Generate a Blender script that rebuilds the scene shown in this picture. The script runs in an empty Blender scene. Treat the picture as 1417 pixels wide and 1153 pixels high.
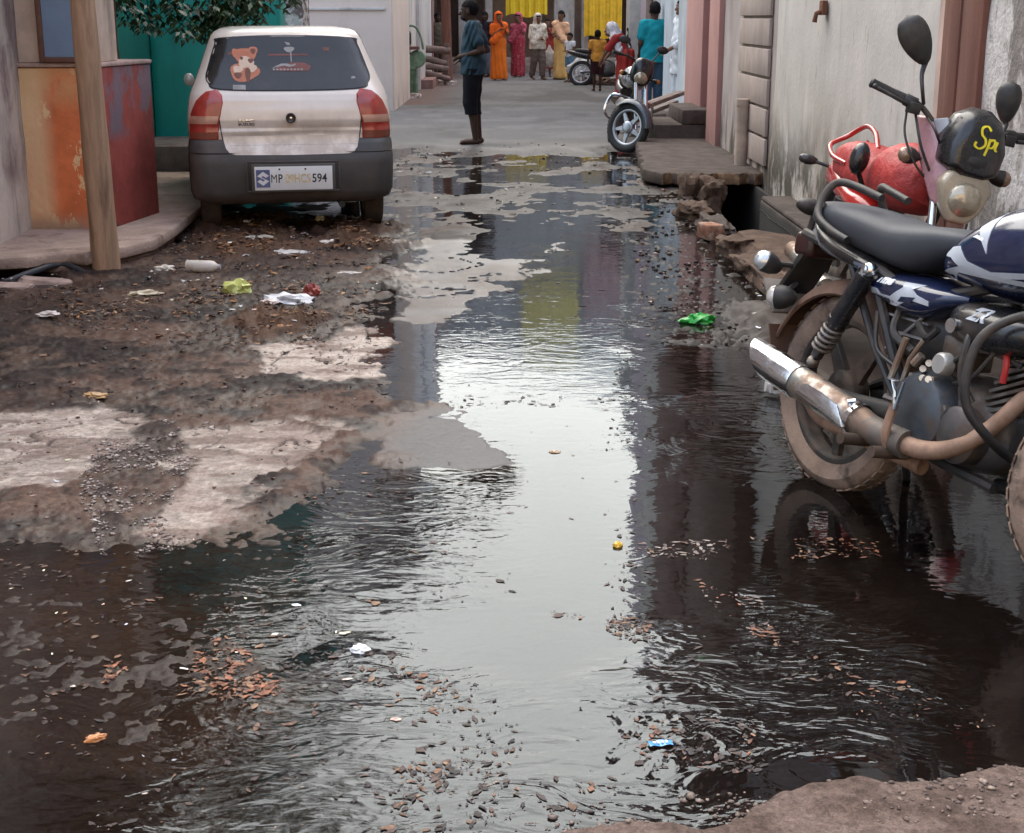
import bpy, bmesh, math, random
import numpy as np
from mathutils import Vector, Matrix
from mathutils.bvhtree import BVHTree

random.seed(7)
RNG = np.random.default_rng(11)
scene = bpy.context.scene
COL = scene.collection
R = math.radians

# ------------------------------------------------------------------ camera
CAM_H = 1.5
FOC = 2000.0            # focal length in photograph pixels (1417 wide)
PITCH = math.atan((576.5 - 25) / FOC)
cd = bpy.data.cameras.new('camera')
cam = bpy.data.objects.new('camera', cd)
COL.objects.link(cam)
cam.location = (0, 0, CAM_H)
cam.rotation_euler = (math.pi / 2 - PITCH, 0, 0)
cd.sensor_width = 36.0
cd.lens = 36.0 * FOC / 1417.0
cd.clip_end = 500
cd.clip_start = 0.05
scene.camera = cam


def ray(px, py):
    u = (px - 708.5) / FOC
    v = (576.5 - py) / FOC
    return (u, math.cos(PITCH) + v * math.sin(PITCH), -math.sin(PITCH) + v * math.cos(PITCH))


def gp(px, py, z=0.0):
    """survey: ground position (x, y) seen at a place of the photograph"""
    r = ray(px, py)
    t = (z - CAM_H) / r[2]
    return (r[0] * t, r[1] * t)


# ------------------------------------------------------------------ noise
def _hash(ix, iy, seed):
    n = (ix.astype(np.int64) * 374761393 + iy.astype(np.int64) * 668265263 + seed * 1442695041) & 0x7fffffff
    n = ((n ^ (n >> 13)) * 1274126177) & 0x7fffffff
    n = n ^ (n >> 16)
    return (n & 0xffff) / 65535.0


def vnoise(x, y, seed=0):
    ix = np.floor(x); iy = np.floor(y)
    fx = x - ix; fy = y - iy
    fx = fx * fx * (3 - 2 * fx); fy = fy * fy * (3 - 2 * fy)
    a = _hash(ix, iy, seed); b = _hash(ix + 1, iy, seed)
    c = _hash(ix, iy + 1, seed); d = _hash(ix + 1, iy + 1, seed)
    return (a + (b - a) * fx) * (1 - fy) + (c + (d - c) * fx) * fy


def fbm(x, y, seed=0, octv=4, gain=.5):
    s = 0; a = 1; t = 0
    for o in range(octv):
        s = s + a * vnoise(x * 2 ** o, y * 2 ** o, seed + o * 17)
        t += a; a *= gain
    return s / t            # 0..1


def sdpoly(X, Y, poly):
    """signed distance to polygon, negative inside"""
    P = np.array(poly, float)
    d = np.full(X.shape, 1e9); s = np.ones(X.shape)
    n = len(P)
    for i in range(n):
        a = P[i]; b = P[i - 1]
        ex, ey = b - a
        wx = X - a[0]; wy = Y - a[1]
        t = np.clip((wx * ex + wy * ey) / (ex * ex + ey * ey + 1e-12), 0, 1)
        dx = wx - ex * t; dy = wy - ey * t
        d = np.minimum(d, dx * dx + dy * dy)
        c1 = Y >= a[1]; c2 = Y < b[1]; c3 = ex * wy > ey * wx
        flip = (c1 & c2 & c3) | (~c1 & ~c2 & ~c3)
        s = np.where(flip, -s, s)
    return s * np.sqrt(d)


def sstep(a, b, x):
    t = np.clip((x - a) / (b - a), 0, 1)
    return t * t * (3 - 2 * t)


# ------------------------------------------------------------------ materials
def N(nt, kind, **kw):
    n = nt.nodes.new(kind)
    for k, v in kw.items():
        setattr(n, k, v)
    return n


def new_mat(name):
    m = bpy.data.materials.new(name)
    m.use_nodes = True
    nt = m.node_tree
    return m, nt, nt.nodes['Principled BSDF']


def c4(c):
    return (c[0], c[1], c[2], 1)


def mixc(nt, fac, a, b):
    mx = N(nt, 'ShaderNodeMix', data_type='RGBA')
    for sock, val in ((0, fac), (6, a), (7, b)):
        if isinstance(val, (tuple, list)):
            mx.inputs[sock].default_value = c4(val)
        elif isinstance(val, (float, int)):
            mx.inputs[sock].default_value = val
        else:
            nt.links.new(val, mx.inputs[sock])
    return mx.outputs[2]


def math_n(nt, op, a, b=None, c=None, clamp=False):
    n = N(nt, 'ShaderNodeMath', operation=op, use_clamp=clamp)
    for i, val in enumerate((a, b, c)):
        if val is None:
            continue
        if isinstance(val, (float, int)):
            n.inputs[i].default_value = val
        else:
            nt.links.new(val, n.inputs[i])
    return n.outputs[0]


def mrange(nt, v, a, b, c=0.0, d=1.0, smooth=True):
    n = N(nt, 'ShaderNodeMapRange')
    if smooth:
        n.interpolation_type = 'SMOOTHSTEP'
    n.inputs[1].default_value = a; n.inputs[2].default_value = b
    n.inputs[3].default_value = c; n.inputs[4].default_value = d
    nt.links.new(v, n.inputs[0])
    return n.outputs[0]


def noise_n(nt, co, scale=(1, 1, 1), off=(0, 0, 0), detail=5, rough=.6, dist=0.0):
    mp = N(nt, 'ShaderNodeMapping')
    mp.inputs['Scale'].default_value = scale if isinstance(scale, tuple) else (scale,) * 3
    mp.inputs['Location'].default_value = off
    nt.links.new(co, mp.inputs[0])
    n = N(nt, 'ShaderNodeTexNoise')
    n.inputs['Scale'].default_value = 1
    n.inputs['Detail'].default_value = detail
    n.inputs['Roughness'].default_value = rough
    n.inputs['Distortion'].default_value = dist
    nt.links.new(mp.outputs[0], n.inputs['Vector'])
    return n.outputs[0]


_matseed = [0]


def surf(name, col, rough=.7, metal=0.0, var=.2, vscale=6.0, layers=(), bump=.3, bscale=60.0, bdist=.002,
         coat=0.0, spec=.5, rvar=.12, trans=0.0):
    """procedural surface: base colour with mottling, any number of stain layers, fine bump.
    layer = dict(c=colour, s=scale or (x,y,z), lo=, hi=, a=amount, z=(z0,z1) fade along height, r=roughness)"""
    m, nt, bs = new_mat(name)
    L = nt.links
    _matseed[0] += 3.7
    sd = _matseed[0]
    tc = N(nt, 'ShaderNodeTexCoord').outputs['Object']
    n0 = noise_n(nt, tc, vscale, (sd, sd * .3, 1.1), 6, .65)
    f0 = mrange(nt, n0, .3, .7)
    dark = tuple(x * (1 - var) for x in col)
    lite = tuple(min(1, x * (1 + var)) for x in col)
    cur = mixc(nt, f0, dark, lite)
    n1 = noise_n(nt, tc, bscale, (sd * 2, 3, sd), 4, .6)
    rg = math_n(nt, 'MULTIPLY_ADD', n1, rvar * 2, rough - rvar)
    sep = None
    for i, l in enumerate(layers):
        nz = noise_n(nt, tc, l['s'], (sd + 11 * i, 7 * i + 2, sd - i), l.get('d', 6), .65, l.get('w', 0.0))
        f = mrange(nt, nz, l['lo'], l['hi'])
        f = math_n(nt, 'MULTIPLY', f, l.get('a', 1.0))
        for key, ax in (('z', 'Z'), ('y', 'Y'), ('x', 'X')):
            if key in l:
                if sep is None:
                    sx = N(nt, 'ShaderNodeSeparateXYZ'); L.new(tc, sx.inputs[0]); sep = sx.outputs
                # border of the stain wobbles with the noise
                zz = math_n(nt, 'MULTIPLY_ADD', nz, l.get('wob', .3), sep[ax])
                g = mrange(nt, zz, l[key][0], l[key][1])
                f = math_n(nt, 'MULTIPLY', f, g)
        cur = mixc(nt, f, cur, l['c'])
        if 'r' in l:
            mm = N(nt, 'ShaderNodeMix', data_type='FLOAT')
            L.new(f, mm.inputs[0]); L.new(rg, mm.inputs[2]); mm.inputs[3].default_value = l['r']
            rg = mm.outputs[0]
    L.new(cur, bs.inputs['Base Color'])
    L.new(rg, bs.inputs['Roughness'])
    bs.inputs['Metallic'].default_value = metal
    bs.inputs['Coat Weight'].default_value = coat
    bs.inputs['Coat Roughness'].default_value = .08
    bs.inputs['Specular IOR Level'].default_value = spec if rough < .85 or metal else min(spec, .2)
    if trans:
        bs.inputs['Transmission Weight'].default_value = trans
    if bump:
        b = N(nt, 'ShaderNodeBump')
        b.inputs['Strength'].default_value = bump
        b.inputs['Distance'].default_value = bdist
        hh = math_n(nt, 'ADD', n1, math_n(nt, 'MULTIPLY', n0, 2.0))
        L.new(hh, b.inputs['Height'])
        L.new(b.outputs[0], bs.inputs['Normal'])
    return m


# ------------------------------------------------------------------ mesh builder
def frames(pts, closed=False):
    P = [Vector(p) for p in pts]
    n = len(P); T = []
    for i in range(n):
        if closed:
            t = P[(i + 1) % n] - P[i - 1]
        else:
            t = P[min(i + 1, n - 1)] - P[max(i - 1, 0)]
        T.append(t.normalized() if t.length > 1e-9 else Vector((0, 0, 1)))
    up = Vector((0, 0, 1)) if abs(T[0].z) < .9 else Vector((1, 0, 0))
    u = (up - T[0] * up.dot(T[0])).normalized()
    out = []
    for i in range(n):
        u = (u - T[i] * u.dot(T[i]))
        u = u.normalized() if u.length > 1e-6 else T[i].orthogonal().normalized()
        out.append((P[i], u, T[i].cross(u)))
    return out


def smooth_pts(pts, sub=6, closed=False):
    """Catmull-Rom through pts"""
    P = [np.array(p, float) for p in pts]
    n = len(P); out = []
    segs = n if closed else n - 1
    for i in range(segs):
        if closed:
            p0, p1, p2, p3 = P[i - 1], P[i], P[(i + 1) % n], P[(i + 2) % n]
        else:
            p1, p2 = P[i], P[i + 1]
            p0 = P[i - 1] if i > 0 else 2 * p1 - p2
            p3 = P[i + 2] if i + 2 < n else 2 * p2 - p1
        for k in range(sub):
            t = k / sub
            out.append(.5 * ((2 * p1) + (-p0 + p2) * t + (2 * p0 - 5 * p1 + 4 * p2 - p3) * t * t + (-p0 + 3 * p1 - 3 * p2 + p3) * t ** 3))
    if not closed:
        out.append(P[-1])
    return out


class MB:
    def __init__(self):
        self.v = []; self.f = []; self.m = []

    def add(self, vs, fs, mi=0, M=None):
        o = len(self.v)
        if M is not None:
            vs = [M @ Vector(v) for v in vs]
        self.v.extend([tuple(v) for v in vs])
        self.f.extend([tuple(i + o for i in f) for f in fs])
        self.m.extend([mi] * len(fs))
        return self

    def box(self, c, s, rot=None, mi=0, taper=None):
        x, y, z = s[0] / 2, s[1] / 2, s[2] / 2
        vs = [(-x, -y, -z), (x, -y, -z), (x, y, -z), (-x, y, -z), (-x, -y, z), (x, -y, z), (x, y, z), (-x, y, z)]
        if taper:
            vs = [(a * (taper if d > 0 else 1), b * (taper if d > 0 else 1), d) for a, b, d in vs]
        M = Matrix.Translation(Vector(c))
        if rot is not None:
            M = M @ (rot.to_4x4() if isinstance(rot, Matrix) else Matrix.Rotation(rot, 4, 'Z'))
        return self.add(vs, [(3, 2, 1, 0), (4, 5, 6, 7), (0, 1, 5, 4), (1, 2, 6, 5), (2, 3, 7, 6), (3, 0, 4, 7)], mi, M)

    def bar(self, a, b, w, h, mi=0):
        """box beam from a to b"""
        a = Vector(a); b = Vector(b); d = b - a
        q = d.to_track_quat('X', 'Z').to_matrix().to_4x4()
        return self.box((0, 0, 0), (d.length, w, h), Matrix.Translation((a + b) / 2) @ q, mi)

    def rings(self, rings, cap=True, closed=False, mi=0):
        n = len(rings[0]); vs = []; fs = []
        for r in rings:
            vs.extend(r)
        k = len(rings)
        for i in range(k if closed else k - 1):
            a = i * n; b = ((i + 1) % k) * n
            for j in range(n):
                j2 = (j + 1) % n
                fs.append((a + j, a + j2, b + j2, b + j))
        if cap and not closed:
            fs.append(tuple(range(n - 1, -1, -1)))
            fs.append(tuple((k - 1) * n + j for j in range(n)))
        return self.add(vs, fs, mi)

    def tube(self, pts, r, n=10, closed=False, cap=True, mi=0, sq=None, smooth=0):
        if smooth:
            if not np.isscalar(r):
                rr = np.interp(np.linspace(0, len(r) - 1, (len(pts) - (0 if closed else 1)) * smooth + (0 if closed else 1)), range(len(r)), r)
                r = list(rr)
            pts = smooth_pts(pts, smooth, closed)
        rs = []
        for i, (p, u, w) in enumerate(frames(pts, closed)):
            ri = r if np.isscalar(r) else r[i]
            a, b = (1, 1) if sq is None else sq
            rs.append([p + u * (math.cos(2 * math.pi * j / n) * ri * a) + w * (math.sin(2 * math.pi * j / n) * ri * b) for j in range(n)])
        return self.rings(rs, cap, closed, mi)

    def lathe(self, prof, n=24, M=None, mi=0, cap=True):
        """prof: (radius, height) along +Z"""
        rs = [[(r * math.cos(2 * math.pi * j / n), r * math.sin(2 * math.pi * j / n), z) for j in range(n)] for r, z in prof]
        if M is not None:
            rs = [[M @ Vector(p) for p in q] for q in rs]
        return self.rings(rs, cap, False, mi)

    def ell(self, c, r, n=14, k=8, M=None, mi=0):
        r = (r, r, r) if np.isscalar(r) else r
        M0 = Matrix.Translation(Vector(c))
        if M is not None:
            M0 = M0 @ M.to_4x4()
        rs = []
        for i in range(k + 1):
            a = -math.pi / 2 + math.pi * i / k
            a = max(min(a, 1.55), -1.55)
            rs.append([M0 @ Vector((r[0] * math.cos(a) * math.cos(2 * math.pi * j / n), r[1] * math.cos(a) * math.sin(2 * math.pi * j / n), r[2] * math.sin(a))) for j in range(n)])
        return self.rings(rs, True, False, mi)

    def prism(self, poly, d0, d1, M=None, mi=0):
        """polygon in local XY extruded along Z from d0 to d1"""
        n = len(poly)
        vs = [(x, y, d0) for x, y in poly] + [(x, y, d1) for x, y in poly]
        fs = [tuple(range(n - 1, -1, -1)), tuple(range(n, 2 * n))] + [(i, (i + 1) % n, n + (i + 1) % n, n + i) for i in range(n)]
        return self.add(vs, fs, mi, M)

    def build(self, name, mat, parent=None, smooth=40, bevel=0.0, seg=2, fixn=True):
        me = bpy.data.meshes.new(name)
        me.from_pydata(self.v, [], self.f)
        mats = mat if isinstance(mat, (list, tuple)) else [mat]
        for m in mats:
            me.materials.append(m)
        if len(mats) > 1:
            me.polygons.foreach_set('material_index', self.m)
        if bevel or fixn:
            bm = bmesh.new(); bm.from_mesh(me)
            if fixn:
                bmesh.ops.recalc_face_normals(bm, faces=bm.faces)
            if bevel:
                ed = [e for e in bm.edges if len(e.link_faces) == 2 and e.calc_face_angle(0) > R(35)]
                bmesh.ops.bevel(bm, geom=ed, offset=bevel, segments=seg, affect='EDGES', profile=.5, clamp_overlap=True)
            bm.to_mesh(me); bm.free()
        if smooth:
            me.shade_smooth()
            me.set_sharp_from_angle(angle=R(smooth))
        o = bpy.data.objects.new(name, me)
        COL.objects.link(o)
        if parent is not None:
            o.parent = parent
        return o


def np_mesh(name, V, F, mat, parent=None, smooth=True, col=None, mats=None, mi=None):
    """fast mesh from numpy arrays; F quads (n,4) or tris (n,3)"""
    V = np.ascontiguousarray(V, np.float32); F = np.ascontiguousarray(F, np.int32)
    me = bpy.data.meshes.new(name)
    k = F.shape[1]
    me.vertices.add(len(V)); me.vertices.foreach_set('co', V.ravel())
    me.loops.add(F.size); me.loops.foreach_set('vertex_index', F.ravel())
    me.polygons.add(len(F))
    me.polygons.foreach_set('loop_start', np.arange(0, F.size, k, dtype=np.int32))
    me.polygons.foreach_set('loop_total', np.full(len(F), k, np.int32))
    for m in (mats or [mat]):
        me.materials.append(m)
    if mi is not None:
        me.polygons.foreach_set('material_index', np.ascontiguousarray(mi, np.int32))
    if smooth:
        me.polygons.foreach_set('use_smooth', np.ones(len(F), bool))
    me.update(calc_edges=True)
    me.validate()
    if col is not None:
        a = me.color_attributes.new('col', 'FLOAT_COLOR', 'POINT')
        a.data.foreach_set('color', np.c_[col, np.ones(len(col))].astype(np.float32).ravel())
    o = bpy.data.objects.new(name, me)
    COL.objects.link(o)
    if parent is not None:
        o.parent = parent
    return o


def tag(o, label=None, cat=None, group=None, kind=None):
    if label: o['label'] = label
    if cat: o['category'] = cat
    if group: o['group'] = group
    if kind: o['kind'] = kind
    return o


def thing(name, label, cat, loc=(0, 0, 0), rot=(0, 0, 0), group=None, scale=1.0):
    o = bpy.data.objects.new(name, None)
    COL.objects.link(o)
    o.empty_display_size = .1
    o.location = loc
    o.rotation_euler = rot
    o.scale = (scale,) * 3
    return tag(o, label, cat, group)


def copy_tree(o, parent=None):
    c = o.copy(); COL.objects.link(c)
    c.parent = parent
    for ch in list(o.children):
        copy_tree(ch, c)
    return c


def bvh_of(objs):
    """BVH over parts that share one parent space"""
    vs = []; fs = []
    for o in objs:
        k = len(vs)
        vs.extend([v.co.copy() for v in o.data.vertices])
        fs.extend([tuple(i + k for i in p.vertices) for p in o.data.polygons])
    return BVHTree.FromPolygons(vs, fs)


def decal_mesh(bvh, tris_v, tris_f, to3, direction, off, skirt=.004, cuts=0):
    """lay a flat 2-D mesh onto a surface: to3(x,y) gives the start point, ray goes along direction"""
    d = Vector(direction).normalized()
    bm = bmesh.new()
    vv = [bm.verts.new((p[0], p[1], 0)) for p in tris_v]
    for f in tris_f:
        try:
            bm.faces.new([vv[i] for i in f])
        except ValueError:
            pass
    if cuts:
        bmesh.ops.triangulate(bm, faces=bm.faces)
        for _ in range(cuts):
            bmesh.ops.subdivide_edges(bm, edges=list(bm.edges), cuts=1, use_grid_fill=True)
        bmesh.ops.triangulate(bm, faces=bm.faces)
    last = None
    for v in bm.verts:
        o = Vector(to3(v.co.x, v.co.y))
        hit = bvh.ray_cast(o, d)
        if hit[0] is not None:
            last = (hit[0] - o).length
            v.co = hit[0] - d * off
        else:
            v.co = o + d * ((last or 0.1)) - d * off
    bmesh.ops.recalc_face_normals(bm, faces=bm.faces)
    if skirt:
        be = [e for e in bm.edges if len(e.link_faces) == 1]
        r = bmesh.ops.extrude_edge_only(bm, edges=be)
        for g in r['geom']:
            if isinstance(g, bmesh.types.BMVert):
                g.co += d * (off + skirt)
    s = sum((f.normal.dot(d) * f.calc_area() for f in bm.faces))
    if s > 0:
        bmesh.ops.reverse_faces(bm, faces=bm.faces)
    bm.verts.index_update()
    V = [v.co.copy() for v in bm.verts]
    F = [tuple(v.index for v in f.verts) for f in bm.faces]
    bm.free()
    return V, F


def poly_grid(poly, step):
    """polygon clipped by a fine grid -> (verts, faces): even tessellation for decals"""
    bm = bmesh.new()
    vv = [bm.verts.new((x, y, 0)) for x, y in poly]
    bm.faces.new(vv)
    xs = [p[0] for p in poly]; ys = [p[1] for p in poly]
    x = min(xs) + step
    while x < max(xs):
        bmesh.ops.bisect_plane(bm, geom=list(bm.verts) + list(bm.edges) + list(bm.faces), plane_co=(x, 0, 0), plane_no=(1, 0, 0)); x += step
    y = min(ys) + step
    while y < max(ys):
        bmesh.ops.bisect_plane(bm, geom=list(bm.verts) + list(bm.edges) + list(bm.faces), plane_co=(0, y, 0), plane_no=(0, 1, 0)); y += step
    bm.verts.index_update()
    V = [(v.co.x, v.co.y) for v in bm.verts]
    F = [tuple(v.index for v in f.verts) for f in bm.faces]
    bm.free()
    return V, F


def text_2d(s, size, bold=0.0, shear=0.0):
    cu = bpy.data.curves.new('tmp', 'FONT')
    cu.body = s; cu.size = size; cu.offset = bold; cu.shear = shear
    cu.resolution_u = 3
    o = bpy.data.objects.new('tmp', cu); COL.objects.link(o)
    dg = bpy.context.evaluated_depsgraph_get()
    me = bpy.data.meshes.new_from_object(o.evaluated_get(dg))
    V = [(v.co.x, v.co.y) for v in me.vertices]; F = [tuple(p.vertices) for p in me.polygons]
    bpy.data.objects.remove(o); bpy.data.curves.remove(cu); bpy.data.meshes.remove(me)
    w = max(v[0] for v in V) - min(v[0] for v in V) if V else 0
    return V, F, w


# ------------------------------------------------------------------ implicit surfaces (bodies, garments)
class SDF:
    """smooth union of tapered capsules and ellipsoids, meshed by surface nets: one continuous skin"""
    def __init__(self, k=.03):
        self.p = []; self.k = k

    def cap(self, a, b, r1, r2=None, k=None):
        self.p.append(('c', np.array(a, float), np.array(b, float), r1, r1 if r2 is None else r2, self.k if k is None else k)); return self

    def ell(self, c, r, k=None, rot=None):
        self.p.append(('e', np.array(c, float), np.array(r, float), rot, None, self.k if k is None else k)); return self

    def chain(self, pts, rs, k=None):
        for i in range(len(pts) - 1):
            self.cap(pts[i], pts[i + 1], rs[i], rs[i + 1], k)
        return self

    def mesh(self, h, warp=None, clip=None):
        lo = np.full(3, 1e9); hi = -lo
        for q in self.p:
            if q[0] == 'c':
                r = max(q[3], q[4])
                lo = np.minimum(lo, np.minimum(q[1], q[2]) - r); hi = np.maximum(hi, np.maximum(q[1], q[2]) + r)
            else:
                r = max(q[2]); lo = np.minimum(lo, q[1] - r); hi = np.maximum(hi, q[1] + r)
        lo -= .05; hi += .05
        n = np.ceil((hi - lo) / h).astype(int) + 1
        D = np.full(n, .3, np.float32)
        ax = [lo[i] + np.arange(n[i]) * h for i in range(3)]
        for q in self.p:
            k = q[5]
            if q[0] == 'c':
                r = max(q[3], q[4]); l = np.minimum(q[1], q[2]) - r; u = np.maximum(q[1], q[2]) + r
            else:
                r = max(q[2]); l = q[1] - r; u = q[1] + r
            m = max(.06, k * 1.5)
            i0 = np.clip(((l - m - lo) / h).astype(int), 0, n - 1); i1 = np.clip(((u + m - lo) / h).astype(int) + 2, 1, n)
            sl = tuple(slice(i0[i], i1[i]) for i in range(3))
            X, Y, Z = np.meshgrid(*[ax[i][sl[i]] for i in range(3)], indexing='ij')
            if q[0] == 'c':
                a, b = q[1], q[2]; e = b - a; L2 = e @ e + 1e-12
                t = np.clip(((X - a[0]) * e[0] + (Y - a[1]) * e[1] + (Z - a[2]) * e[2]) / L2, 0, 1)
                d = np.sqrt((X - a[0] - e[0] * t) ** 2 + (Y - a[1] - e[1] * t) ** 2 + (Z - a[2] - e[2] * t) ** 2) - (q[3] + (q[4] - q[3]) * t)
            else:
                c, rr = q[1], q[2]
                x, y, z = X - c[0], Y - c[1], Z - c[2]
                if q[3] is not None:
                    mm = np.array(q[3]).T
                    x, y, z = (mm[0, 0] * x + mm[0, 1] * y + mm[0, 2] * z, mm[1, 0] * x + mm[1, 1] * y + mm[1, 2] * z, mm[2, 0] * x + mm[2, 1] * y + mm[2, 2] * z)
                k0 = np.sqrt((x / rr[0]) ** 2 + (y / rr[1]) ** 2 + (z / rr[2]) ** 2)
                k1 = np.sqrt((x / rr[0] ** 2) ** 2 + (y / rr[1] ** 2) ** 2 + (z / rr[2] ** 2) ** 2)
                d = k0 * (k0 - 1) / np.maximum(k1, 1e-6)
            B = D[sl]
            if k > 0:
                hh = np.clip(.5 + .5 * (B - d) / k, 0, 1)
                D[sl] = B + (d - B) * hh - k * hh * (1 - hh)
            else:
                D[sl] = np.minimum(B, d)
        if warp is not None or clip is not None:
            X, Y, Z = np.meshgrid(*ax, indexing='ij')
            if warp is not None:
                D = D + warp(X, Y, Z)
            if clip is not None:
                D = np.maximum(D, clip(X, Y, Z))
        return surface_nets(D, lo, h)


def surface_nets(D, lo, h):
    s = D < 0
    nx, ny, nz = D.shape
    def C(a, i, j, k):
        return a[i:nx - 1 + i, j:ny - 1 + j, k:nz - 1 + k]
    cnt = sum(C(s, i, j, k).astype(np.int8) for i in (0, 1) for j in (0, 1) for k in (0, 1))
    mask = (cnt > 0) & (cnt < 8)
    idx = np.full(mask.shape, -1, np.int64)
    cells = np.argwhere(mask)
    idx[mask] = np.arange(len(cells))
    acc = np.zeros((len(cells), 3)); num = np.zeros(len(cells))
    ci, cj, ck = cells.T
    cor = [(i, j, k) for i in (0, 1) for j in (0, 1) for k in (0, 1)]
    for a in cor:
        for ax in range(3):
            if a[ax] == 0:
                b = list(a); b[ax] = 1
                va = D[ci + a[0], cj + a[1], ck + a[2]]; vb = D[ci + b[0], cj + b[1], ck + b[2]]
                x = (va < 0) != (vb < 0)
                t = np.where(x, va / np.where(va - vb == 0, 1, va - vb), 0)
                p = np.tile(np.array(a, float), (len(cells), 1)); p[:, ax] += t
                acc[x] += p[x]; num[x] += 1
    V = lo + (cells + acc / num[:, None]) * h
    F = []
    for ax in range(3):
        o = [0, 0, 0]; o[ax] = 1
        A = s[:nx - o[0], :ny - o[1], :nz - o[2]]; B = s[o[0]:, o[1]:, o[2]:]
        for sign in (0, 1):
            e = np.argwhere((A != B) & (A == bool(sign)))
            u, w = [(1, 2), (2, 0), (0, 1)][ax]
            ok = (e[:, u] > 0) & (e[:, w] > 0) & (e[:, u] < D.shape[u] - 1) & (e[:, w] < D.shape[w] - 1)
            e = e[ok]
            q = []
            for du, dw in ((-1, -1), (0, -1), (0, 0), (-1, 0)):
                c = e.copy(); c[:, u] += du; c[:, w] += dw
                q.append(idx[c[:, 0], c[:, 1], c[:, 2]])
            q = np.stack(q, 1)
            if not sign:
                q = q[:, ::-1]
            F.append(q)
    F = np.concatenate(F)
    F = F[(F >= 0).all(1)]
    return V, F


def sdf_obj(name, sdf, h, mat, parent=None, warp=None, clip=None):
    V, F = sdf.mesh(h, warp, clip)
    return np_mesh(name, V, F, mat, parent)
# =================================================================== light and sky
SUN_EL, SUN_AZ = 51.5, -14.0        # high veiled sun beyond the far end of the street
EXPOSURE = 2.36
world = bpy.data.worlds.new('World'); scene.world = world
world.use_nodes = True
wn = world.node_tree
bg = wn.nodes['Background']
sky = N(wn, 'ShaderNodeTexSky', sky_type='NISHITA')
sky.sun_disc = False
sky.sun_elevation = R(SUN_EL); sky.sun_rotation = R(SUN_AZ)
sky.air_density = 1.0; sky.dust_density = 4.5; sky.ozone_density = 1.0
hs = N(wn, 'ShaderNodeHueSaturation')
hs.inputs['Saturation'].default_value = .70
# an even cloud sheet: the glow round the veiled sun never gets brighter than the cloud
cap_ = N(wn, 'ShaderNodeVectorMath', operation='MINIMUM')
wn.links.new(sky.outputs[0], cap_.inputs[0]); cap_.inputs[1].default_value = (4.2, 4.2, 4.2)
wn.links.new(cap_.outputs[0], hs.inputs['Color'])
# thin cloud veil: broken brightness over the whole dome
wtc = N(wn, 'ShaderNodeTexCoord').outputs['Generated']
cl = noise_n(wn, wtc, (2.2, 2.2, 5.0), (1.3, .4, 2.2), 6, .6, .6)
clf = mrange(wn, cl, .3, .75, .86, 1.16)
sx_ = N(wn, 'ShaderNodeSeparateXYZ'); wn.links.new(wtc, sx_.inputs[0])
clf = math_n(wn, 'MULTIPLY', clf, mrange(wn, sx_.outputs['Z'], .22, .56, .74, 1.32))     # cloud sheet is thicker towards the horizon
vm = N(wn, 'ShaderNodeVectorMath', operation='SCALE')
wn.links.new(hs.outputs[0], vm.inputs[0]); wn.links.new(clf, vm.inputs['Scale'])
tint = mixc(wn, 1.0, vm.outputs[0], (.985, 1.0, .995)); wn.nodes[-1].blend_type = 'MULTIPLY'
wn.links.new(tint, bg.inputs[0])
bg.inputs[1].default_value = .12
sl = bpy.data.lights.new('sun', 'SUN'); sl.energy = .75; sl.angle = R(80); sl.color = (1, .89, .76)
so = bpy.data.objects.new('sun', sl); COL.objects.link(so)
sv = Vector((math.sin(R(SUN_AZ)) * math.cos(R(SUN_EL)), math.cos(R(SUN_AZ)) * math.cos(R(SUN_EL)), math.sin(R(SUN_EL))))
so.rotation_euler = sv.to_track_quat('Z', 'Y').to_euler()
scene.view_settings.view_transform = 'Standard'
scene.view_settings.look = 'None'
scene.view_settings.exposure = EXPOSURE
scene.view_settings.gamma = 1.0
scene.view_settings.use_curve_mapping = False
scene.cycles.max_bounces = 8
scene.cycles.transparent_max_bounces = 12
scene.cycles.sample_clamp_indirect = 6
scene.cycles.caustics_reflective = False
scene.cycles.caustics_refractive = False
try:
    scene.cycles.use_denoising = True
except Exception:
    pass

# =================================================================== street height field
WL = 0.0                      # water level


def zone(*pp, z=0.0):
    return [gp(x, y, z) for x, y in pp]


rows = [2.0 - .35 * k for k in range(7, 0, -1)]
py = 1230.0
ys = []
while py > 98:
    ys.append(gp(708, py)[1])
    py -= 1.45 if py > 260 else 1.2
rows = np.array(rows + ys + [47.5])
NC = 640
XL, XR = -4.4, 2.27
s = np.linspace(0, 1, NC)
Yg = np.repeat(rows[:, None], NC, 1)
a = np.clip(-.40 * np.maximum(rows, 2.0), XL + .3, None)
b = np.clip(.40 * np.maximum(rows, 2.0), None, XR - .05)
farL = np.where(rows > 20, -8.0, XL); farR = np.where(rows > 26, 6.0, np.where(rows > 20, 3.0, XR))
b = np.where(rows > 26, 3.4, b)
Xg = np.empty_like(Yg)
for i in range(len(rows)):
    Xg[i] = np.interp(s, [0, .1, .93, 1], [farL[i], a[i], b[i], farR[i]])
X, Y = Xg, Yg

wob = (fbm(X * 5, Y * 5, 3, 4) - .5) * .35 + (fbm(X * 22, Y * 22, 5, 3) - .5) * .07
dist_k = np.clip(Y / 5.0, .5, 4)


def mask(poly, soft=.05, w=1.0):
    d = sdpoly(X, Y, poly) + wob * w * dist_k
    return 1 - sstep(-soft, soft, d)


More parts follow.
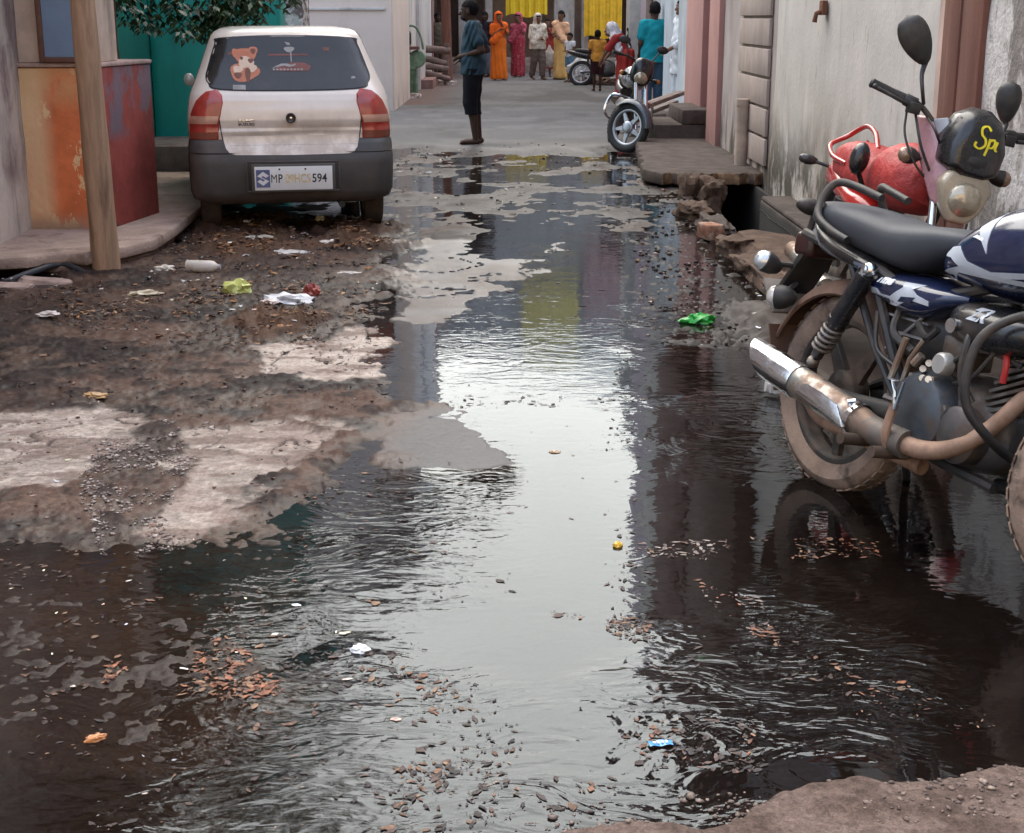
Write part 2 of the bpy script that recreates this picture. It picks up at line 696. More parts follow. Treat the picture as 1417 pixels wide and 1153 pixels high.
# --- zones, surveyed from the photograph
m_mud = mask(zone((-40, 350), (150, 360), (230, 330), (275, 300), (545, 296), (575, 330), (560, 395), (530, 430), (530, 520), (590, 560),
                  (520, 640), (430, 700), (330, 760), (120, 800), (-60, 840)), .16)
m_silt = mask(zone((-80, 760), (330, 735), (430, 700), (450, 780), (380, 880), (410, 960), (330, 1040), (250, 1200), (-120, 1250)), .10)
m_concA = mask(zone((-60, 580), (90, 572), (215, 574), (170, 610), (150, 650), (80, 684), (-60, 690)), .03, 1.1)
m_concB = mask(zone((300, 604), (360, 585), (470, 590), (440, 640), (350, 690), (310, 716), (262, 752), (190, 758), (180, 735), (232, 690)), .03, 1.3)
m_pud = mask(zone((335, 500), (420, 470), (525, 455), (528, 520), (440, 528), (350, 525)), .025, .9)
m_asph = mask(zone((552, 345), (640, 332), (775, 338), (740, 365), (760, 385), (690, 400), (655, 430), (600, 452), (545, 448)), .05, .9)
m_asph2 = mask(zone((515, 575), (600, 562), (660, 572), (705, 640), (640, 654), (560, 646), (500, 640)), .04, .5)
m_peb = mask(zone((880, 330), (960, 300), (1050, 400), (1070, 470), (1000, 490), (900, 470), (865, 420)), .06, .8)
m_dirt = mask(zone((640, 1165), (800, 1152), (960, 1140), (1020, 1115), (1130, 1098), (1210, 1088), (1330, 1072), (1500, 1062), (1600, 1300), (640, 1300)), .05, .8)
m_heap = np.maximum(mask(zone((285, 305), (400, 300), (390, 358), (290, 352)), .12), np.maximum(mask(zone((440, 310), (540, 312), (535, 352), (450, 345)), .12), mask(zone((360, 432), (440, 440), (425, 470), (350, 468)), .08)))
m_dip = mask(zone((-80, 372), (80, 372), (100, 392), (60, 400), (-80, 402)), .05, .3)
yw = Y + (fbm(X * 1.3, Y * .6, 9, 4) - .5) * 3.2
m_far = sstep(16.6, 17.6, yw)
m_mid = (1 - m_far) * sstep(8.6, 10.5, yw) * (1 - m_mud)

n_lo = fbm(X * 1.6, Y * 1.6, 21, 4) - .5
n_md = fbm(X * 9, Y * 9, 31, 4) - .5
n_hi = fbm(X * 38, Y * 38, 41, 3) - .5
n_vh = fbm(X * 90, Y * 90, 51, 2) - .5
lump = np.maximum(0, fbm(X * 30, Y * 30, 61, 2) - .52)
str_x = fbm(X * 2.2, Y * .9 * 2.2, 71, 4) - .5       # long patches across the street

# base: a shallow gutter of water
Hh = -.032 + .02 * n_lo + .012 * n_md + .004 * n_hi
# broken edge of the asphalt in the water
Hh = Hh * (1 - m_mid) + m_mid * (-.0015 + .045 * str_x + .016 * n_md + .005 * n_hi)
Hh = Hh * (1 - m_peb) + m_peb * (-.008 + .026 * n_md + .055 * lump + .012 * n_lo)
asph_h = .0010 + .008 * n_lo + .0020 * n_md + .0006 * n_hi
Hh = Hh * (1 - m_asph) + m_asph * asph_h
Hh = Hh * (1 - m_asph2) + m_asph2 * (.0004 + .009 * n_lo + .0065 * n_md + .0016 * n_hi)
m_mud_h = m_mud ** 1.5
mud_h = .012 + .034 * n_lo + .026 * n_md + .010 * n_hi + .035 * lump
Hh = Hh * (1 - m_mud_h) + m_mud_h * mud_h
silt_h = -.007 + .020 * n_lo + .016 * n_md + .008 * n_hi + .03 * lump
Hh = Hh * (1 - m_silt) + m_silt * silt_h
conc_h = .0085 + .005 * n_lo + .004 * n_md + .0012 * n_hi
crk = np.abs(fbm(X * 3.1, Y * 3.1, 81, 3) - .5)
crk2 = np.abs(fbm(X * 2.1 + 4, Y * 2.1, 83, 4) - .5)
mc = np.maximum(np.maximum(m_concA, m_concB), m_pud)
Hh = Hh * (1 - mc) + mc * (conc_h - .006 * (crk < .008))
Hh = Hh - m_asph * .010 * (1 - sstep(.004, .016, crk2))
Hh = Hh * (1 - m_dirt) + m_dirt * (.020 + .022 * n_lo + .013 * n_md + .007 * n_hi + .012 * lump)
far_h = .03 + .012 * n_lo + .006 * n_md + .002 * n_hi
Hh = Hh * (1 - m_far) + m_far * far_h
Hh = Hh - m_dip * .09
Hh = Hh + m_heap * (.035 + .05 * n_md + .05 * lump + .02 * n_hi)
# parking side under the motorcycles: deeper, still water
m_still = mask(zone((880, 560), (1450, 480), (1600, 700), (1500, 1060), (1200, 1075), (1330, 900), (900, 860), (860, 700)), .1)
Hh = Hh - m_still * .02 * (1 - m_dirt) * (1 - m_peb)
Hh = Hh + .13 * sstep(2.02, 2.1, X + .03 * n_md) * (Y < 8.6) * 1.0
# low bank of earth by the wall that carries the red motorcycle
m_bank = sstep(1.12, 1.32, X + .12 * n_lo + .06 * n_md) * sstep(4.75, 5.15, Y + .3 * n_lo) * (1 - sstep(7.3, 7.9, Y))
Hh = Hh * (1 - m_bank) + m_bank * np.maximum(Hh, .09 + .012 * n_md)

# --- surface colours of the materials that make up the street (albedo), a reflection painted on one patch, roughness
def lay(c, m, col):
    return c * (1 - m[..., None]) + np.array(col) * m[..., None]


col = np.zeros(X.shape + (3,)) + np.array((.018, .012, .010))
col = lay(col, np.clip(.5 + n_lo * 1.6, 0, 1), (.014, .011, .010))
col = lay(col, m_mid, (.075, .066, .062))
col = lay(col, m_mid * sstep(.02, .14, str_x), (.058, .048, .044))
col = lay(col, m_mid * sstep(.0, .1, -n_lo - .04) * .8, (.075, .042, .030))
col = lay(col, m_peb, (.040, .032, .030))
col = lay(col, np.maximum(m_asph, m_asph2), (.066, .063, .064))
col = lay(col, m_asph * sstep(.02, .12, n_lo) * .7, (.060, .038, .030))
col = lay(col, m_mud, (.050, .029, .022))
col = lay(col, m_mud * sstep(-.02, .12, n_lo), (.080, .046, .034))
col = lay(col, m_mud * sstep(.02, .14, fbm(X * 2.3, Y * 2.3, 111, 5) - .5) * .9, (.016, .012, .012))
col = lay(col, m_mud * sstep(.06, .16, fbm(X * 3.1, Y * 5.3, 113, 5) - .5) * .7, (.105, .066, .048))
col = lay(col, m_mud * sstep(.06, .2, n_md) * .8, (.022, .016, .015))
col = lay(col, m_heap * .8, (.085, .046, .028))
col = lay(col, m_silt, (.13, .085, .062))
col = lay(col, m_silt * sstep(.03, .15, -n_lo) * .8, (.020, .016, .015))
col = lay(col, m_silt * sstep(-.003, .002, Hh) * (1 - m_mud), (.046, .030, .024))
stain = sstep(.02, .16, n_md + .4 * n_lo)
col = lay(col, m_bank, (.040, .027, .021))
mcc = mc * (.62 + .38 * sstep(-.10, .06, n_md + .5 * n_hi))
col = lay(col, mcc, (.36, .30, .255))
col = lay(col, m_pud * .8, (.42, .35, .30))  # pale patch painted brighter still to carry a reflection
col = lay(col, mc * sstep(.02, .12, fbm(X * 6, Y * 12, 117, 5) - .5) * .75, (.13, .088, .072))
col = lay(col, mc * stain * .55, (.15, .10, .083))
col = lay(col, mc * (crk < .008), (.07, .05, .045))
col = lay(col, m_asph * (1 - sstep(.004, .014, crk2)), (.018, .014, .013))
col = lay(col, m_dirt, (.118, .083, .068))
col = lay(col, m_dirt * sstep(.0, .10, n_lo) * .5, (.13, .092, .075))
col = lay(col, m_dirt * sstep(.0, .15, n_md) * .6, (.058, .038, .030))
fcol = np.zeros_like(col) + np.array((.122, .117, .115))
fcol = lay(fcol, sstep(-.02, .12, n_lo), (.15, .143, .14))
fcol = lay(fcol, sstep(.05, .16, fbm(X * .9, Y * .5, 91, 4) - .5) * .7, (.085, .078, .075))
fcol = lay(fcol, (1 - sstep(17.2, 19.5, yw)) * .75, (.055, .05, .05))
fcol = lay(fcol, sstep(-1.0, -1.7, X + .4 * n_lo) * (Y > 26) * .8, (.13, .082, .07))
col = col * (1 - m_far[..., None]) + fcol * m_far[..., None]
# the line where wet ends: everything within a few mm of the water is soaked and dark
soak = 1 - sstep(.004, .020, Hh)
col = col * (1 - .45 * soak * (1 - mc) * (1 - m_far) * (1 - np.maximum(m_asph, m_asph2)))[..., None]
rgh = np.full(X.shape, .58)
rgh = rgh * (1 - m_mud) + m_mud * (.45 + .22 * sstep(.008, .032, Hh))
rgh = rgh * (1 - m_silt) + m_silt * .5
rgh = rgh * (1 - m_peb) + m_peb * .52
rgh = rgh * (1 - m_mid) + m_mid * (.50 + .12 * sstep(.002, .02, Hh))
ma = np.maximum(m_asph, m_asph2)
rgh = rgh * (1 - ma) + ma * (.36 + .30 * n_lo + .12 * n_md)
rgh = rgh * (1 - m_asph2) + m_asph2 * .44
rgh = rgh * (1 - mc) + mc * .58
rgh = rgh * (1 - m_dirt) + m_dirt * .9
rgh = rgh * (1 - m_far) + m_far * (.5 + .4 * sstep(17.3, 20, yw))
rgh = np.clip(rgh, .08, 1)

street_m, nt, bs = new_mat('wet_street')
at = N(nt, 'ShaderNodeAttribute', attribute_name='col')
ar = N(nt, 'ShaderNodeAttribute', attribute_name='rgh')
tc = N(nt, 'ShaderNodeTexCoord').outputs['Object']
n1 = noise_n(nt, tc, 55, (0, 0, 0), 6, .7)
n2 = noise_n(nt, tc, 220, (3, 0, 0), 3, .6)
f = mrange(nt, n1, .28, .72, .62, 1.38)
f2 = mrange(nt, n2, .25, .75, .75, 1.25)
vm = N(nt, 'ShaderNodeVectorMath', operation='SCALE')
nt.links.new(at.outputs['Color'], vm.inputs[0]); nt.links.new(math_n(nt, 'MULTIPLY', f, f2), vm.inputs['Scale'])
nt.links.new(vm.outputs[0], bs.inputs['Base Color'])
nt.links.new(math_n(nt, 'ADD', ar.outputs['Fac'], math_n(nt, 'MULTIPLY_ADD', n1, .3, -.15), clamp=True), bs.inputs['Roughness'])
nt.links.new(mrange(nt, ar.outputs['Fac'], .28, .6, .5, .10), bs.inputs['Specular IOR Level'])
bp = N(nt, 'ShaderNodeBump'); bp.inputs['Strength'].default_value = .5; bp.inputs['Distance'].default_value = .004
nt.links.new(math_n(nt, 'MULTIPLY_ADD', n2, .5, n1), bp.inputs['Height'])
nt.links.new(bp.outputs[0], bs.inputs['Normal'])

nr, nc = X.shape
ii = np.arange(nr * nc).reshape(nr, nc)
quads = np.stack([ii[:-1, :-1], ii[:-1, 1:], ii[1:, 1:], ii[1:, :-1]], -1).reshape(-1, 4)
cx_ = (X[:-1, :-1] + X[1:, 1:]).ravel() / 2; cy_ = (Y[:-1, :-1] + Y[1:, 1:]).ravel() / 2
# the open drain along the right-hand wall
DR0, DR1, DRY0, DRY1 = 1.56, 2.02, 8.75, 17.0
hole = (cx_ > DR0 + .02 * np.sin(cy_ * 9)) & (cx_ < np.where(cy_ > 11.8, 2.3, DR1)) & (cy_ > DRY0) & (cy_ < DRY1)
quads = quads[~hole]
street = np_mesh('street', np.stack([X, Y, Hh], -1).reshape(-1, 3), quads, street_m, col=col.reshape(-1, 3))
ra = street.data.attributes.new('rgh', 'FLOAT', 'POINT'); ra.data.foreach_set('value', rgh.ravel().astype(np.float32))
tag(street, kind='structure')


def ground_z(x, y):
    """height of street or water at world points (arrays)"""
    x = np.asarray(x, float); y = np.asarray(y, float)
    i = np.clip(np.searchsorted(rows, y) - 1, 0, nr - 2)
    fy = np.clip((y - rows[i]) / (rows[i + 1] - rows[i]), 0, 1)
    out = np.empty(x.shape)
    for q in range(x.size):
        r0 = np.interp(x.flat[q], Xg[i.flat[q]], Hh[i.flat[q]]); r1 = np.interp(x.flat[q], Xg[i.flat[q] + 1], Hh[i.flat[q] + 1])
        out.flat[q] = r0 + (r1 - r0) * fy.flat[q]
    return out


# ground sheet to the horizon
g = MB(); g.add([(-400, -200, -.75), (400, -200, -.75), (400, 420, -.75), (-400, 420, -.75)], [(0, 1, 2, 3)])
earth_m = surf('dry_earth', (.16, .12, .095), .95, vscale=.4, bscale=20)
tag(g.build('ground', earth_m), kind='structure')

# =================================================================== water
wx = np.linspace(-3.6, 2.05, 190); wy = np.concatenate([np.arange(1.4, 9, .035), np.arange(9, 17.6, .09)])
WX, WY = np.meshgrid(wx, wy)
X, Y = WX, WY
wob = (fbm(X * 3, Y * 3, 3, 3) - .5) * .4; dist_k = np.clip(Y / 5.0, .5, 4)


def wmask(pp, soft=.12):
    return mask(zone(*pp), soft)


chop = np.full(X.shape, .07)
chop = np.maximum(chop, .42 * wmask([(380, 640), (560, 640), (740, 700), (740, 850), (560, 860), (400, 860), (330, 760)]))
chop = np.maximum(chop, .36 * wmask([(-60, 770), (420, 760), (420, 1160), (-60, 1200)]))
chop = np.maximum(chop, .95 * wmask([(330, 960), (470, 890), (620, 930), (760, 960), (900, 890), (1080, 900), (1080, 1150), (300, 1240)]))
chop = np.maximum(chop, .9 * wmask([(880, 880), (1150, 850), (1330, 880), (1340, 1000), (1200, 1040), (1000, 1060), (870, 980)]))
chop = np.maximum(chop, .55 * wmask([(960, 540), (1090, 540), (1100, 660), (960, 660)]))
chop = np.maximum(chop, .14 * wmask([(540, 200), (930, 200), (980, 330), (900, 360), (540, 330)]))
chop = np.maximum(chop, .45 * wmask([(855, 420), (960, 400), (900, 560), (890, 700), (860, 700), (865, 540)]))
chop = np.maximum(chop, .30 * wmask([(830, 560), (900, 560), (920, 880), (830, 880)]))
calm = wmask([(690, 570), (868, 565), (870, 720), (880, 840), (770, 830), (740, 890), (880, 890), (760, 930), (610, 890), (690, 720)], .1)
chop = np.maximum(chop, .13) * (1 - .55 * calm)
calm2 = wmask([(1060, 1060), (1330, 1060), (1330, 1120), (1060, 1120)], .08)
chop = chop * (1 - .7 * calm2)
chop *= (.35 + 1.1 * fbm(X * 2.5, Y * 2.5, 5, 3))
wm, nt, bs = new_mat('drain_water')
nt.nodes.remove(bs)
out = [n for n in nt.nodes if n.type == 'OUTPUT_MATERIAL'][0]
tc0 = N(nt, 'ShaderNodeTexCoord').outputs['Object']
wn_ = N(nt, 'ShaderNodeTexNoise'); wn_.inputs['Scale'].default_value = 1.9; wn_.inputs['Detail'].default_value = 2; nt.links.new(tc0, wn_.inputs['Vector'])
w1_ = N(nt, 'ShaderNodeVectorMath', operation='SUBTRACT'); nt.links.new(wn_.outputs['Color'], w1_.inputs[0]); w1_.inputs[1].default_value = (.5, .5, .5)
w2_ = N(nt, 'ShaderNodeVectorMath', operation='MULTIPLY_ADD'); nt.links.new(w1_.outputs[0], w2_.inputs[0]); w2_.inputs[1].default_value = (.16, .30, 0); nt.links.new(tc0, w2_.inputs[2])
tc = w2_.outputs[0]
ac = N(nt, 'ShaderNodeAttribute', attribute_name='chop').outputs['Fac']
na = noise_n(nt, tc, (5, 9, 1), (0, 0, 0), 2, .5, 1.6)
nb = noise_n(nt, tc, (10, 25, 1), (5, 2, 0), 2, .45, .5)
nd = noise_n(nt, tc, (25, 54, 1), (1, 8, 0), 1, .45, .4)
ncx = noise_n(nt, tc, (75, 100, 1), (1, 7, 0), 2, .5, .4)
hgt = math_n(nt, 'ADD', math_n(nt, 'MULTIPLY', na, .0075), math_n(nt, 'ADD', math_n(nt, 'MULTIPLY', nb, .0042), math_n(nt, 'ADD', math_n(nt, 'MULTIPLY', nd, .0011), math_n(nt, 'MULTIPLY', ncx, .0002))))
hgt = math_n(nt, 'MULTIPLY', hgt, ac)
bp = N(nt, 'ShaderNodeBump'); bp.inputs['Strength'].default_value = 1; bp.inputs['Distance'].default_value = 1.0
nt.links.new(hgt, bp.inputs['Height'])
fr = N(nt, 'ShaderNodeFresnel'); fr.inputs['IOR'].default_value = 1.46; nt.links.new(bp.outputs[0], fr.inputs['Normal'])
gl = N(nt, 'ShaderNodeBsdfGlossy'); gl.inputs['Color'].default_value = (.72, .785, .835, 1); gl.inputs['Roughness'].default_value = .02; nt.links.new(bp.outputs[0], gl.inputs['Normal'])
tr = N(nt, 'ShaderNodeBsdfTransparent'); tr.inputs['Color'].default_value = (.74, .64, .57, 1)
df = N(nt, 'ShaderNodeBsdfDiffuse'); df.inputs['Color'].default_value = (.012, .008, .0065, 1)
nz = noise_n(nt, tc, (1.6, 1.6, 1), (2, 9, 0), 5, .6)
m1 = N(nt, 'ShaderNodeMixShader'); nt.links.new(mrange(nt, nz, .3, .7, .12, .5), m1.inputs[0])
nt.links.new(tr.outputs[0], m1.inputs[1]); nt.links.new(df.outputs[0], m1.inputs[2])
m2 = N(nt, 'ShaderNodeMixShader'); nt.links.new(fr.outputs[0], m2.inputs[0])
nt.links.new(m1.outputs[0], m2.inputs[1]); nt.links.new(gl.outputs[0], m2.inputs[2])
nt.links.new(m2.outputs[0], out.inputs[0])
k = np.arange(X.size).reshape(X.shape)
wq = np.stack([k[:-1, :-1], k[:-1, 1:], k[1:, 1:], k[1:, :-1]], -1).reshape(-1, 4)
wcx = (X[:-1, :-1] + X[1:, 1:]).ravel() / 2; wcy = (Y[:-1, :-1] + Y[1:, 1:]).ravel() / 2
wq = wq[~((wcx > DR0 - .08) & (wcy > DRY0 - .3))]
water = np_mesh('water', np.stack([X, Y, np.full(X.shape, WL)], -1).reshape(-1, 3), wq, wm)
ra = water.data.attributes.new('chop', 'FLOAT', 'POINT'); ra.data.foreach_set('value', chop.ravel().astype(np.float32))
tag(water, kind='structure')
# =================================================================== buildings and walls
moss = dict(c=(.060, .052, .036), s=(2.6, 2.6, 1.9), lo=.41, hi=.55, z=(1.40, .75), wob=1.0, a=.93)
grime = dict(c=(.20, .17, .145), s=(3, 3, .5), lo=.48, hi=.75, a=.7)
white_m = surf('white_limewash', (.62, .575, .53), .85, var=.08, vscale=1.6, bump=.5, bscale=35, bdist=.006, layers=[
    dict(c=(.50, .48, .44), s=(2, 2, .35), lo=.45, hi=.7, a=.7), dict(c=(.40, .33, .27), s=(6, 6, .8), lo=.6, hi=.75, a=.55),
    dict(c=(.36, .30, .24), s=(1.4, 1.4, .6), lo=.42, hi=.6, z=(1.6, .7), wob=.6, a=.85), dict(c=(.30, .26, .21), s=(14, 14, 3), lo=.62, hi=.66, a=.5), moss])
peel_m = surf('peeling_plaster', (.56, .54, .51), .9, var=.15, vscale=3, bump=.9, bscale=25, bdist=.012, layers=[
    dict(c=(.16, .14, .125), s=(3, 3, 1.8), lo=.48, hi=.56, a=.85), dict(c=(.28, .25, .22), s=(9, 9, 4), lo=.5, hi=.6, a=.7),
    dict(c=(.10, .085, .07), s=(3, 3, 1), lo=.40, hi=.6, z=(1.3, .5), wob=.7)])
brown_m = surf('brown_wood_post', (.155, .062, .042), .75, var=.2, vscale=(9, 9, 1.2), bscale=30, layers=[dict(c=(.26, .15, .11), s=(30, 30, 1.5), lo=.55, hi=.7, a=.6)])
trimpink_m = surf('pinkish_plaster', (.55, .40, .34), .9, var=.15, vscale=5, layers=[grime])
greywall_m = surf('grey_plaster', (.43, .37, .345), .9, var=.12, vscale=2, layers=[
    dict(c=(.30, .24, .215), s=(3, 3, .7), lo=.45, hi=.7, a=.8), dict(c=(.085, .07, .055), s=(4, 4, 1.2), lo=.40, hi=.56, z=(1.3, .6), wob=.7)])
panel_m = surf('beige_panel_plaster', (.40, .325, .29), .9, var=.12, vscale=3, layers=[grime])
pink_m = surf('salmon_paint', (.42, .215, .185), .7, var=.1, vscale=2, layers=[dict(c=(.36, .19, .16), s=(4, 4, .5), lo=.5, hi=.75, a=.6), dict(c=(.20, .14, .12), s=(5, 5, 2), lo=.42, hi=.6, z=(.75, .3), wob=.5)])
redline_m = surf('dark_red_paint', (.25, .06, .05), .6)
conc_m = surf('stained_concrete', (.095, .074, .064), .9, var=.25, vscale=5, bump=.9, bscale=40, bdist=.008, layers=[
    dict(c=(.06, .047, .04), s=(4, 4, 4), lo=.5, hi=.68, a=.8), dict(c=(.15, .11, .085), s=(9, 9, 9), lo=.58, hi=.7, a=.6)])
ochre_m = surf('ochre_stained_concrete', (.27, .17, .10), .9, var=.3, vscale=8, bump=1, bscale=40, bdist=.01, layers=[dict(c=(.12, .07, .045), s=(7, 7, 7), lo=.5, hi=.65)])
stone_m = surf('brown_stone', (.12, .078, .056), .9, var=.3, vscale=9, bump=1, bscale=50, bdist=.008, layers=[dict(c=(.08, .06, .05), s=(8, 8, 8), lo=.5, hi=.65, a=.7)])
darkwall_m = surf('dark_plaster', (.15, .115, .10), .9, var=.3, vscale=3, layers=[grime])
lilac_m = surf('lilac_paint', (.42, .36, .43), .8, var=.1)
paleg_m = surf('pale_grey_paint', (.58, .57, .54), .8, var=.1, layers=[grime])
cream_m = surf('cream_limewash', (.82, .70, .62), .85, var=.06, vscale=1.2, bump=.3, layers=[
    dict(c=(.68, .56, .50), s=(2, 2, .6), lo=.5, hi=.75, a=.6), dict(c=(.33, .25, .21), s=(3, 3, 1), lo=.42, hi=.62, z=(.9, .1), wob=.6)])
whiteb_m = surf('white_paint_wall', (.82, .79, .77), .8, var=.06, vscale=1.5, layers=[grime])
steel_m = surf('dull_steel', (.45, .45, .46), .4, metal=.8)
rust_m = surf('rust', (.16, .075, .045), .85)
dark_m = surf('dark_opening', (.02, .017, .015), .9, bump=0)
glass_m = surf('window_glass', (.03, .035, .04), .12, bump=0)


def wall(mb, x0, x1, y0, y1, z0, z1, mi=0):
    return mb.box(((x0 + x1) / 2, (y0 + y1) / 2, (z0 + z1) / 2), (x1 - x0, y1 - y0, z1 - z0), mi=mi)


def bld(name, label, cat='house'):
    return thing(name, label, cat)


def wallobj(name, mat, parent, *bx, bevel=.008):
    m = MB()
    for q in bx:
        wall(m, *q)
    return m.build(name, mat, parent, bevel=bevel)


WX_ = 2.25
# --- A: white wall with brown post, behind the motorcycles
A = bld('plastered_house', 'white limewashed house wall with a brown wooden post behind the two nearest motorcycles')
# uneven hand-plastered face
def plaster_face(name, mat, parent, x, y0, y1, z0, z1, amp=.012, back=.35, step=.06, seed=0, left=False):
    ny = max(3, int((y1 - y0) / step)); nz = max(3, int((z1 - z0) / step))
    yy, zz = np.meshgrid(np.linspace(y0, y1, ny), np.linspace(z0, z1, nz))
    d = (fbm(yy * 1.5, zz * 1.5, 100 + seed, 4) - .5) * amp * 2
    sgn = -1 if not left else 1
    xx = x + sgn * np.abs(d)
    k = np.arange(yy.size).reshape(yy.shape)
    q = np.stack([k[:-1, :-1], k[1:, :-1], k[1:, 1:], k[:-1, 1:]], -1).reshape(-1, 4)
    if left:
        q = q[:, ::-1]
    V = np.stack([xx, yy, zz], -1).reshape(-1, 3)
    # back side and rim
    e = np.concatenate([k[0, :], k[1:, -1], k[-1, -2::-1], k[-2:0:-1, 0]])
    n0 = len(V)
    B = V[e].copy(); B[:, 0] = x - sgn * back
    V = np.concatenate([V, B])
    m = len(e)
    rim = np.array([(e[i], n0 + i, n0 + (i + 1) % m, e[(i + 1) % m]) for i in range(m)])
    if left:
        rim = rim[:, ::-1]
    o = np_mesh(name, V, np.concatenate([q, rim]), mat, parent, smooth=False)
    o.data.shade_smooth(); o.data.set_sharp_from_angle(angle=R(40))
    return o


plaster_face('wall', white_m, A, WX_, 7.86, 12.66, -.5, 3.45, seed=1)
plaster_face('wall', peel_m, A, WX_, 3.6, 7.06, -.5, 3.45, amp=.03, seed=2)['label'] = 'peeling grey wall end'
wallobj('corner_strip', trimpink_m, A, (2.238, 2.6, 7.66, 7.858, -.5, 3.45))
wallobj('post', brown_m, A, (2.215, 2.58, 7.062, 7.38, -.5, 3.45), (2.205, 2.58, 7.383, 7.658, -.5, 3.45))
wallobj('coping', conc_m, A, (2.18, 2.65, 3.6, 12.65, 3.453, 3.53))
m = MB(); m.tube([(2.235, 10.7, 1.56), (2.17, 10.7, 1.53), (2.16, 10.7, 1.47)], .018, 8); wall(m, 2.2, 2.236, 10.64, 10.76, 1.52, 1.62)
m.build('bracket', rust_m, A, bevel=.003)
# --- B: grey house with grooved panel
B = bld('grey_house', 'grey plastered house front with grooved beige panel and a short pipe stub')
plaster_face('wall', greywall_m, B, 2.28, 12.67, 16.05, -.5, 2.58, amp=.006, seed=3)
woodd_m = surf('dark_red_brown_boards', (.085, .042, .034), .8, var=.3, vscale=(2, 12, 1), layers=[grime])
wallobj('upper_front', woodd_m, B, (2.05, 2.62, 12.67, 16.05, 2.583, 6.9))
pb = MB()
for i in range(8):
    wall(pb, 2.243, 2.275, 13.05, 14.75, .22 + i * .26, .22 + i * .26 + .235)
pb.build('panel', panel_m, B, bevel=.008)
pp = MB(); pp.tube([(2.19, 14.0, .13), (2.19, 14.0, .72)], .06, 14); pp.tube([(2.19, 14.0, .70), (2.19, 14.0, .76)], .068, 14)
pp.build('pipe', surf('pipe_plastic', (.46, .36, .29), .6, layers=[grime]), B)
wallobj('roof', conc_m, B, (1.9, 6, 12.6, 16.1, 6.903, 7.05))
wallobj('upper_wall', greywall_m, B, (2.65, 6, 12.67, 16.05, 0, 6.89))
# --- C: pink house with two pillars and door recess
C = bld('pink_house', 'salmon pink house front with two square pillars and red door edge above concrete steps')
wallobj('pillar', pink_m, C, (2.22, 2.75, 16.06, 16.85, -.5, 2.58))
wallobj('pillar', pink_m, C, (2.26, 2.7, 17.75, 19.4, -.5, 2.58))
wallobj('upper_front', surf('dull_maroon_paint', (.12, .05, .045), .8, var=.2, layers=[grime]), C, (2.02, 2.75, 16.06, 19.4, 2.583, 6.9))
wallobj('door', redline_m, C, (2.42, 2.5, 16.852, 17.748, .35, 2.3))
wallobj('wall', pink_m, C, (2.42, 2.7, 16.853, 17.747, 2.303, 2.58))
wallobj('roof', conc_m, C, (1.85, 6, 16.12, 19.4, 6.903, 7.05))
wallobj('upper_wall', pink_m, C, (2.76, 6, 16.06, 19.4, 0, 6.89))
# --- D: shop front closed by pale pleated shutter
D = bld('shuttered_shop', 'narrow shop front closed by a pale pleated metal shutter beside the pink pillar', 'shop')
sh = MB()
zig = []
n = 26
for i in range(n + 1):
    zig.append((2.27 + (.06 if i % 2 else 0), 19.45 + (23.6 - 19.45) * i / n))
for i in range(n):
    (xa, ya), (xb, yb) = zig[i], zig[i + 1]
    sh.add([(xa, ya, .3), (xb, yb, .3), (xb, yb, 2.6), (xa, ya, 2.6)], [(0, 1, 2, 3)])
sh.build('shutter', surf('shutter_paint', (.55, .57, .57), .6, var=.12, vscale=(3, 3, .7), layers=[grime]), D, smooth=0, fixn=False)
wallobj('wall', paleg_m, D, (2.36, 2.9, 19.41, 23.7, -.5, 2.6), (2.25, 2.9, 19.41, 23.7, 2.603, 9.9))
wallobj('plinth', darkwall_m, D, (2.1, 2.355, 19.42, 23.7, -.3, .28))
# --- E / F: taller houses further down on the right
E_ = bld('lilac_house', 'tall lilac painted house behind the teal shirted person')
wallobj('wall', lilac_m, E_, (2.5, 6, 23.72, 29.2, -.5, 10.4))
wallobj('door', darkwall_m, E_, (2.46, 2.498, 24.3, 25.4, .2, 2.2))
wallobj('door', darkwall_m, E_, (2.46, 2.498, 26.6, 27.6, .2, 2.2))
wallobj('lintel', paleg_m, E_, (2.40, 2.497, 24.1, 28.0, 2.21, 2.36))
F_ = bld('pale_house', 'pale grey house with square corner pillar right of the yellow sheets')
wallobj('wall', paleg_m, F_, (2.9, 7, 29.22, 36.2, -.5, 8.2))
wallobj('pillar', paleg_m, F_, (2.62, 2.898, 33.4, 34.4, -.5, 8.0))
wallobj('door', darkwall_m, F_, (2.86, 2.898, 30.5, 32.2, .1, 2.2))
# --- drain along the right wall
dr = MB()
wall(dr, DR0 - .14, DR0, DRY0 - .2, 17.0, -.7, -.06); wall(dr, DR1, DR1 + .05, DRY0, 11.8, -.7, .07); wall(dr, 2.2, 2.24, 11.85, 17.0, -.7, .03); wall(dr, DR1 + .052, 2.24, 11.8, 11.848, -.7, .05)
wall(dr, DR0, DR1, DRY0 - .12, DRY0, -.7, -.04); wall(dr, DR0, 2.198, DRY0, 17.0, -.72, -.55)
tag(dr.build('drain', surf('drain_concrete', (.10, .075, .06), .8, var=.4, vscale=6, layers=[dict(c=(.012, .010, .009), s=(3, 3, 2), lo=.1, hi=.3, z=(.15, .08), wob=.1)]), bevel=.01), kind='structure')  # near-black layer below the lip: sludge stain plus painted shade of the hole
dw = MB(); dw.add([(DR0, DRY0, -.42), (2.198, DRY0, -.42), (2.198, 17, -.42), (DR0, 17, -.42)], [(0, 1, 2, 3)])
tag(dw.build('drain_sludge', surf('drain_sludge', (.01, .008, .007), .1, bump=.2)), kind='structure')
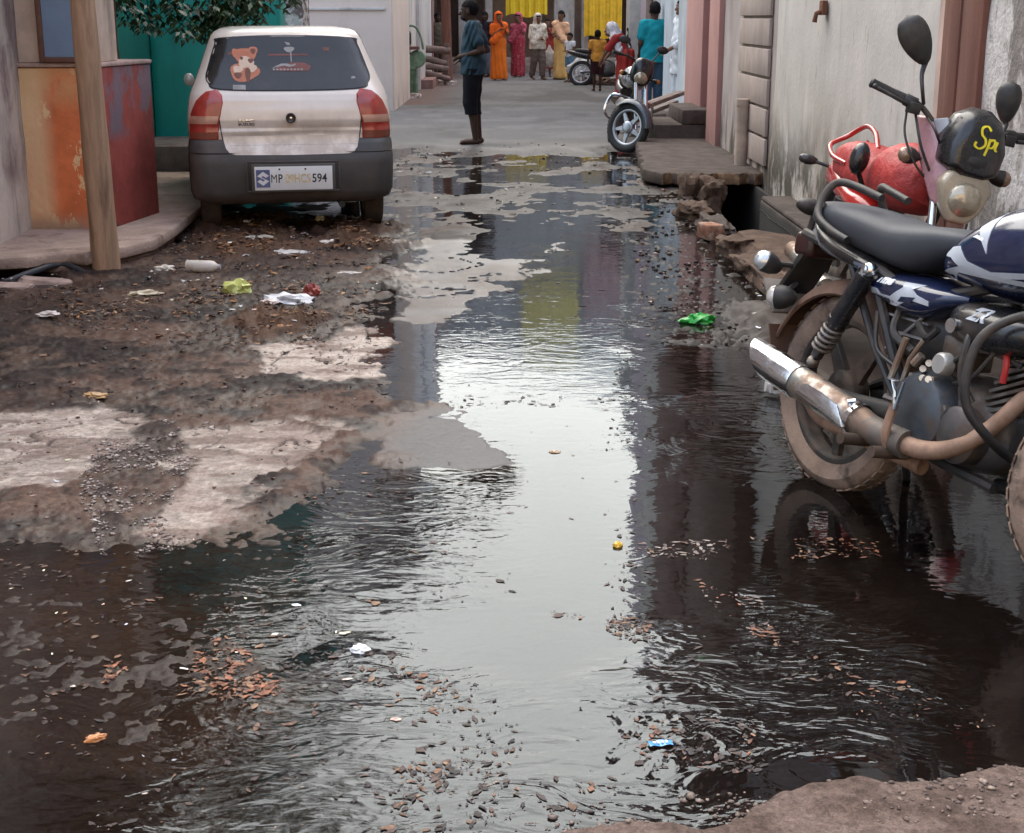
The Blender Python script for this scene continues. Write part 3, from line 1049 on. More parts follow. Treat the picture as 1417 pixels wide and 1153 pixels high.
# concrete bench between drain and wall
kb = MB(); wall(kb, 2.022, 2.3, 8.6, 11.78, .072, .11); wall(kb, 2.073, 2.3, 8.6, 11.78, -.5, .071); wall(kb, 1.99, 2.3, 7.6, 8.57, -.3, .08)
o = kb.build('drain_kerb', conc_m, bevel=.025); tag(o, kind='structure')


def rock(name, c, s, mat, rz=0, seed=1, label=None, cat='stone', group=None, sub=2, rough=.25, rnd=.42):
    bm = bmesh.new()
    bmesh.ops.create_cube(bm, size=1)
    bmesh.ops.subdivide_edges(bm, edges=bm.edges, cuts=9, use_grid_fill=True)
    rr = random.Random(seed)
    off = Vector((rr.uniform(0, 50), rr.uniform(0, 50), rr.uniform(0, 50)))
    from mathutils import noise as mn
    for v in bm.verts:
        p = v.co.copy()
        r = p.normalized() * .62
        p = p.lerp(r, rnd)
        d = mn.fractal(p * 2.3 + off, 1.0, 2.0, 6) * rough * 1.15
        p *= 1 + d
        v.co = Vector((p.x * s[0], p.y * s[1], p.z * s[2]))
    me = bpy.data.meshes.new(name); bm.to_mesh(me); bm.free()
    me.materials.append(mat); me.shade_smooth(); me.set_sharp_from_angle(angle=R(32))
    o = bpy.data.objects.new(name, me); COL.objects.link(o)
    o.location = c; o.rotation_euler = (rr.uniform(-.12, .12), rr.uniform(-.12, .12), rz)
    if label: tag(o, label, cat, group)
    return o


# slab bridge over the drain
sb = MB()
front = [(1.24, 13.9), (1.22, 13.62), (1.26, 13.45)] + [(1.27 + (2.29 - 1.27) * i / 22, 13.22 + .04 * math.sin(i * 2.1) + .035 * math.sin(i * 5) + (.10 if i < 2 else 0)) for i in range(1, 23)]
poly = front + [(2.29, 17.15)] + [(1.44 - .17 * t + .02 * math.sin(t * 37) + .015 * math.sin(t * 61), 17.15 - 3.0 * t) for t in np.linspace(0, 1, 16)]
sb.prism(poly, .035, .145)
slab = sb.build('drain_slab', [conc_m], bevel=.015)
slab.data.materials.append(ochre_m)
for p in slab.data.polygons:
    if p.normal.y < -.5 and p.center.y < 14:
        p.material_index = 1
tag(slab, 'cracked concrete slab bridging the open drain below the grey house', 'slab')
gkerb = 'rough kerb stones along the drain'
for i, (px, py, w, d, h, lab) in enumerate([(958, 268, .20, .30, .26, 'rounded brown boulder propping the slab corner'), (985, 272, .20, .30, .25, 'brown boulder in the mouth of the drain under the slab'),
                                   (960, 300, .20, .5, .17, 'long brown kerb stone directly before the boulders'), (990, 322, .17, .6, .16, 'pale flat kerb stone beside the lone brick'),
                                   (1015, 350, .17, .55, .16, 'worn kerb stone between the brick and the muddy drain end'), (1043, 378, .17, .6, .15, 'low kerb stone at the near end of the open drain'),
                                   (1072, 402, .16, .5, .14, 'nearest kerb stone just above the chrome indicator')]):
    x, y = gp(px, py)
    rock('kerb_stone', (x, y, .02), (w, d, h), stone_m if i != 3 else conc_m, .06, 40 + i, lab, 'stone', gkerb, rough=.34, rnd=.6 if i < 3 else .3)
x, y = gp(1085, 352, .05)
rock('flat_stone', (x, y, .01), (.42, .9, .16), stone_m, .15, 71, 'flat brown stone plate bridging the drain behind the motorcycle tail', 'stone', rough=.08)
# brick by the drain
x, y = gp(983, 332)
bk = MB(); bk.box((0, 0, .06), (.12, .20, .11), Matrix.Rotation(.35, 3, 'Z'))
o = bk.build('brick', surf('old_brick', (.30, .15, .10), .9, var=.4, vscale=14, layers=[dict(c=(.42, .33, .26), s=12, lo=.5, hi=.62)]), bevel=.012, seg=3)
o.location = (x, y, 0); tag(o, 'lone broken orange brick standing on the kerb beside the drain', 'brick')
# steps to the pink house
st = thing('doorstep', 'two worn concrete steps leading up to the pink house', 'steps', (0, 0, 0))
wallobj('step', conc_m, st, (1.66, 2.42, 17.16, 18.6, -.3, .30), bevel=.02)
wallobj('step', conc_m, st, (1.98, 2.418, 17.158, 18.6, .302, .47), bevel=.02)
# planks
for i, (a_, b_, lab) in enumerate([((1.45, 19.0, .32), (2.25, 19.6, .55), 'topmost weathered plank leaning across the plank pile'), ((1.5, 19.2, .22), (2.2, 19.3, .30), 'middle grey plank of the pile behind the black motorcycle'),
                              ((1.35, 19.5, .12), (2.2, 19.8, .42), 'steeply tilted plank at the back of the pile'), ((1.5, 18.9, .06), (2.1, 19.1, .09), 'lowest plank lying flat under the pile'), ((1.3, 18.9, .55), (1.6, 19.2, .20), 'short plank sloping down at the left of the pile')]):
    pm = MB(); pm.bar(a_, b_, .17, .05)
    tag(pm.build('plank', surf('weathered_wood', (.22, .175, .15), .9, var=.3, vscale=(3, 20, 20)), bevel=.006), lab, 'plank', 'planks heaped by the steps')
x, y = 2.05, 18.0
rock('rubble_stone', (2.16, 19.0, .2), (.3, .4, .35), darkwall_m, 0, 5, 'dark lump of rubble between shutter and steps', 'rubble')
# red cloth above the wall
rc = thing('flag', 'red cloth flag on a thin pole on top of the white wall', 'flag', (2.35, 9.3, 3.53))
MB().tube([(0, 0, 0), (0, 0, 1.25)], .015, 8).build('pole', steel_m, rc)
fl = MB(); n = 8
vs = [(0.012 + .04 * math.sin(i * 1.2 + j), -.03 - .45 * i / n, 1.2 - .6 * j / n - .12 * i / n) for j in range(n + 1) for i in range(n + 1)]
fl.add(vs, [(j * (n + 1) + i, j * (n + 1) + i + 1, (j + 1) * (n + 1) + i + 1, (j + 1) * (n + 1) + i) for j in range(n) for i in range(n)])
fl.build('cloth', surf('red_cloth', (.42, .05, .035), .9), rc, fixn=False)

# =================================================================== left-hand side
LZ = .12
purple_m = surf('mottled_grey_plaster', (.48, .405, .345), .9, var=.2, vscale=2.2, bump=.7, bscale=30, bdist=.008, layers=[
    dict(c=(.17, .095, .10), s=(2.5, 2.5, 1.3), lo=.42, hi=.62, z=(.55, .72), wob=.25, a=.8), dict(c=(.52, .44, .36), s=(4, 4, 2), lo=.52, hi=.66, a=.7), dict(c=(.16, .12, .10), s=(5, 5, 1), lo=.5, hi=.7, a=.7)])
orange_m = surf('orange_yellow_limewash', (.62, .165, .062), .85, var=.2, vscale=3, bump=.6, bscale=28, bdist=.006, layers=[
    dict(c=(.70, .42, .22), s=(3.2, 3.2, 2.0), lo=.545, hi=.57, a=.9), dict(c=(.72, .46, .26), s=(2, 2, 1), lo=.25, hi=.5, x=(-2.97, -3.12), wob=.10, a=.9),
    dict(c=(.60, .40, .18), s=(5, 5, 3), lo=.38, hi=.55, z=(.98, 1.2), wob=.2, a=.5), dict(c=(.74, .52, .27), s=(6, 6, 3), lo=.585, hi=.60, a=.8), dict(c=(.34, .22, .15), s=(4, 4, 1.5), lo=.35, hi=.6, z=(.32, .16), wob=.1)])
maroon_m = surf('maroon_limewash', (.26, .058, .046), .85, var=.25, vscale=3, bump=.6, bscale=28, bdist=.006, layers=[
    dict(c=(.13, .125, .15), s=(3, 3, 2), lo=.46, hi=.56, z=(.72, .85), wob=.1, a=.75), dict(c=(.085, .05, .055), s=(3, 3, 2), lo=.45, hi=.6, z=(.45, .28), wob=.15)])
teal_m = surf('teal_paint', (.011, .21, .165), .55, var=.12, vscale=1.5, layers=[dict(c=(.008, .10, .075), s=(2, 2, .5), lo=.5, hi=.75, a=.6)])
ledge_m = surf('ledge_concrete', (.36, .26, .21), .9, var=.2, vscale=4, bump=.9, bscale=40, bdist=.01, layers=[dict(c=(.15, .10, .08), s=(5, 5, 5), lo=.52, hi=.7, a=.7)])
P0 = gp(0, 338, LZ); PC = gp(46, 316, LZ); PE = gp(126, 315, LZ)
XPW = PC[0]; YFW = PC[1]
Lh = bld('corner_house', 'mottled grey and orange corner house at far left with a blue window shutter')
plaster_face('wall', purple_m, Lh, XPW, 4.8, YFW, -.5, 4.4, amp=.02, seed=6, left=True)
wallobj('front_wall', surf('pale_brown_plaster', (.60, .46, .37), .9, var=.15, layers=[grime]), Lh, (XPW - .33, -2.735, YFW + .002, YFW + .5, 1.216, 4.4))
wallobj('low_wall', orange_m, Lh, (XPW - .3, -2.735, YFW - .03, YFW + .55, -.3, 1.185), bevel=.02)
red0 = gp(157, 309, LZ); red1 = gp(221, 294, LZ)
rb = MB(); rb.prism([(-2.731, YFW + .02), (-2.72, YFW - .025), (red1[0], red1[1]), (red1[0] - .5, red1[1] + .1), (-2.731, YFW + .54)], -.3, 1.185)
rb.build('low_wall', maroon_m, Lh, bevel=.02)['label'] = 'maroon low wall end with bluish smears'
ct = MB(); ct.prism([(XPW - .3, YFW - .04), (-2.715, YFW - .04), (red1[0] + .012, red1[1] + .012), (red1[0] - .52, red1[1] + .13), (XPW - .3, YFW + .55)], 1.187, 1.215)
ct.build('coping', surf('coping_plaster', (.40, .28, .24), .9, var=.3, vscale=7), Lh, bevel=.008)
sf = MB()
sx0, sx1, sz0, sz1, sy = -3.10, -2.775, 1.218, 2.25, YFW - .055
for q in ((sx0, sx0 + .035, sz0, sz1), (sx1 - .035, sx1, sz0, sz1)):
    wall(sf, q[0], q[1], sy - .02, sy + .03, q[2], q[3])
wall(sf, sx0 + .035, sx1 - .035, sy - .018, sy + .028, sz0, sz0 + .035); wall(sf, sx0 + .035, sx1 - .035, sy - .018, sy + .028, sz1 - .035, sz1)
fr_ = sf.build('window', surf('brown_frame_paint', (.13, .055, .035), .6), Lh, bevel=.005)
sp = MB(); wall(sp, sx0 + .034, sx1 - .034, sy, sy + .014, sz0 + .034, sz1 - .034)
sp.build('shutter', surf('blue_grey_sheet', (.16, .225, .32), .45, var=.1, vscale=3, layers=[dict(c=(.25, .29, .34), s=(6, 6, 2), lo=.5, hi=.7, a=.5)]), fr_)
wallobj('window_post', brown_m, Lh, (-2.768, -2.735, YFW - .05, YFW - .002, 1.216, 4.4))
hk = MB(); hk.tube([(-2.757, sy - .06, 1.47), (-2.747, sy - .075, 1.44), (-2.742, sy - .07, 1.40)], .008, 8); hk.ell((-2.757, sy - .05, 1.475), .017)
hk.build('latch', surf('black_iron', (.03, .025, .025), .5), fr_)
wallobj('roof', conc_m, Lh, (-7, -2.75, 4.8, YFW + .6, 4.403, 4.55))
wallobj('upper_wall', purple_m, Lh, (-7, -3.5, 4.8, YFW + .5, 0, 4.39))
# ledge with drain hole below
lp = [gp(x, y, LZ) for x, y in ((-60, 364), (0, 357), (40, 355), (62, 351), (95, 349), (118, 352), (140, 346), (175, 341), (215, 331), (245, 312), (276, 287), (300, 266))]
lb = MB(); lb.prism(lp + [(-2.35, 13.6), (-3.9, 13.6), (-3.9, 7.9)], .045, LZ)
tag(lb.build('ledge', ledge_m, bevel=.02), 'worn concrete ledge along the foot of the orange wall', 'ledge')
sk = MB()
pA, pB = gp(92, 352, LZ), gp(215, 332, LZ)
sk.prism([(pA[0] + .02, pA[1] + .04), (gp(140, 347, LZ)[0], gp(140, 347, LZ)[1] + .03), (pB[0] - .03, pB[1] + .04), (lp[-2][0] - .05, lp[-2][1]), (lp[-1][0] - .05, lp[-1][1]), (-2.4, 13.5), (-3.9, 13.5), (-3.9, 9.0)], -.3, .043)
tag(sk.build('ledge_footing', surf('brown_footing', (.14, .09, .07), .95, var=.3), bevel=.02), 'brown earth footing under the concrete ledge beside the dark gap', 'footing')
# leaning wooden pole
bx, by = gp(148, 374); tx, tz = -2.66, 1.75
pl = MB()
P1 = Vector((bx, by, -.15)); P2 = Vector((bx + .02, by - .16, 1.62)); dirn = (P2 - P1).normalized()
pts = [P1 + dirn * t for t in np.linspace(0, 4.2, 24)]
pl.tube([tuple(p) for p in pts], [.088 - .0052 * i * .35 + .002 * math.sin(i * 1.7) for i in range(24)], 16)
polem = surf('pole_wood', (.36, .225, .145), .85, var=.25, vscale=(14, 14, 1.1), bump=.8, bscale=40, bdist=.004, layers=[
    dict(c=(.12, .065, .045), s=(10, 10, .9), lo=.5, hi=.68, a=.8), dict(c=(.42, .30, .21), s=(22, 22, .8), lo=.56, hi=.7, a=.6), dict(c=(.11, .06, .04), s=(6, 6, 6), lo=.66, hi=.72)])
tag(pl.build('wooden_pole', polem), 'thick leaning brown wooden pole standing before the orange wall', 'pole')
hp = [gp(-60, 396), gp(0, 388), gp(40, 383), gp(85, 376), gp(120, 381), gp(137, 384)]
MBh = MB(); MBh.tube([(p[0], p[1], z) for p, z in zip(hp, (-.05, -.02, .02, .045, .01, -.02))], .02, 10, smooth=5)
tag(MBh.build('hose', surf('black_hose', (.03, .03, .034), .5)), 'black rubber hose curving from the pole foot past the ledge gap', 'hose')
for i, (px, py, w, lab) in enumerate([(15, 398, .26, 'pale broken stone slab left of the hose end'), (72, 391, .36, 'long pinkish stone slab beneath the curving hose')]):
    x, y = gp(px, py)
    rock('flat_stone', (x, y, -.02), (w, .16, .08), surf('pink_stone', (.34, .24, .20), .9, var=.3), .1, 90 + i, lab, 'stone', rough=.15)
# teal house
T = bld('teal_house', 'teal painted house wall between the maroon low wall and the car')
wallobj('wall', teal_m, T, (-4.2, -3.62, 10.5, 15.2, -.3, 5.2))
tw = MB(); tw.prism([(-3.615, 14.9), (-3.53, 14.9), (-2.4, 15.5), (-2.4, 15.9), (-3.615, 15.9)], -.3, 5.2)
tw.build('wall', surf('lit_teal_paint', (.015, .36, .30), .5, var=.12, vscale=1.5, layers=[dict(c=(.01, .16, .13), s=(2, 2, .5), lo=.5, hi=.75, a=.5)]), T, bevel=.01)['label'] = 'brighter teal wall turned to the street'  # same teal painted lighter for the face that catches more light
wallobj('step', surf('dark_stone_step', (.17, .13, .11), .9, var=.3), T, (-3.6, -2.75, 13.65, 14.8, -.3, .35), bevel=.02)
wallobj('roof', conc_m, T, (-6, -3.2, 10.4, 16, 5.203, 5.33))
# dark gate pier and peeling brick pier behind the car roof
Gp = bld('gate_pier', 'dark brown gate pier rising behind the car roof', 'pier')
wallobj('pier', darkwall_m, Gp, (-3.95, -3.38, 19.5, 20.2, -.3, 3.4))
Bp = bld('brick_pier', 'peeling whitewashed brick pier between dark pier and cream house', 'pier')
wallobj('pier', surf('peeling_whitewash', (.52, .48, .46), .9, var=.3, vscale=5, bump=1, bscale=14, bdist=.02, layers=[dict(c=(.13, .09, .085), s=(5, 5, 9), lo=.46, hi=.54, a=.9)]), Bp, (-3.37, -2.70, 19.3, 20.0, -.3, 3.4))
# cream house and white house
Cm = bld('cream_house', 'tall cream limewashed house directly right of and behind the car', 'house')
cfx = gp(546, 156)
plaster_face('wall', cream_m, Cm, cfx[0], cfx[1], 28.0, -.4, 7.6, amp=.008, seed=8, left=True)
cw = MB(); wall(cw, -6.5, cfx[0] - .36, cfx[1] + .01, 28, -.4, 7.6)
cw.build('wall', cream_m, Cm)
wallobj('front_wall', cream_m, Cm, (-6.5, cfx[0] - .002, cfx[1] - .16, cfx[1] - .003, -.4, 7.6))
wallobj('ledge', paleg_m, Cm, (-6.5, cfx[0] - .1, cfx[1] - .20, cfx[1] - .163, 1.62, 1.66))
Wh = bld('white_house', 'white painted house wall behind the green hand pump cart')
wallobj('wall', whiteb_m, Wh, (-7, -2.02, 28.03, 31.5, -.4, 9.2), (-7, -1.95, 31.503, 36.2, -.4, 9.2))
wallobj('plinth', surf('reddish_plinth', (.26, .15, .13), .9), Wh, (-1.948, -1.70, 31.8, 36.0, -.3, .22))
PP = bld('pink_post_house', 'house corner with dull pink post beyond the white house')
wallobj('post', surf('dull_pink_paint', (.36, .17, .16), .8, var=.15), PP, (-2.3, -1.93, 36.3, 36.75, -.3, 9))
wallobj('wall', darkwall_m, PP, (-8, -2.31, 36.3, 41.4, -.3, 8.6))
# wooden post in front of junction
wp = MB(); wp.tube([(-1.52, 35.2, -.2), (-1.56, 35.25, 2.0), (-1.53, 35.3, 5.2)], [.12, .11, .10], 10)
tag(wp.build('wooden_post', surf('red_brown_post', (.19, .085, .06), .85, var=.3, vscale=(6, 6, 1))), 'red brown wooden post beside the heap of logs', 'post')

# --- unseen house front added behind the viewpoint; its pale face bounces daylight up the lane
Nb = bld('bounce_house_front', 'unseen cream house front added behind the viewpoint to bounce light')
nbm = surf('warm_cream_limewash', (.84, .69, .52), .9, var=.06, vscale=1.2, layers=[dict(c=(.62, .48, .36), s=(2, 2, .6), lo=.5, hi=.75, a=.6)])
wallobj('wall', nbm, Nb, (-9, 9, -6.4, -6.0, -.6, 6.5))
wallobj('door', darkwall_m, Nb, (-.6, .5, -5.998, -5.95, 0, 2.1))
for x0 in (-4.4, 2.6):
    wallobj('window', woodd_m, Nb, (x0, x0 + 1.0, -5.998, -5.95, 1.0, 2.2))
wallobj('roof', conc_m, Nb, (-9.3, 9.3, -9, -5.7, 6.503, 6.65))

# --- far facade across the junction
Fa = bld('far_house', 'two storey house across the far junction with grey pillars and dark doorways')
FY = 42.0
wallobj('upper_wall', paleg_m, Fa, (-9, 11, FY + .3, FY + 1, 2.75, 7.9))
fm = surf('far_grey_paint', (.50, .46, .43), .85, var=.15, layers=[grime])
wallobj('wall', surf('far_brown_wall', (.30, .22, .18), .9, var=.25, vscale=1.5, layers=[grime]), Fa, (-9, 11, FY + 1.2, FY + 1.5, -.3, 2.74))
for (x0, x1) in ((-2.6, -2.2), (-1.5, -1.15), (1.18, 1.75), (1.95, 2.15), (3.4, 4.0), (-.75, -.55)):
    wallobj('pillar', fm, Fa, (x0, x1, FY, FY + .6, -.3, 2.74), bevel=.02)
wallobj('plinth', surf('far_plinth', (.30, .23, .19), .9, var=.3), Fa, (-9, 11, FY - .6, FY - .002, -.3, .42), (-9, 11, FY + .605, FY + 1.19, -.3, .42))
fdm = surf('far_door_wood', (.10, .06, .05), .7)
for x0, x1 in ((-1.1, -.8), (2.2, 3.35), (-2.15, -1.55)):
    wallobj('door', fdm, Fa, (x0, x1, FY + .9, FY + .95, .43, 2.5))
wallobj('cornice', paleg_m, Fa, (-9, 11, FY - .25, FY + .298, 2.75, 2.9))
wallobj('parapet', fm, Fa, (-9, 11, FY + .2, FY + .35, 7.903, 8.15))
for wx0 in (-1.4, 2.6):
    wallobj('window', glass_m, Fa, (wx0, wx0 + .9, FY + .27, FY + .298, 4.0, 5.3))
yel_m = surf('yellow_cloth', (.92, .62, .03), .8, var=.08, vscale=4, bump=.2)


def cloth(name, label, x0, x1, y, z0, z1, folds, amp, mat, group):
    nx, nz = 60, 16
    u, w = np.meshgrid(np.linspace(0, 1, nx), np.linspace(0, 1, nz))
    xx = x0 + (x1 - x0) * u; zz = z1 + (z0 + .05 * np.sin(u * 9) - z1) * w
    yy = y + amp * (np.sin(u * folds * 6.28) + .5 * np.sin(u * folds * 2.7 * 6.28 + 1)) * (.3 + .7 * w)
    k = np.arange(u.size).reshape(u.shape)
    q = np.stack([k[:-1, :-1], k[1:, :-1], k[1:, 1:], k[:-1, 1:]], -1).reshape(-1, 4)
    V = np.stack([xx, yy, zz], -1).reshape(-1, 3)
    V2 = V + np.array([0, .012, 0])
    n0 = len(V)
    o = np_mesh(name, np.concatenate([V, V2]), np.concatenate([q, q[:, ::-1] + n0]), mat)
    return tag(o, label, 'cloth', group)


gy = 'yellow sheets hung on the far house'
cloth('hanging_cloth', 'bright yellow sheet hanging above the women across the junction', -.17, .98, FY - .35, 1.56, 2.72, 5, .035, yel_m, gy)
cloth('hanging_cloth', 'darker yellow sheet hanging right of the grey pillar', 2.0, 3.05, FY - .35, .98, 2.72, 4, .03, surf('deep_yellow_cloth', (.85, .50, .03), .8, var=.15), gy)
cloth('hanging_cloth', 'wide yellow sheet hung from the upper storey of the far house', .3, 1.95, FY - .02, 6.0, 7.8, 5, .04, surf('pale_yellow_cloth', (.95, .78, .32), .8, var=.08, vscale=4), gy)
cloth('hanging_cloth', 'pale pink sheet beside the yellow one on the upper storey', 2.1, 3.7, FY - .02, 4.9, 7.0, 5, .04, surf('pink_cloth', (.62, .42, .40), .85), gy)

# =================================================================== tree on the left
tr = thing('street_tree', 'leafy tree with dark trunk behind the maroon low wall', 'tree', (-3.05, 11.0, 0))
barkm = surf('dark_bark', (.085, .048, .036), .95, var=.35, vscale=(9, 9, 2), bump=1, bscale=30, bdist=.02)
tk = MB()
tk.tube([(0, 0, -.2), (.03, 0, .6), (-.02, .05, 1.3), (.0, .1, 2.0), (.05, .12, 2.8), (.1, .1, 3.6)], [.20, .165, .15, .14, .12, .09], 14, smooth=4)
limbs = [[(.0, .1, 2.0), (.5, .5, 2.6), (1.1, .8, 2.95), (1.8, .9, 3.0)], [(.05, .12, 2.8), (-.5, .4, 3.5), (-.9, .6, 4.4)], [(.1, .1, 3.4), (.6, -.3, 4.2), (1.0, -.6, 4.9)], [(.1, .1, 3.6), (.2, .5, 4.6), (.1, .8, 5.4)],
         [(0, .08, 1.8), (.25, .7, 2.2), (.4, 1.4, 2.15), (.5, 2.0, 1.8)], [(1.1, .8, 2.95), (1.9, .6, 2.75), (2.7, .5, 2.3)]]
for l in limbs:
    tk.tube(l, [.07, .05, .035, .02][:len(l)], 8, smooth=4)
tk.build('trunk', barkm, tr)
lv_m, nt, bs = new_mat('leaf')
oi = N(nt, 'ShaderNodeAttribute', attribute_name='col')
nt.links.new(oi.outputs['Color'], bs.inputs['Base Color'])
bs.inputs['Roughness'].default_value = .42
bs.inputs['Transmission Weight'].default_value = 0


def leaves(centres, n, size, seed):
    r = np.random.default_rng(seed)
    V = []; cols = []
    tot = sum(c[3] ** 2 for c in centres)
    P = []
    for c in centres:
        k = int(n * c[3] ** 2 / tot)
        d = r.normal(size=(k, 3)); d /= np.linalg.norm(d, axis=1)[:, None]
        rad = c[3] * (.35 + .65 * r.random(k) ** .5)
        p = np.array(c[:3]) + d * rad[:, None] * np.array([1, 1, .75])
        # clumps: keep those where a noise is high
        keep = fbm(p[:, 0] * 2.6 + p[:, 2] * 1.7, p[:, 1] * 2.6 - p[:, 2] * 2.1, 7, 3) > .43
        P.append(p[keep])
    P = np.concatenate(P)
    k = len(P)
    a = r.random(k) * 6.28; tilt = r.normal(0, .55, k); L = size * (.7 + .6 * r.random(k)); Wd = L * .42
    ax = np.stack([np.cos(a), np.sin(a), -.35 - .5 * r.random(k)], 1); ax /= np.linalg.norm(ax, axis=1)[:, None]
    sd = np.stack([-np.sin(a), np.cos(a), np.zeros(k)], 1)
    nn = np.cross(ax, sd)
    sd = sd * np.cos(tilt)[:, None] + nn * np.sin(tilt)[:, None]
    p0 = P; p1 = P + ax * (L * .45)[:, None] + sd * Wd[:, None] * .5; p2 = P + ax * L[:, None] + np.array([0, 0, -.012]); p3 = P + ax * (L * .45)[:, None] - sd * Wd[:, None] * .5
    V = np.stack([p0, p1, p2, p3], 1).reshape(-1, 3)
    F = np.arange(k * 4).reshape(-1, 4)
    base = np.array([.020, .052, .012]); t = r.random((k, 1))
    cl = base * (.55 + .9 * t) + np.array([.03, .02, 0]) * (r.random((k, 1)) > .9)
    return V, F, np.repeat(cl, 4, 0)


cent = [(.1, .3, 4.6, 1.5), (-.9, .7, 4.6, 1.1), (1.0, -.3, 4.9, 1.1), (1.5, .9, 3.4, .85), (.2, .9, 5.5, 1.1), (2.0, .7, 3.1, .5), (1.0, .7, 3.1, .7),
        (.35, 1.35, 2.35, .55), (.1, 1.9, 2.05, .5), (.65, 2.3, 1.75, .36), (.25, 1.2, 2.0, .42), (.45, 1.8, 1.78, .36), (-.1, 1.4, 1.95, .35), (.72, 2.6, 1.95, .36), (.4, 2.2, 1.62, .2), (-.6, .9, 3.4, .9)]
V_, F_, C_ = leaves(cent, 15000, .105, 3)
V3_, F3_, C3_ = leaves([(2.75, .5, 2.28, .24), (2.45, .45, 2.33, .26), (2.2, .5, 2.42, .26), (2.95, .5, 2.22, .16)], 2600, .08, 15)
C_ = np.concatenate([C_, C3_]); F_ = np.concatenate([F_, F3_ + len(V_)]); V_ = np.concatenate([V_, V3_])
V2_, F2_, C2_ = leaves([(.05, 1.75, 1.85, .5), (-.3, 1.6, 1.9, .5), (.5, 2.0, 1.75, .45), (.3, 1.9, 1.52, .3), (-.05, 1.8, 1.60, .3), (.65, 2.2, 1.52, .26), (.9, 2.3, 1.85, .4), (.45, 2.1, 1.42, .16)], 7500, .075, 9)
C_ = np.concatenate([C_, C2_]); F_ = np.concatenate([F_, F2_ + len(V_)]); V_ = np.concatenate([V_, V2_])
np_mesh('crown', V_, F_, lv_m, tr, smooth=False, col=C_)
# =================================================================== the silver hatchback
silver_m = surf('silver_car_paint', (.80, .69, .60), .34, metal=.1, var=.06, vscale=2.5, bump=.12, bscale=9, bdist=.01, coat=.5, rvar=.06, layers=[
    dict(c=(.50, .42, .36), s=(4, 4, 2), lo=.55, hi=.8, a=.35, r=.6), dict(c=(.42, .31, .24), s=(7, 7, 7), lo=.38, hi=.62, z=(1.1, .7), wob=.2, a=.6, r=.7)])
bumper_m = surf('grey_bumper_plastic', (.062, .055, .052), .55, var=.15, vscale=4, bump=.2, bscale=120, layers=[
    dict(c=(.13, .095, .075), s=(3, 3, 3), lo=.45, hi=.7, a=.6, r=.8), dict(c=(.15, .10, .075), s=(5, 5, 5), lo=.35, hi=.6, z=(.45, .25), wob=.2, a=.7, r=.9)])
cglass_m = surf('tinted_car_glass', (.020, .018, .018), .16, var=.2, bump=.04, bscale=4, bdist=.02, layers=[dict(c=(.06, .05, .045), s=(3, 3, 3), lo=.5, hi=.8, a=.5, r=.4)])
rubber_m = surf('black_rubber', (.025, .022, .021), .75, layers=[dict(c=(.07, .05, .04), s=(6, 6, 6), lo=.42, hi=.65, a=.7)])
tyre_m = surf('dusty_tyre', (.035, .030, .027), .85, var=.2, bscale=80, layers=[dict(c=(.09, .065, .05), s=(5, 5, 5), lo=.35, hi=.6, a=.8)])
redlens_m = surf('red_lens', (.36, .035, .022), .2, var=.25, vscale=9, bump=.15, bscale=90, coat=.6)
amberlens_m = surf('pinkish_clear_lens', (.52, .27, .19), .2, bump=.15, bscale=90, coat=.6)
smokelens_m = surf('brown_lens', (.22, .06, .035), .25, coat=.6)
chrome_m = surf('chrome', (.72, .72, .73), .14, metal=1.0, var=.05, bump=.05)
black_m = surf('black_trim', (.014, .013, .013), .4)
platew_m = surf('plate_white', (.70, .68, .66), .45, var=.05)
blueplate_m = surf('plate_blue', (.10, .11, .24), .5)
ink_m = surf('black_ink', (.02, .02, .02), .6, bump=0)
CS = .97
car = thing('parked_car', 'silver hatchback with dented tailgate and stickers on its dark rear window', 'car', (-1.535, 10.235, .004), (0, 0, R(10.3)), scale=CS)


def car_shell(tab, nn=44):
    """stack of rounded plan outlines: (z, half width, rear y, front y, corner radius)"""
    rs = []
    for z, w, r, f, c in tab:
        ring = []
        cs = ((w - c, f - c * 1.2, 0), (-(w - c), f - c * 1.2, 90), (-(w - c), r + c, 180), (w - c, r + c, 270))
        for (px, py_, a0) in cs:
            cc = c if a0 >= 180 else c * 1.2
            for q in range(nn // 4):
                a = R(a0 + 90 * q / (nn // 4 - 1))
                ring.append((px + c * math.cos(a), py_ + cc * math.sin(a), z))
        # a gentle bow across the rear
        ring = [(x, y + (.045 * (x / w) ** 2 if y < r + c else 0), z) for x, y, z in ring]
        rs.append(ring)
    return rs


body_tab = [(.24, .66, .16, 3.28, .16), (.30, .695, .11, 3.36, .16), (.45, .715, .075, 3.42, .15), (.60, .728, .06, 3.45, .15), (.70, .732, .056, 3.45, .15), (.755, .735, .052, 3.44, .15),
            (.775, .735, .060, 3.43, .15), (.83, .735, .050, 3.40, .15), (.90, .729, .056, 3.30, .15), (.97, .718, .068, 3.05, .15), (1.01, .708, .082, 2.78, .15), (1.05, .694, .108, 2.66, .15),
            (1.12, .662, .165, 2.55, .15), (1.20, .630, .228, 2.44, .15), (1.28, .600, .29, 2.32, .15), (1.36, .570, .345, 2.18, .15), (1.415, .548, .385, 2.08, .15), (1.445, .525, .425, 2.0, .16), (1.465, .485, .48, 1.92, .18), (1.478, .40, .58, 1.8, .2), (1.482, .25, .8, 1.5, .2)]
mb = MB(); mb.rings(car_shell(body_tab))
body = mb.build('body', silver_m, car, smooth=50)
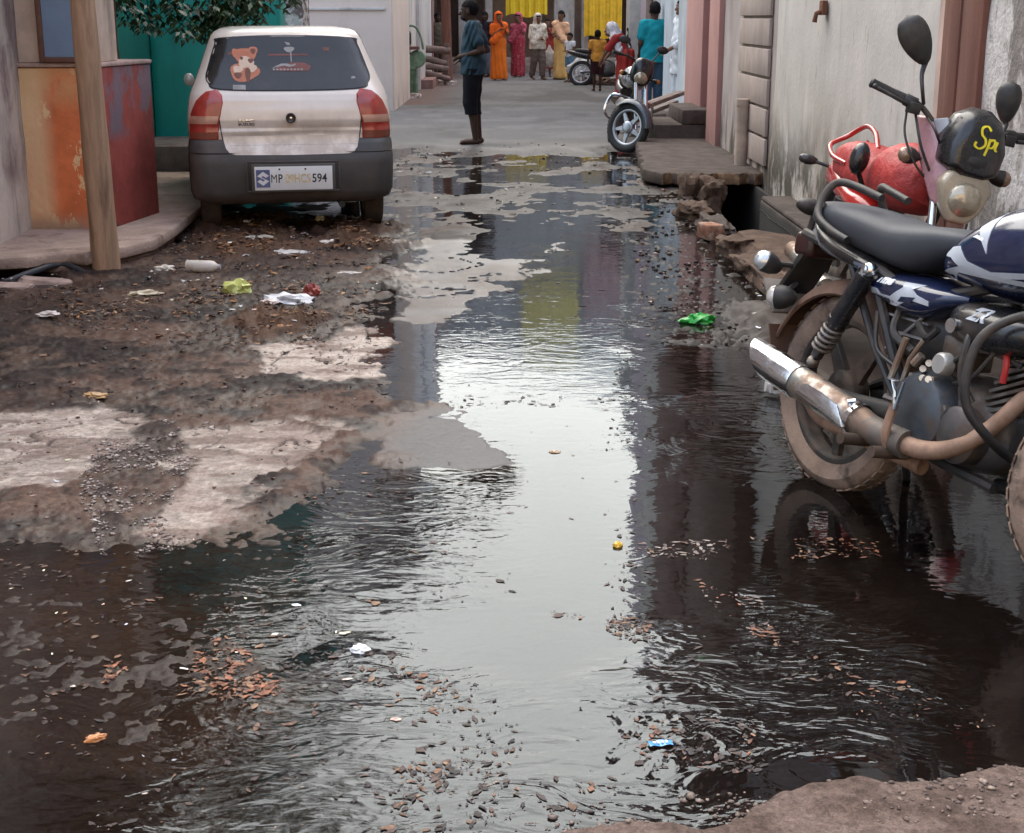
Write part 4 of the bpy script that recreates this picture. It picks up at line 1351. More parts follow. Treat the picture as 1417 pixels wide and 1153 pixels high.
# dents: real hollows in the tailgate skin
for v in body.data.vertices:
    pass
bmd = bmesh.new(); bmd.from_mesh(body.data)
es = [e for e in bmd.edges if all(v.co.y < .6 and .5 < v.co.z < 1.1 for v in e.verts)]
bmesh.ops.subdivide_edges(bmd, edges=es, cuts=5, use_grid_fill=True)
for v in bmd.verts:
    x, y, z = v.co
    if y < .3 and .5 < z < 1.06:
        for (dx, dz, sx, sz, am) in ((.20, .735, .17, .045, .045), (.30, .86, .08, .09, -.016), (-.16, .70, .15, .045, .028), (.10, .67, .10, .035, -.016), (-.28, .92, .14, .05, .008), (.33, .69, .10, .05, .014), (.0, .9, .3, .05, -.006)):
            v.co.y += am * math.exp(-((x - dx) / sx) ** 2 - ((z - dz) / sz) ** 2)
bmd.to_mesh(body.data); bmd.free()
body.data.shade_smooth(); body.data.set_sharp_from_angle(angle=R(60))
cb = bvh_of([body])
ahead = (0, 1, 0)
back3 = lambda x, z: (x, -.6, z)


def on_rear(name, poly, mat, parent, off=.004, step=.05, skirt=.01, smooth=40):
    V, F = poly_grid(poly, step)
    V, F = decal_mesh(cb, V, F, back3, ahead, off, skirt)
    m = MB(); m.add(V, F)
    return m.build(name, mat, parent, smooth=smooth, fixn=False)


def rpoly(pts, sub=5):
    return [(p[0], p[1]) for p in smooth_pts([(x, y, 0) for x, y in pts], sub, True)]


gl_out = [(-.475, 1.405), (0, 1.423), (.475, 1.405), (.520, 1.36), (.575, 1.20), (.592, 1.135), (.575, 1.09), (.50, 1.045), (.0, 1.033), (-.50, 1.045), (-.575, 1.09), (-.592, 1.135), (-.575, 1.20), (-.520, 1.36)]
g_in = [(x * .972, 1.23 + (z - 1.23) * .955) for x, z in gl_out]
wnd = on_rear('rear_window', rpoly(gl_out, 4), black_m, car, .003)
on_rear('pane', rpoly(g_in, 4), cglass_m, wnd, .0065)
# tailgate seam
seam = smooth_pts([(-.50, 1.03, 0), (-.51, .9, 0), (-.49, .70, 0), (-.455, .605, 0), (-.40, .592, 0), (0, .585, 0), (.40, .592, 0), (.455, .605, 0), (.49, .70, 0), (.51, .9, 0), (.50, 1.03, 0)], 8)
pts = []
for p in seam:
    h_ = cb.ray_cast(Vector((p[0], -.6, p[1])), Vector(ahead))
    if h_[0] is not None:
        pts.append(h_[0] + Vector((0, -.001, 0)))
m = MB(); m.tube(pts, .004, 6); m.build('tailgate_seam', black_m, car)
# bumper: its own shell, proud of the body
bt = [(.235, .66, .10, .95, .17), (.27, .715, .02, .98, .17), (.33, .736, -.012, 1.0, .16), (.52, .742, -.022, 1.0, .15), (.57, .742, -.020, 1.0, .15), (.60, .738, -.005, 1.0, .15), (.66, .738, .008, 1.0, .15), (.695, .732, .03, 1.0, .15), (.70, .72, .06, 1.0, .15)]
rs = car_shell(bt)
m = MB()
n = len(rs[0])
keep = [j for j in range(n) if rs[3][j][1] < .62]
j0 = keep[0]
order = keep
rr_ = [[r[j] for j in order] for r in rs]
V = [p for r in rr_ for p in r]; k = len(order)
F = [(i * k + j, i * k + j + 1, (i + 1) * k + j + 1, (i + 1) * k + j) for i in range(len(rr_) - 1) for j in range(k - 1)]
# cut-out where the tailgate dips into the bumper
F2 = []
for f in F:
    c = sum((Vector(V[i]) for i in f), Vector()) / 4
    F2.append(f)
m.add(V, F2)
bmp = m.build('bumper', bumper_m, car, smooth=50)
cbb = bvh_of([bmp])
tg = [(-.485, .70), (-.47, .64), (-.445, .607), (-.40, .593), (0, .588), (.40, .593), (.445, .607), (.47, .64), (.485, .70), (.485, .725), (-.485, .725)]
V, F = poly_grid(tg, .05)
cbx = bvh_of([body, bmp])
V, F = decal_mesh(cbx, V, F, back3, ahead, .004, .0)
V = [(v[0], min(v[1], .048), v[2]) for v in V]
m = MB(); m.add(V, F); m.build('tailgate_lip', silver_m, car, smooth=40, fixn=False)
# number plate
pf = MB(); pf.box((0, -.040, .43), (.60, .03, .20)); plf = pf.build('number_plate', surf('plate_frame', (.07, .06, .055), .6), car, bevel=.008)
pq = MB(); pq.box((0, -.058, .43), (.555, .006, .168)); pq.build('plate_face', platew_m, plf, bevel=.002)
pq = MB(); pq.box((-.218, -.0625, .43), (.098, .003, .125)); pq.build('plate_badge', blueplate_m, plf)
s_ = [(0, .048), (.040, .016), (.018, .016 - .002), (0, .026), (-.018, .014), (.040, -.016), (0, -.048), (-.040, -.016), (-.018, -.016 + .002), (0, -.026), (.018, -.014), (-.040, .016)]
S_ = [(-.218 + x, .43 + z) for x, z in [(0, .05), (.042, .020), (.020, .006), (0, .020), (-.014, .010), (.042, -.018), (0, -.05), (-.042, -.020), (-.020, -.006), (0, -.020), (.014, -.010), (-.042, .018)]]
em = MB(); em.prism(S_, .0642, .0660, Matrix(((1, 0, 0, 0), (0, 0, -1, 0), (0, 1, 0, 0), (0, 0, 0, 1)))); em.build('emblem', platew_m, plf)


def flat_text(name, s, size, cx_, cz, y, mat, parent, width=None, bold=.002, shear=0, thick=.002, squeeze=1.0):
    V, F, w = text_2d(s, size, bold, shear)
    x0 = min(v[0] for v in V)
    k = (width / w) if width else squeeze
    m = MB()
    m.add([((v[0] - x0) * k + cx_ - w * k / 2, y, cz + v[1]) for v in V], F)
    return m.build(name, mat, parent, smooth=0, fixn=False)


flat_text('plate_letters', 'M', .086, -.140, .40, -.0625, ink_m, plf, width=.040, bold=0)
flat_text('plate_letters', 'P', .086, -.094, .40, -.0625, ink_m, plf, width=.030, bold=.0012)
flat_text('plate_digits', '09HC5', .086, .030, .40, -.0625, surf('glare_gold_digits', (.66, .50, .28), .35, var=.3, vscale=30), plf, width=.180, bold=.002)  # glare on the plate painted into the middle digits as pale gold
flat_text('plate_digits', '594', .086, .185, .40, -.0625, ink_m, plf, width=.105, bold=.0012)
for x in (-.10, .085):
    MB().lathe([(.007, 0), (.007, .004)], 10, Matrix.Translation((x, -.061, .495)) @ Matrix.Rotation(R(90), 4, 'X')).build('screw', black_m, plf)
# tail lamps wrap the corners
for s in (-1, 1):
    outl = [(s * .545, 1.02), (s * .62, 1.045), (s * .70, 1.03), (s * .80, .95), (s * .80, .70), (s * .60, .695), (s * .535, .71), (s * .525, .80), (s * .508, .92), (s * .515, .98)]

    def lampmesh(poly, off, mat, name, par):
        # lay on along a slanted direction so the lens turns the corner
        V, F = poly_grid(poly, .02)
        d = Vector((-s * .62, .78, 0)).normalized()
        to3 = lambda a, z: tuple(Vector((s * .42, .12, z)) - d * 1.2 + Vector((.78 * s, .62, 0)) * ((abs(a) - .60) * 1.0))
        V, F = decal_mesh(cb, V, F, to3, d, off, .012)
        m = MB(); m.add(V, F); return m.build(name, mat, par, smooth=50, fixn=False)
    P_ = [(-.155 + .60, .0)]
    lo = [(.655, .70), (.65, .78), (.635, .88), (.628, .96), (.64, 1.01), (.68, 1.05), (.74, 1.035), (.80, .97), (.845, .88), (.87, .78), (.87, .70)]
    tl = lampmesh(lo, .010, redlens_m, 'tail_lamp', car)
    lampmesh([(.652, .81), (.642, .865), (.848, .865), (.862, .81)], .0125, amberlens_m, 'clear_lens', tl)
    lampmesh([(.657, .705), (.655, .752), (.868, .752), (.868, .705)], .0125, smokelens_m, 'reflector', tl)
# round badge, lock
bd = MB(); Mx = Matrix.Translation((.0, .052, .848)) @ Matrix.Rotation(R(90), 4, 'X')
bd.lathe([(.036, -.03), (.036, .012), (.030, .016), (.022, .010), (.012, .008), (.008, .014), (.001, .015)], 24, Mx)
bd.build('badge', surf('dark_badge', (.06, .045, .04), .35, metal=.5), car)
bd = MB(); bd.lathe([(.010, .012), (.009, .017), (.001, .018)], 14, Mx); bd.build('badge_centre', chrome_m, car)
sp_ = []
for i in range(41):
    x_ = -.725 + 1.45 * i / 40
    h_ = cbb.ray_cast(Vector((x_, -.6, .605)), Vector(ahead))
    if h_[0] is not None:
        sp_.append(h_[0] + Vector((0, -.001, 0)))
m = MB(); m.tube(sp_, .0045, 6); m.build('bumper_crease', black_m, bmp)
m = MB(); m.box((0, -.026, .335), (.66, .012, .012)); m.box((0, -.026, .545), (.66, .012, .010)); m.box((-.33, -.026, .44), (.010, .012, .20)); m.box((.33, -.026, .44), (.010, .012, .20)); m.build('plate_recess', bumper_m, bmp, bevel=.004)
for txt, z, w in (('MARUTI', .823, .115), ('SUZUKI', .797, .115)):
    V, F, w0 = text_2d(txt, .024, .0012)
    V, F = decal_mesh(cb, [((v[0] / w0 * w) - .375, v[1] + z) for v in V], F, back3, ahead, .003, .002)
    m = MB(); m.add(V, F); m.build('lettering', chrome_m, car, smooth=0, fixn=False)
# window stickers
tan_m = surf('tan_sticker', (.50, .17, .09), .6, var=.15); dtan_m = surf('brown_sticker', (.15, .055, .035), .6); pale_m = surf('pale_sticker', (.62, .45, .34), .6); maroon_s = surf('maroon_sticker', (.17, .05, .04), .6); greys_m = surf('grey_sticker', (.30, .28, .27), .6)


def blob(cx_, cz, rx, rz, n=14, ph=0, am=.12, k=3):
    return [(cx_ + rx * (1 + am * math.sin(k * a + ph)) * math.cos(a), cz + rz * (1 + am * math.sin(k * a + ph)) * math.sin(a)) for a in [2 * math.pi * i / n for i in range(n)]]


stick = on_rear('sticker', blob(-.315, 1.165, .105, .062, 20, 1), tan_m, wnd, .0085, .06, .001)
for (cx_, cz, rx, rz, mt, of, ph) in ((-.305, 1.275, .078, .062, tan_m, .0090, 0), (-.245, 1.31, .032, .035, tan_m, .0092, 0), (-.372, 1.30, .026, .030, tan_m, .0092, 1), (-.30, 1.235, .055, .040, pale_m, .0097, 2), (-.36, 1.185, .036, .026, pale_m, .0097, 1), (-.255, 1.195, .030, .028, pale_m, .0099, 1),
                                  (-.29, 1.150, .020, .050, dtan_m, .0102, 0), (-.36, 1.145, .028, .022, dtan_m, .0102, 0), (-.265, 1.245, .020, .016, dtan_m, .0104, 0), (-.33, 1.262, .012, .012, dtan_m, .0104, 0), (-.245, 1.31, .018, .020, dtan_m, .0102, 0)):
    on_rear('sticker_patch', blob(cx_, cz, rx, rz, 16, ph), mt, stick, of, .06, .001)
s2 = on_rear('sticker', [(-.10, 1.175), (-.07, 1.215), (.04, 1.232), (.12, 1.228), (.165, 1.205), (.15, 1.175), (.04, 1.168)], maroon_s, wnd, .0085, .06, .001)
on_rear('sticker_patch', [(-.14, 1.278), (.15, 1.278), (.15, 1.290), (-.14, 1.290)], maroon_s, s2, .009, .06, .001)
on_rear('sticker_patch', [(-.125, 1.188), (-.10, 1.20), (-.05, 1.222), (-.01, 1.224), (.02, 1.215), (.06, 1.224), (.05, 1.208), (.01, 1.200), (-.03, 1.210), (-.09, 1.198)], greys_m, s2, .0097, .03, .001)
on_rear('sticker_patch', blob(.015, 1.322, .038, .020, 12, 0), greys_m, s2, .0097, .06, .001)
on_rear('sticker_patch', [(-.015, 1.375), (.02, 1.368), (.025, 1.35), (.0, 1.352)], greys_m, s2, .0097, .06, .001)
on_rear('sticker_patch', [(.022, 1.31), (.030, 1.31), (.030, 1.235), (.022, 1.235)], greys_m, s2, .0097, .06, .001)
for i in range(9):
    on_rear('sticker_patch', [(-.11 + i * .025, 1.177), (-.095 + i * .025, 1.177), (-.095 + i * .025, 1.188), (-.11 + i * .025, 1.188)], greys_m, s2, .0105, .06, .001)
on_rear('sticker', [(-.425, 1.285), (-.385, 1.285), (-.385, 1.305), (-.425, 1.305)], dtan_m, wnd, .0085, .06, .001)
on_rear('sticker', [(-.40, 1.048), (-.31, 1.046), (-.31, 1.078), (-.40, 1.080)], greys_m, wnd, .0085, .06, .001)
on_rear('sticker', [(.26, 1.31), (.305, 1.31), (.305, 1.335), (.26, 1.335)], dtan_m, wnd, .0085, .06, .001)
on_rear('sticker', [(.45, 1.115), (.485, 1.12), (.475, 1.135), (.45, 1.13)], greys_m, wnd, .0085, .06, .001)
# side windows
for s in (-1, 1):
    for poly in ([(.42, 1.04), (.56, 1.38), (1.22, 1.40), (1.22, 1.04)], [(1.28, 1.04), (1.28, 1.40), (1.95, 1.38), (2.45, 1.06), (2.42, 1.03)]):
        V, F = poly_grid(poly, .08)
        V, F = decal_mesh(cb, V, F, lambda y, z: (s * 1.5, y, z), (-s, 0, 0), .004, .01)
        m = MB(); m.add(V, F); m.build('side_window', cglass_m, car, fixn=False)
    mm = MB(); mm.ell((s * .775, 2.15, 1.04), (.045, .035, .055)); mm.bar((s * .68, 2.2, 1.02), (s * .76, 2.17, 1.03), .04, .03)
    mm.build('side_mirror', silver_m if s < 0 else black_m, car)
    hb = MB(); hb.bar((s * .745, 1.15, .90), (s * .745, 1.32, .90), .03, .028); hb.build('door_handle', chrome_m, car, bevel=.006)
V, F = poly_grid([(-.55, 1.08), (-.49, 1.40), (.49, 1.40), (.55, 1.08)], .1)
V, F = decal_mesh(cb, V, F, lambda x, z: (x, 4.2, z), (0, -1, 0), .004, .01)
m = MB(); m.add(V, F); m.build('windscreen', cglass_m, car, fixn=False)


def car_wheel(x, y):
    w = MB(); r = .272
    Mx = Matrix.Translation((x, y, r)) @ Matrix.Rotation(R(90), 4, 'Y')
    t = MB(); t.lathe([(.165, -.062), (.20, -.072), (.245, -.074), (.264, -.066), (.272, -.05), (.2735, 0), (.272, .05), (.264, .066), (.245, .074), (.20, .072), (.165, .062)], 36, Mx, cap=False)
    root = t.build('wheel', tyre_m, car)
    h = MB(); h.lathe([(.166, -.06), (.15, -.05), (.10, -.045), (.04, -.06), (.001, -.06), (.001, .06), (.04, .06), (.10, .045), (.15, .05), (.166, .06)], 28, Mx)
    h.build('rim', steel_m, root)


for x in (-.605, .605):
    for y in (.56, 2.92):
        car_wheel(x, y)
un = MB(); un.box((0, 1.75, .235), (1.2, 2.9, .05)); un.tube([(.35, .08, .22), (.35, .5, .23)], .025, 10); un.box((0, .56, .27), (1.05, .07, .07))
un.build('underbody', black_m, car)
# =================================================================== motorcycles
bblack_m = surf('black_enamel', (.012, .012, .014), .28, var=.2, bump=.06, coat=.3, layers=[dict(c=(.075, .055, .045), s=(6, 6, 6), lo=.48, hi=.72, a=.6, r=.7)])
satin_m = surf('satin_black', (.020, .019, .019), .5, layers=[dict(c=(.10, .075, .06), s=(7, 7, 7), lo=.45, hi=.68, a=.6, r=.8)])
vinyl_m = surf('seat_vinyl', (.036, .040, .050), .6, var=.1, bump=.35, bscale=160, bdist=.001, layers=[dict(c=(.05, .048, .05), s=(5, 5, 5), lo=.45, hi=.7, a=.5, r=.65)])
navy_m = surf('navy_enamel', (.010, .016, .050), .2, var=.15, bump=.03, coat=.6, layers=[dict(c=(.05, .045, .045), s=(5, 5, 5), lo=.52, hi=.75, a=.4, r=.5)])
silverd_m = surf('silver_decal', (.42, .45, .50), .4, var=.1, bump=0)
muddy_m = surf('muddy_tyre', (.25, .18, .14), .9, var=.3, vscale=8, bump=.8, bscale=60, bdist=.004, layers=[dict(c=(.045, .036, .032), s=(7, 7, 7), lo=.5, hi=.66, a=.8), dict(c=(.28, .20, .15), s=(5, 5, 5), lo=.52, hi=.7, a=.6)])
rimd_m = surf('dirty_black_rim', (.030, .025, .022), .55, metal=.2, layers=[dict(c=(.13, .09, .066), s=(9, 9, 9), lo=.42, hi=.62, a=.75, r=.85)])
dirtymetal_m = surf('dirty_metal', (.16, .145, .135), .5, metal=.6, var=.3, vscale=12, layers=[dict(c=(.115, .075, .052), s=(8, 8, 8), lo=.42, hi=.62, a=.85, r=.9)])
engine_m = surf('engine_grey', (.085, .080, .080), .42, metal=.5, var=.3, vscale=8, layers=[dict(c=(.105, .068, .048), s=(6, 6, 6), lo=.44, hi=.62, a=.8, r=.9)])
rusty_m = surf('rusty_pipe', (.32, .20, .14), .65, metal=.25, var=.3, vscale=10, layers=[dict(c=(.13, .06, .035), s=(9, 9, 9), lo=.5, hi=.66, a=.8), dict(c=(.36, .27, .21), s=(12, 12, 12), lo=.55, hi=.7, a=.6)])
mud_m = surf('mudguard_brown', (.115, .060, .040), .75, var=.3, layers=[dict(c=(.14, .085, .06), s=(6, 6, 6), lo=.45, hi=.65, a=.7)])
bchrome_m = surf('weathered_chrome', (.66, .68, .70), .17, metal=1.0, var=.12, bump=.12, bscale=18, bdist=.004, layers=[dict(c=(.20, .125, .085), s=(7, 7, 7), lo=.50, hi=.70, a=.8, r=.65)])
bchrome2_m = surf('tarnished_chrome', (.50, .48, .44), .28, metal=.95, var=.25, vscale=9, bump=.1, layers=[dict(c=(.22, .135, .09), s=(6, 6, 6), lo=.42, hi=.60, a=.85, r=.75), dict(c=(.25, .33, .32), s=(5, 5, 5), lo=.55, hi=.7, a=.5, r=.4)])
redb_m = surf('red_enamel', (.42, .022, .018), .22, var=.12, coat=.6, bump=.03, layers=[dict(c=(.25, .07, .055), s=(6, 6, 6), lo=.5, hi=.75, a=.5, r=.6)])
redseat_m = surf('red_seat_cover', (.40, .040, .036), .55, var=.2, vscale=7, bump=.5, bscale=7, bdist=.02)
pinkf_m = surf('faded_pink_fairing', (.46, .24, .26), .25, var=.15, coat=.5, layers=[dict(c=(.22, .08, .085), s=(3, 3, 3), lo=.5, hi=.7, a=.6)])
lensw_m = surf('headlamp_glass', (.42, .36, .26), .08, metal=.35, var=.2, vscale=10, bump=.2, bscale=14, bdist=.01, coat=1)
yellow_m = surf('yellow_lettering', (.80, .68, .03), .5, bump=0)
whitel_m = surf('white_lettering', (.75, .76, .78), .5, bump=0)


def disc(axis_y=True):
    return Matrix.Rotation(R(-90), 4, 'X')       # lathe axis +Z -> +Y


def bike_wheel(name, parent, cx_, cz, r, tw, tyre_mat, rim_mat, spokes=5, steer=0.0, alloy=True, hubr=.07):
    """wheel standing in the local XZ plane, axle along Y"""
    Mx = Matrix.Translation((cx_, 0, cz)) @ Matrix.Rotation(steer, 4, 'Z') @ disc()
    h = tw / 2
    ri = r - .085
    t = MB(); t.lathe([(ri, -h * .55), (ri + .02, -h * .85), (r - .035, -h), (r - .012, -h * .75), (r - .001, -h * .35), (r, 0), (r - .001, h * .35), (r - .012, h * .75), (r - .035, h), (ri + .02, h * .85), (ri, h * .55)], 56, Mx, cap=False)
    # tread blocks
    for i in range(44):
        a = 2 * math.pi * i / 44
        for sg in (-1, 1):
            M2 = Mx @ Matrix.Rotation(a + (.07 if sg > 0 else 0), 4, 'Z') @ Matrix.Translation((r - .001, 0, sg * h * .40))
            t.box((0, 0, 0), (.007, .030, h * .42), mi=0) if False else t.add(*_cube(.0045, .028, h * .45), 0, M2)
    w = t.build(name, tyre_mat, parent)
    rm = MB(); rm.lathe([(ri + .004, -h * .6), (ri - .012, -h * .62), (ri - .022, -h * .35), (ri - .022, h * .35), (ri - .012, h * .62), (ri + .004, h * .6)], 48, Mx, cap=False)
    rm.lathe([(.001, -h * .75), (hubr * .5, -h * .75), (hubr, -h * .6), (hubr, h * .6), (hubr * .5, h * .75), (.001, h * .75)], 24, Mx)
    for i in range(spokes):
        a = 2 * math.pi * i / spokes + .3
        M2 = Mx @ Matrix.Rotation(a, 4, 'Z')
        rm.add([tuple(M2 @ Vector(v)) for v in ((hubr * .8, -.03, -.012), (hubr * .8, .03, -.012), (ri - .02, .016, -.010), (ri - .02, -.016, -.010), (hubr * .8, -.03, .012), (hubr * .8, .03, .012), (ri - .02, .016, .010), (ri - .02, -.016, .010))],
               [(0, 1, 2, 3), (7, 6, 5, 4), (0, 4, 5, 1), (1, 5, 6, 2), (2, 6, 7, 3), (3, 7, 4, 0)])
    rm.build('rim', rim_mat, w, bevel=.002, seg=1)
    return w


def _cube(a, b, c):
    x, y, z = a / 2, b / 2, c / 2
    return ([(-x, -y, -z), (x, -y, -z), (x, y, -z), (-x, y, -z), (-x, -y, z), (x, -y, z), (x, y, z), (-x, y, z)], [(3, 2, 1, 0), (4, 5, 6, 7), (0, 1, 5, 4), (1, 2, 6, 5), (2, 3, 7, 6), (3, 0, 4, 7)])


def seclft(secs, n=20, e=2.5):
    """loft along X of super-ellipse sections: (x, zbottom, ztop, halfwidth, widest 0..1)"""
    rs = []
    for x, zb, zt, w, k in secs:
        zm = zb + (zt - zb) * k
        ring = []
        for j in range(n):
            a = 2 * math.pi * j / n
            c, s = math.cos(a), math.sin(a)
            yy = w * math.copysign(abs(c) ** (2 / e), c)
            zz = zm + (zt - zm if s > 0 else zm - zb) * math.copysign(abs(s) ** (2 / e), s)
            ring.append((x, yy, zz))
        rs.append(ring)
    return rs


def densify(secs, k=4):
    a = smooth_pts([tuple(s) for s in secs], k) if False else None
    A = np.array(secs, float); out = []
    n = len(A)
    for i in range(n - 1):
        p0 = A[max(i - 1, 0)]; p1 = A[i]; p2 = A[i + 1]; p3 = A[min(i + 2, n - 1)]
        for q in range(k):
            t = q / k
            out.append(.5 * ((2 * p1) + (-p0 + p2) * t + (2 * p0 - 5 * p1 + 4 * p2 - p3) * t * t + (-p0 + 3 * p1 - 3 * p2 + p3) * t ** 3))
    out.append(A[-1])
    return out


def loftx(name, secs, mat, parent, n=24, e=2.4, k=4):
    m = MB(); m.rings(seclft(densify(secs, k), n, e)); return m.build(name, mat, parent, smooth=55)


def side_decal(name, objs, poly, mat, parent, sgn=-1, off=.003, step=.02, text=None):
    bv = bvh_of(objs)
    if text:
        V, F = text
    else:
        V, F = poly_grid(poly, step)
    V, F = decal_mesh(bv, V, F, lambda x, z: (x, sgn * .8, z), (0, -sgn, 0), off, .002)
    m = MB(); m.add(V, F)
    return m.build(name, mat, parent, smooth=50, fixn=False)


def spring(p0, p1, r, turns, wire, n=8):
    a = Vector(p0); b = Vector(p1); d = (b - a); L = d.length; q = d.to_track_quat('Z', 'Y').to_matrix()
    return [a + q @ Vector((r * math.cos(2 * math.pi * t), r * math.sin(2 * math.pi * t), L * t / turns)) for t in np.linspace(0, turns, int(turns * 12))]


def indicator(parent, p, d, lens, r=.032, stalk=None, name='indicator'):
    """bullet lamp at p looking along d"""
    q = Vector(d).to_track_quat('Z', 'Y').to_matrix().to_4x4()
    M_ = Matrix.Translation(Vector(p)) @ q
    m = MB(); m.lathe([(.004, -.055), (r * .55, -.045), (r * .9, -.02), (r, .0), (r, .012), (r * .9, .016)], 18, M_)
    if stalk:
        m.tube([p, stalk], .009, 8)
    b = m.build(name, satin_m, parent)
    l = MB(); l.lathe([(r * .95, .013), (r * .85, .03), (r * .5, .042), (.002, .046)], 18, M_); l.build('lens', lens, b)
    return b


def mirror_part(parent, base, mid, top, head, size, rot, mat):
    m = MB(); m.tube([base, mid, top, head], [.008, .008, .009, .012], 8, smooth=5)
    s = m.build('mirror', mat, parent)
    h = MB()
    # teardrop shell
    rs = []
    for i in range(13):
        t = i / 12
        w = size * (math.sin(math.pi * min(1, 1 - t) ** .72) ** .6 * .60 + .02)
        z = (t - .05) * size * 2.1
        ring = [(w * math.cos(a), .035 * (w / (size * .62)) * math.sin(a) - .01, z) for a in [2 * math.pi * j / 18 for j in range(18)]]
        rs.append([Vector(p) for p in ring])
    M_ = Matrix.Translation(Vector(head)) @ Matrix(rot).to_4x4() if not isinstance(rot, Matrix) else Matrix.Translation(Vector(head)) @ rot.to_4x4()
    h.rings([[M_ @ p for p in r] for r in rs])
    h.build('mirror_shell', mat, s, smooth=60)
    return s


def place(root, C, th, lean):
    hx = Vector((math.sin(th), -math.cos(th), 0)); l0 = Vector((-hx.y, hx.x, 0)); up = Vector((0, 0, 1))
    u = up * math.cos(lean) + l0 * math.sin(lean); l = l0 * math.cos(lean) - up * math.sin(lean)
    M_ = Matrix((hx, l, u)).transposed().to_4x4()
    root.rotation_euler = M_.to_euler(); root.location = C


# ------------------------------------------------------------------ nearest motorcycle (navy and silver)
nb = thing('motorcycle', 'muddy navy and black motorcycle with chrome exhaust standing in the water at right', 'motorcycle', scale=1.05)
place(nb, Vector((1.065, 4.60, -.012)), R(24), R(8))
RW = .31
bike_wheel('rear_wheel', nb, 0, RW, .31, .105, muddy_m, rimd_m, 5)
bike_wheel('front_wheel', nb, 1.17, RW, .31, .095, muddy_m, rimd_m, 5, steer=R(42))
# mudguard hugging the rear wheel
mg = MB(); rs = []
for i in range(19):
    a = R(35 + 125 * i / 18); rr = .345 + .018 * (i / 18) ** 2 * 2
    cx_, cz_ = math.cos(a) * rr, RW + math.sin(a) * rr
    ring = []
    for j in range(13):
        b = -1 + 2 * j / 12
        dr_ = -.05 * abs(b) ** 3
        ring.append((math.cos(a) * (rr + dr_), b * .082, RW + math.sin(a) * (rr + dr_)))
    for j in range(12, -1, -1):
        b = -1 + 2 * j / 12
        dr_ = -.05 * abs(b) ** 3 - .006
        ring.append((math.cos(a) * (rr + dr_), b * .076, RW + math.sin(a) * (rr + dr_)))
    rs.append(ring)
mg.rings(rs)
# mud flap tail
mg.build('rear_mudguard', mud_m, nb, smooth=60)
fp = MB(); fp.prism([(-.10, 0), (.10, 0), (.085, -.22), (-.085, -.22)], -.003, .003, Matrix.Translation((-.335, 0, .46)) @ Matrix.Rotation(R(-18), 4, 'Y') @ Matrix.Rotation(R(90), 4, 'Z') @ Matrix.Rotation(R(90), 4, 'X'))
fp.build('mud_flap', mud_m, nb)
# seat
seat = loftx('seat', [(-.215, .835, .862, .05, .5), (-.19, .80, .884, .105, .55), (-.10, .775, .888, .125, .6), (.04, .752, .880, .135, .6), (.14, .738, .868, .135, .6), (.20, .728, .862, .132, .6), (.28, .728, .866, .125, .6), (.38, .765, .872, .112, .6), (.46, .80, .868, .095, .6), (.50, .825, .855, .06, .5)], vinyl_m, nb, 26, 2.9)
sb_ = MB(); sb_.tube([(.03, -.138, .815), (.03, -.12, .872), (.03, -.06, .885), (.03, .06, .885), (.03, .12, .872), (.03, .138, .815)], .006, 6, smooth=4)
# tank
tank = loftx('fuel_tank', [(.42, .74, .79, .07, .5), (.455, .732, .84, .115, .45), (.53, .722, .900, .142, .45), (.63, .712, .955, .158, .45), (.74, .712, .985, .165, .45), (.86, .735, .985, .150, .5), (.95, .77, .95, .115, .5), (1.0, .80, .91, .06, .5)], navy_m, nb, 30, 2.3)
side_decal('tank_stripe', [tank], [(.445, .825), (.49, .868), (.56, .916), (.66, .960), (.66, .948), (.57, .902), (.50, .855), (.46, .820)], silverd_m, tank)
side_decal('tank_stripe', [tank], [(.575, .895), (.60, .918), (.635, .934), (.66, .83), (.635, .852)], silverd_m, tank)
side_decal('tank_stripe', [tank], [(.45, .80), (.47, .825), (.53, .835), (.58, .80), (.68, .785), (.80, .80), (.80, .785), (.68, .768), (.56, .775), (.50, .80)], silverd_m, tank)
side_decal('tank_stripe', [tank], [(.445, .755), (.49, .768), (.56, .785), (.64, .778), (.80, .778), (.80, .765), (.62, .765), (.54, .765), (.50, .742), (.46, .738)], silverd_m, tank)
side_decal('tank_stripe', [tank], [(.575, .865), (.59, .873), (.63, .868), (.628, .860), (.59, .865)], whitel_m, tank)
# side panel under the seat
spn = loftx('side_panel', [(.13, .655, .695, .10, .5), (.17, .635, .712, .128, .5), (.25, .622, .722, .142, .5), (.34, .602, .726, .146, .5), (.42, .61, .722, .142, .5), (.50, .65, .715, .130, .5), (.56, .675, .71, .10, .5)], navy_m, nb, 22, 3.0)
side_decal('panel_stripe', [spn], [(.15, .648), (.16, .668), (.22, .668), (.24, .655), (.29, .655), (.34, .69), (.33, .705), (.41, .708), (.38, .69), (.40, .678), (.45, .668), (.45, .655), (.38, .66), (.32, .632), (.26, .632), (.20, .632)], silverd_m, spn)
side_decal('panel_stripe', [spn], [(.33, .648), (.345, .664), (.40, .670), (.385, .652)], navy_m, spn, off=.0045)
V_, F_, w_ = text_2d('iS Tme', .034, .0015, .25)
side_decal('lettering', [spn], None, whitel_m, spn, off=.005, text=([(v[0] / w_ * .125 + .165, v[1] + .688) for v in V_], F_))
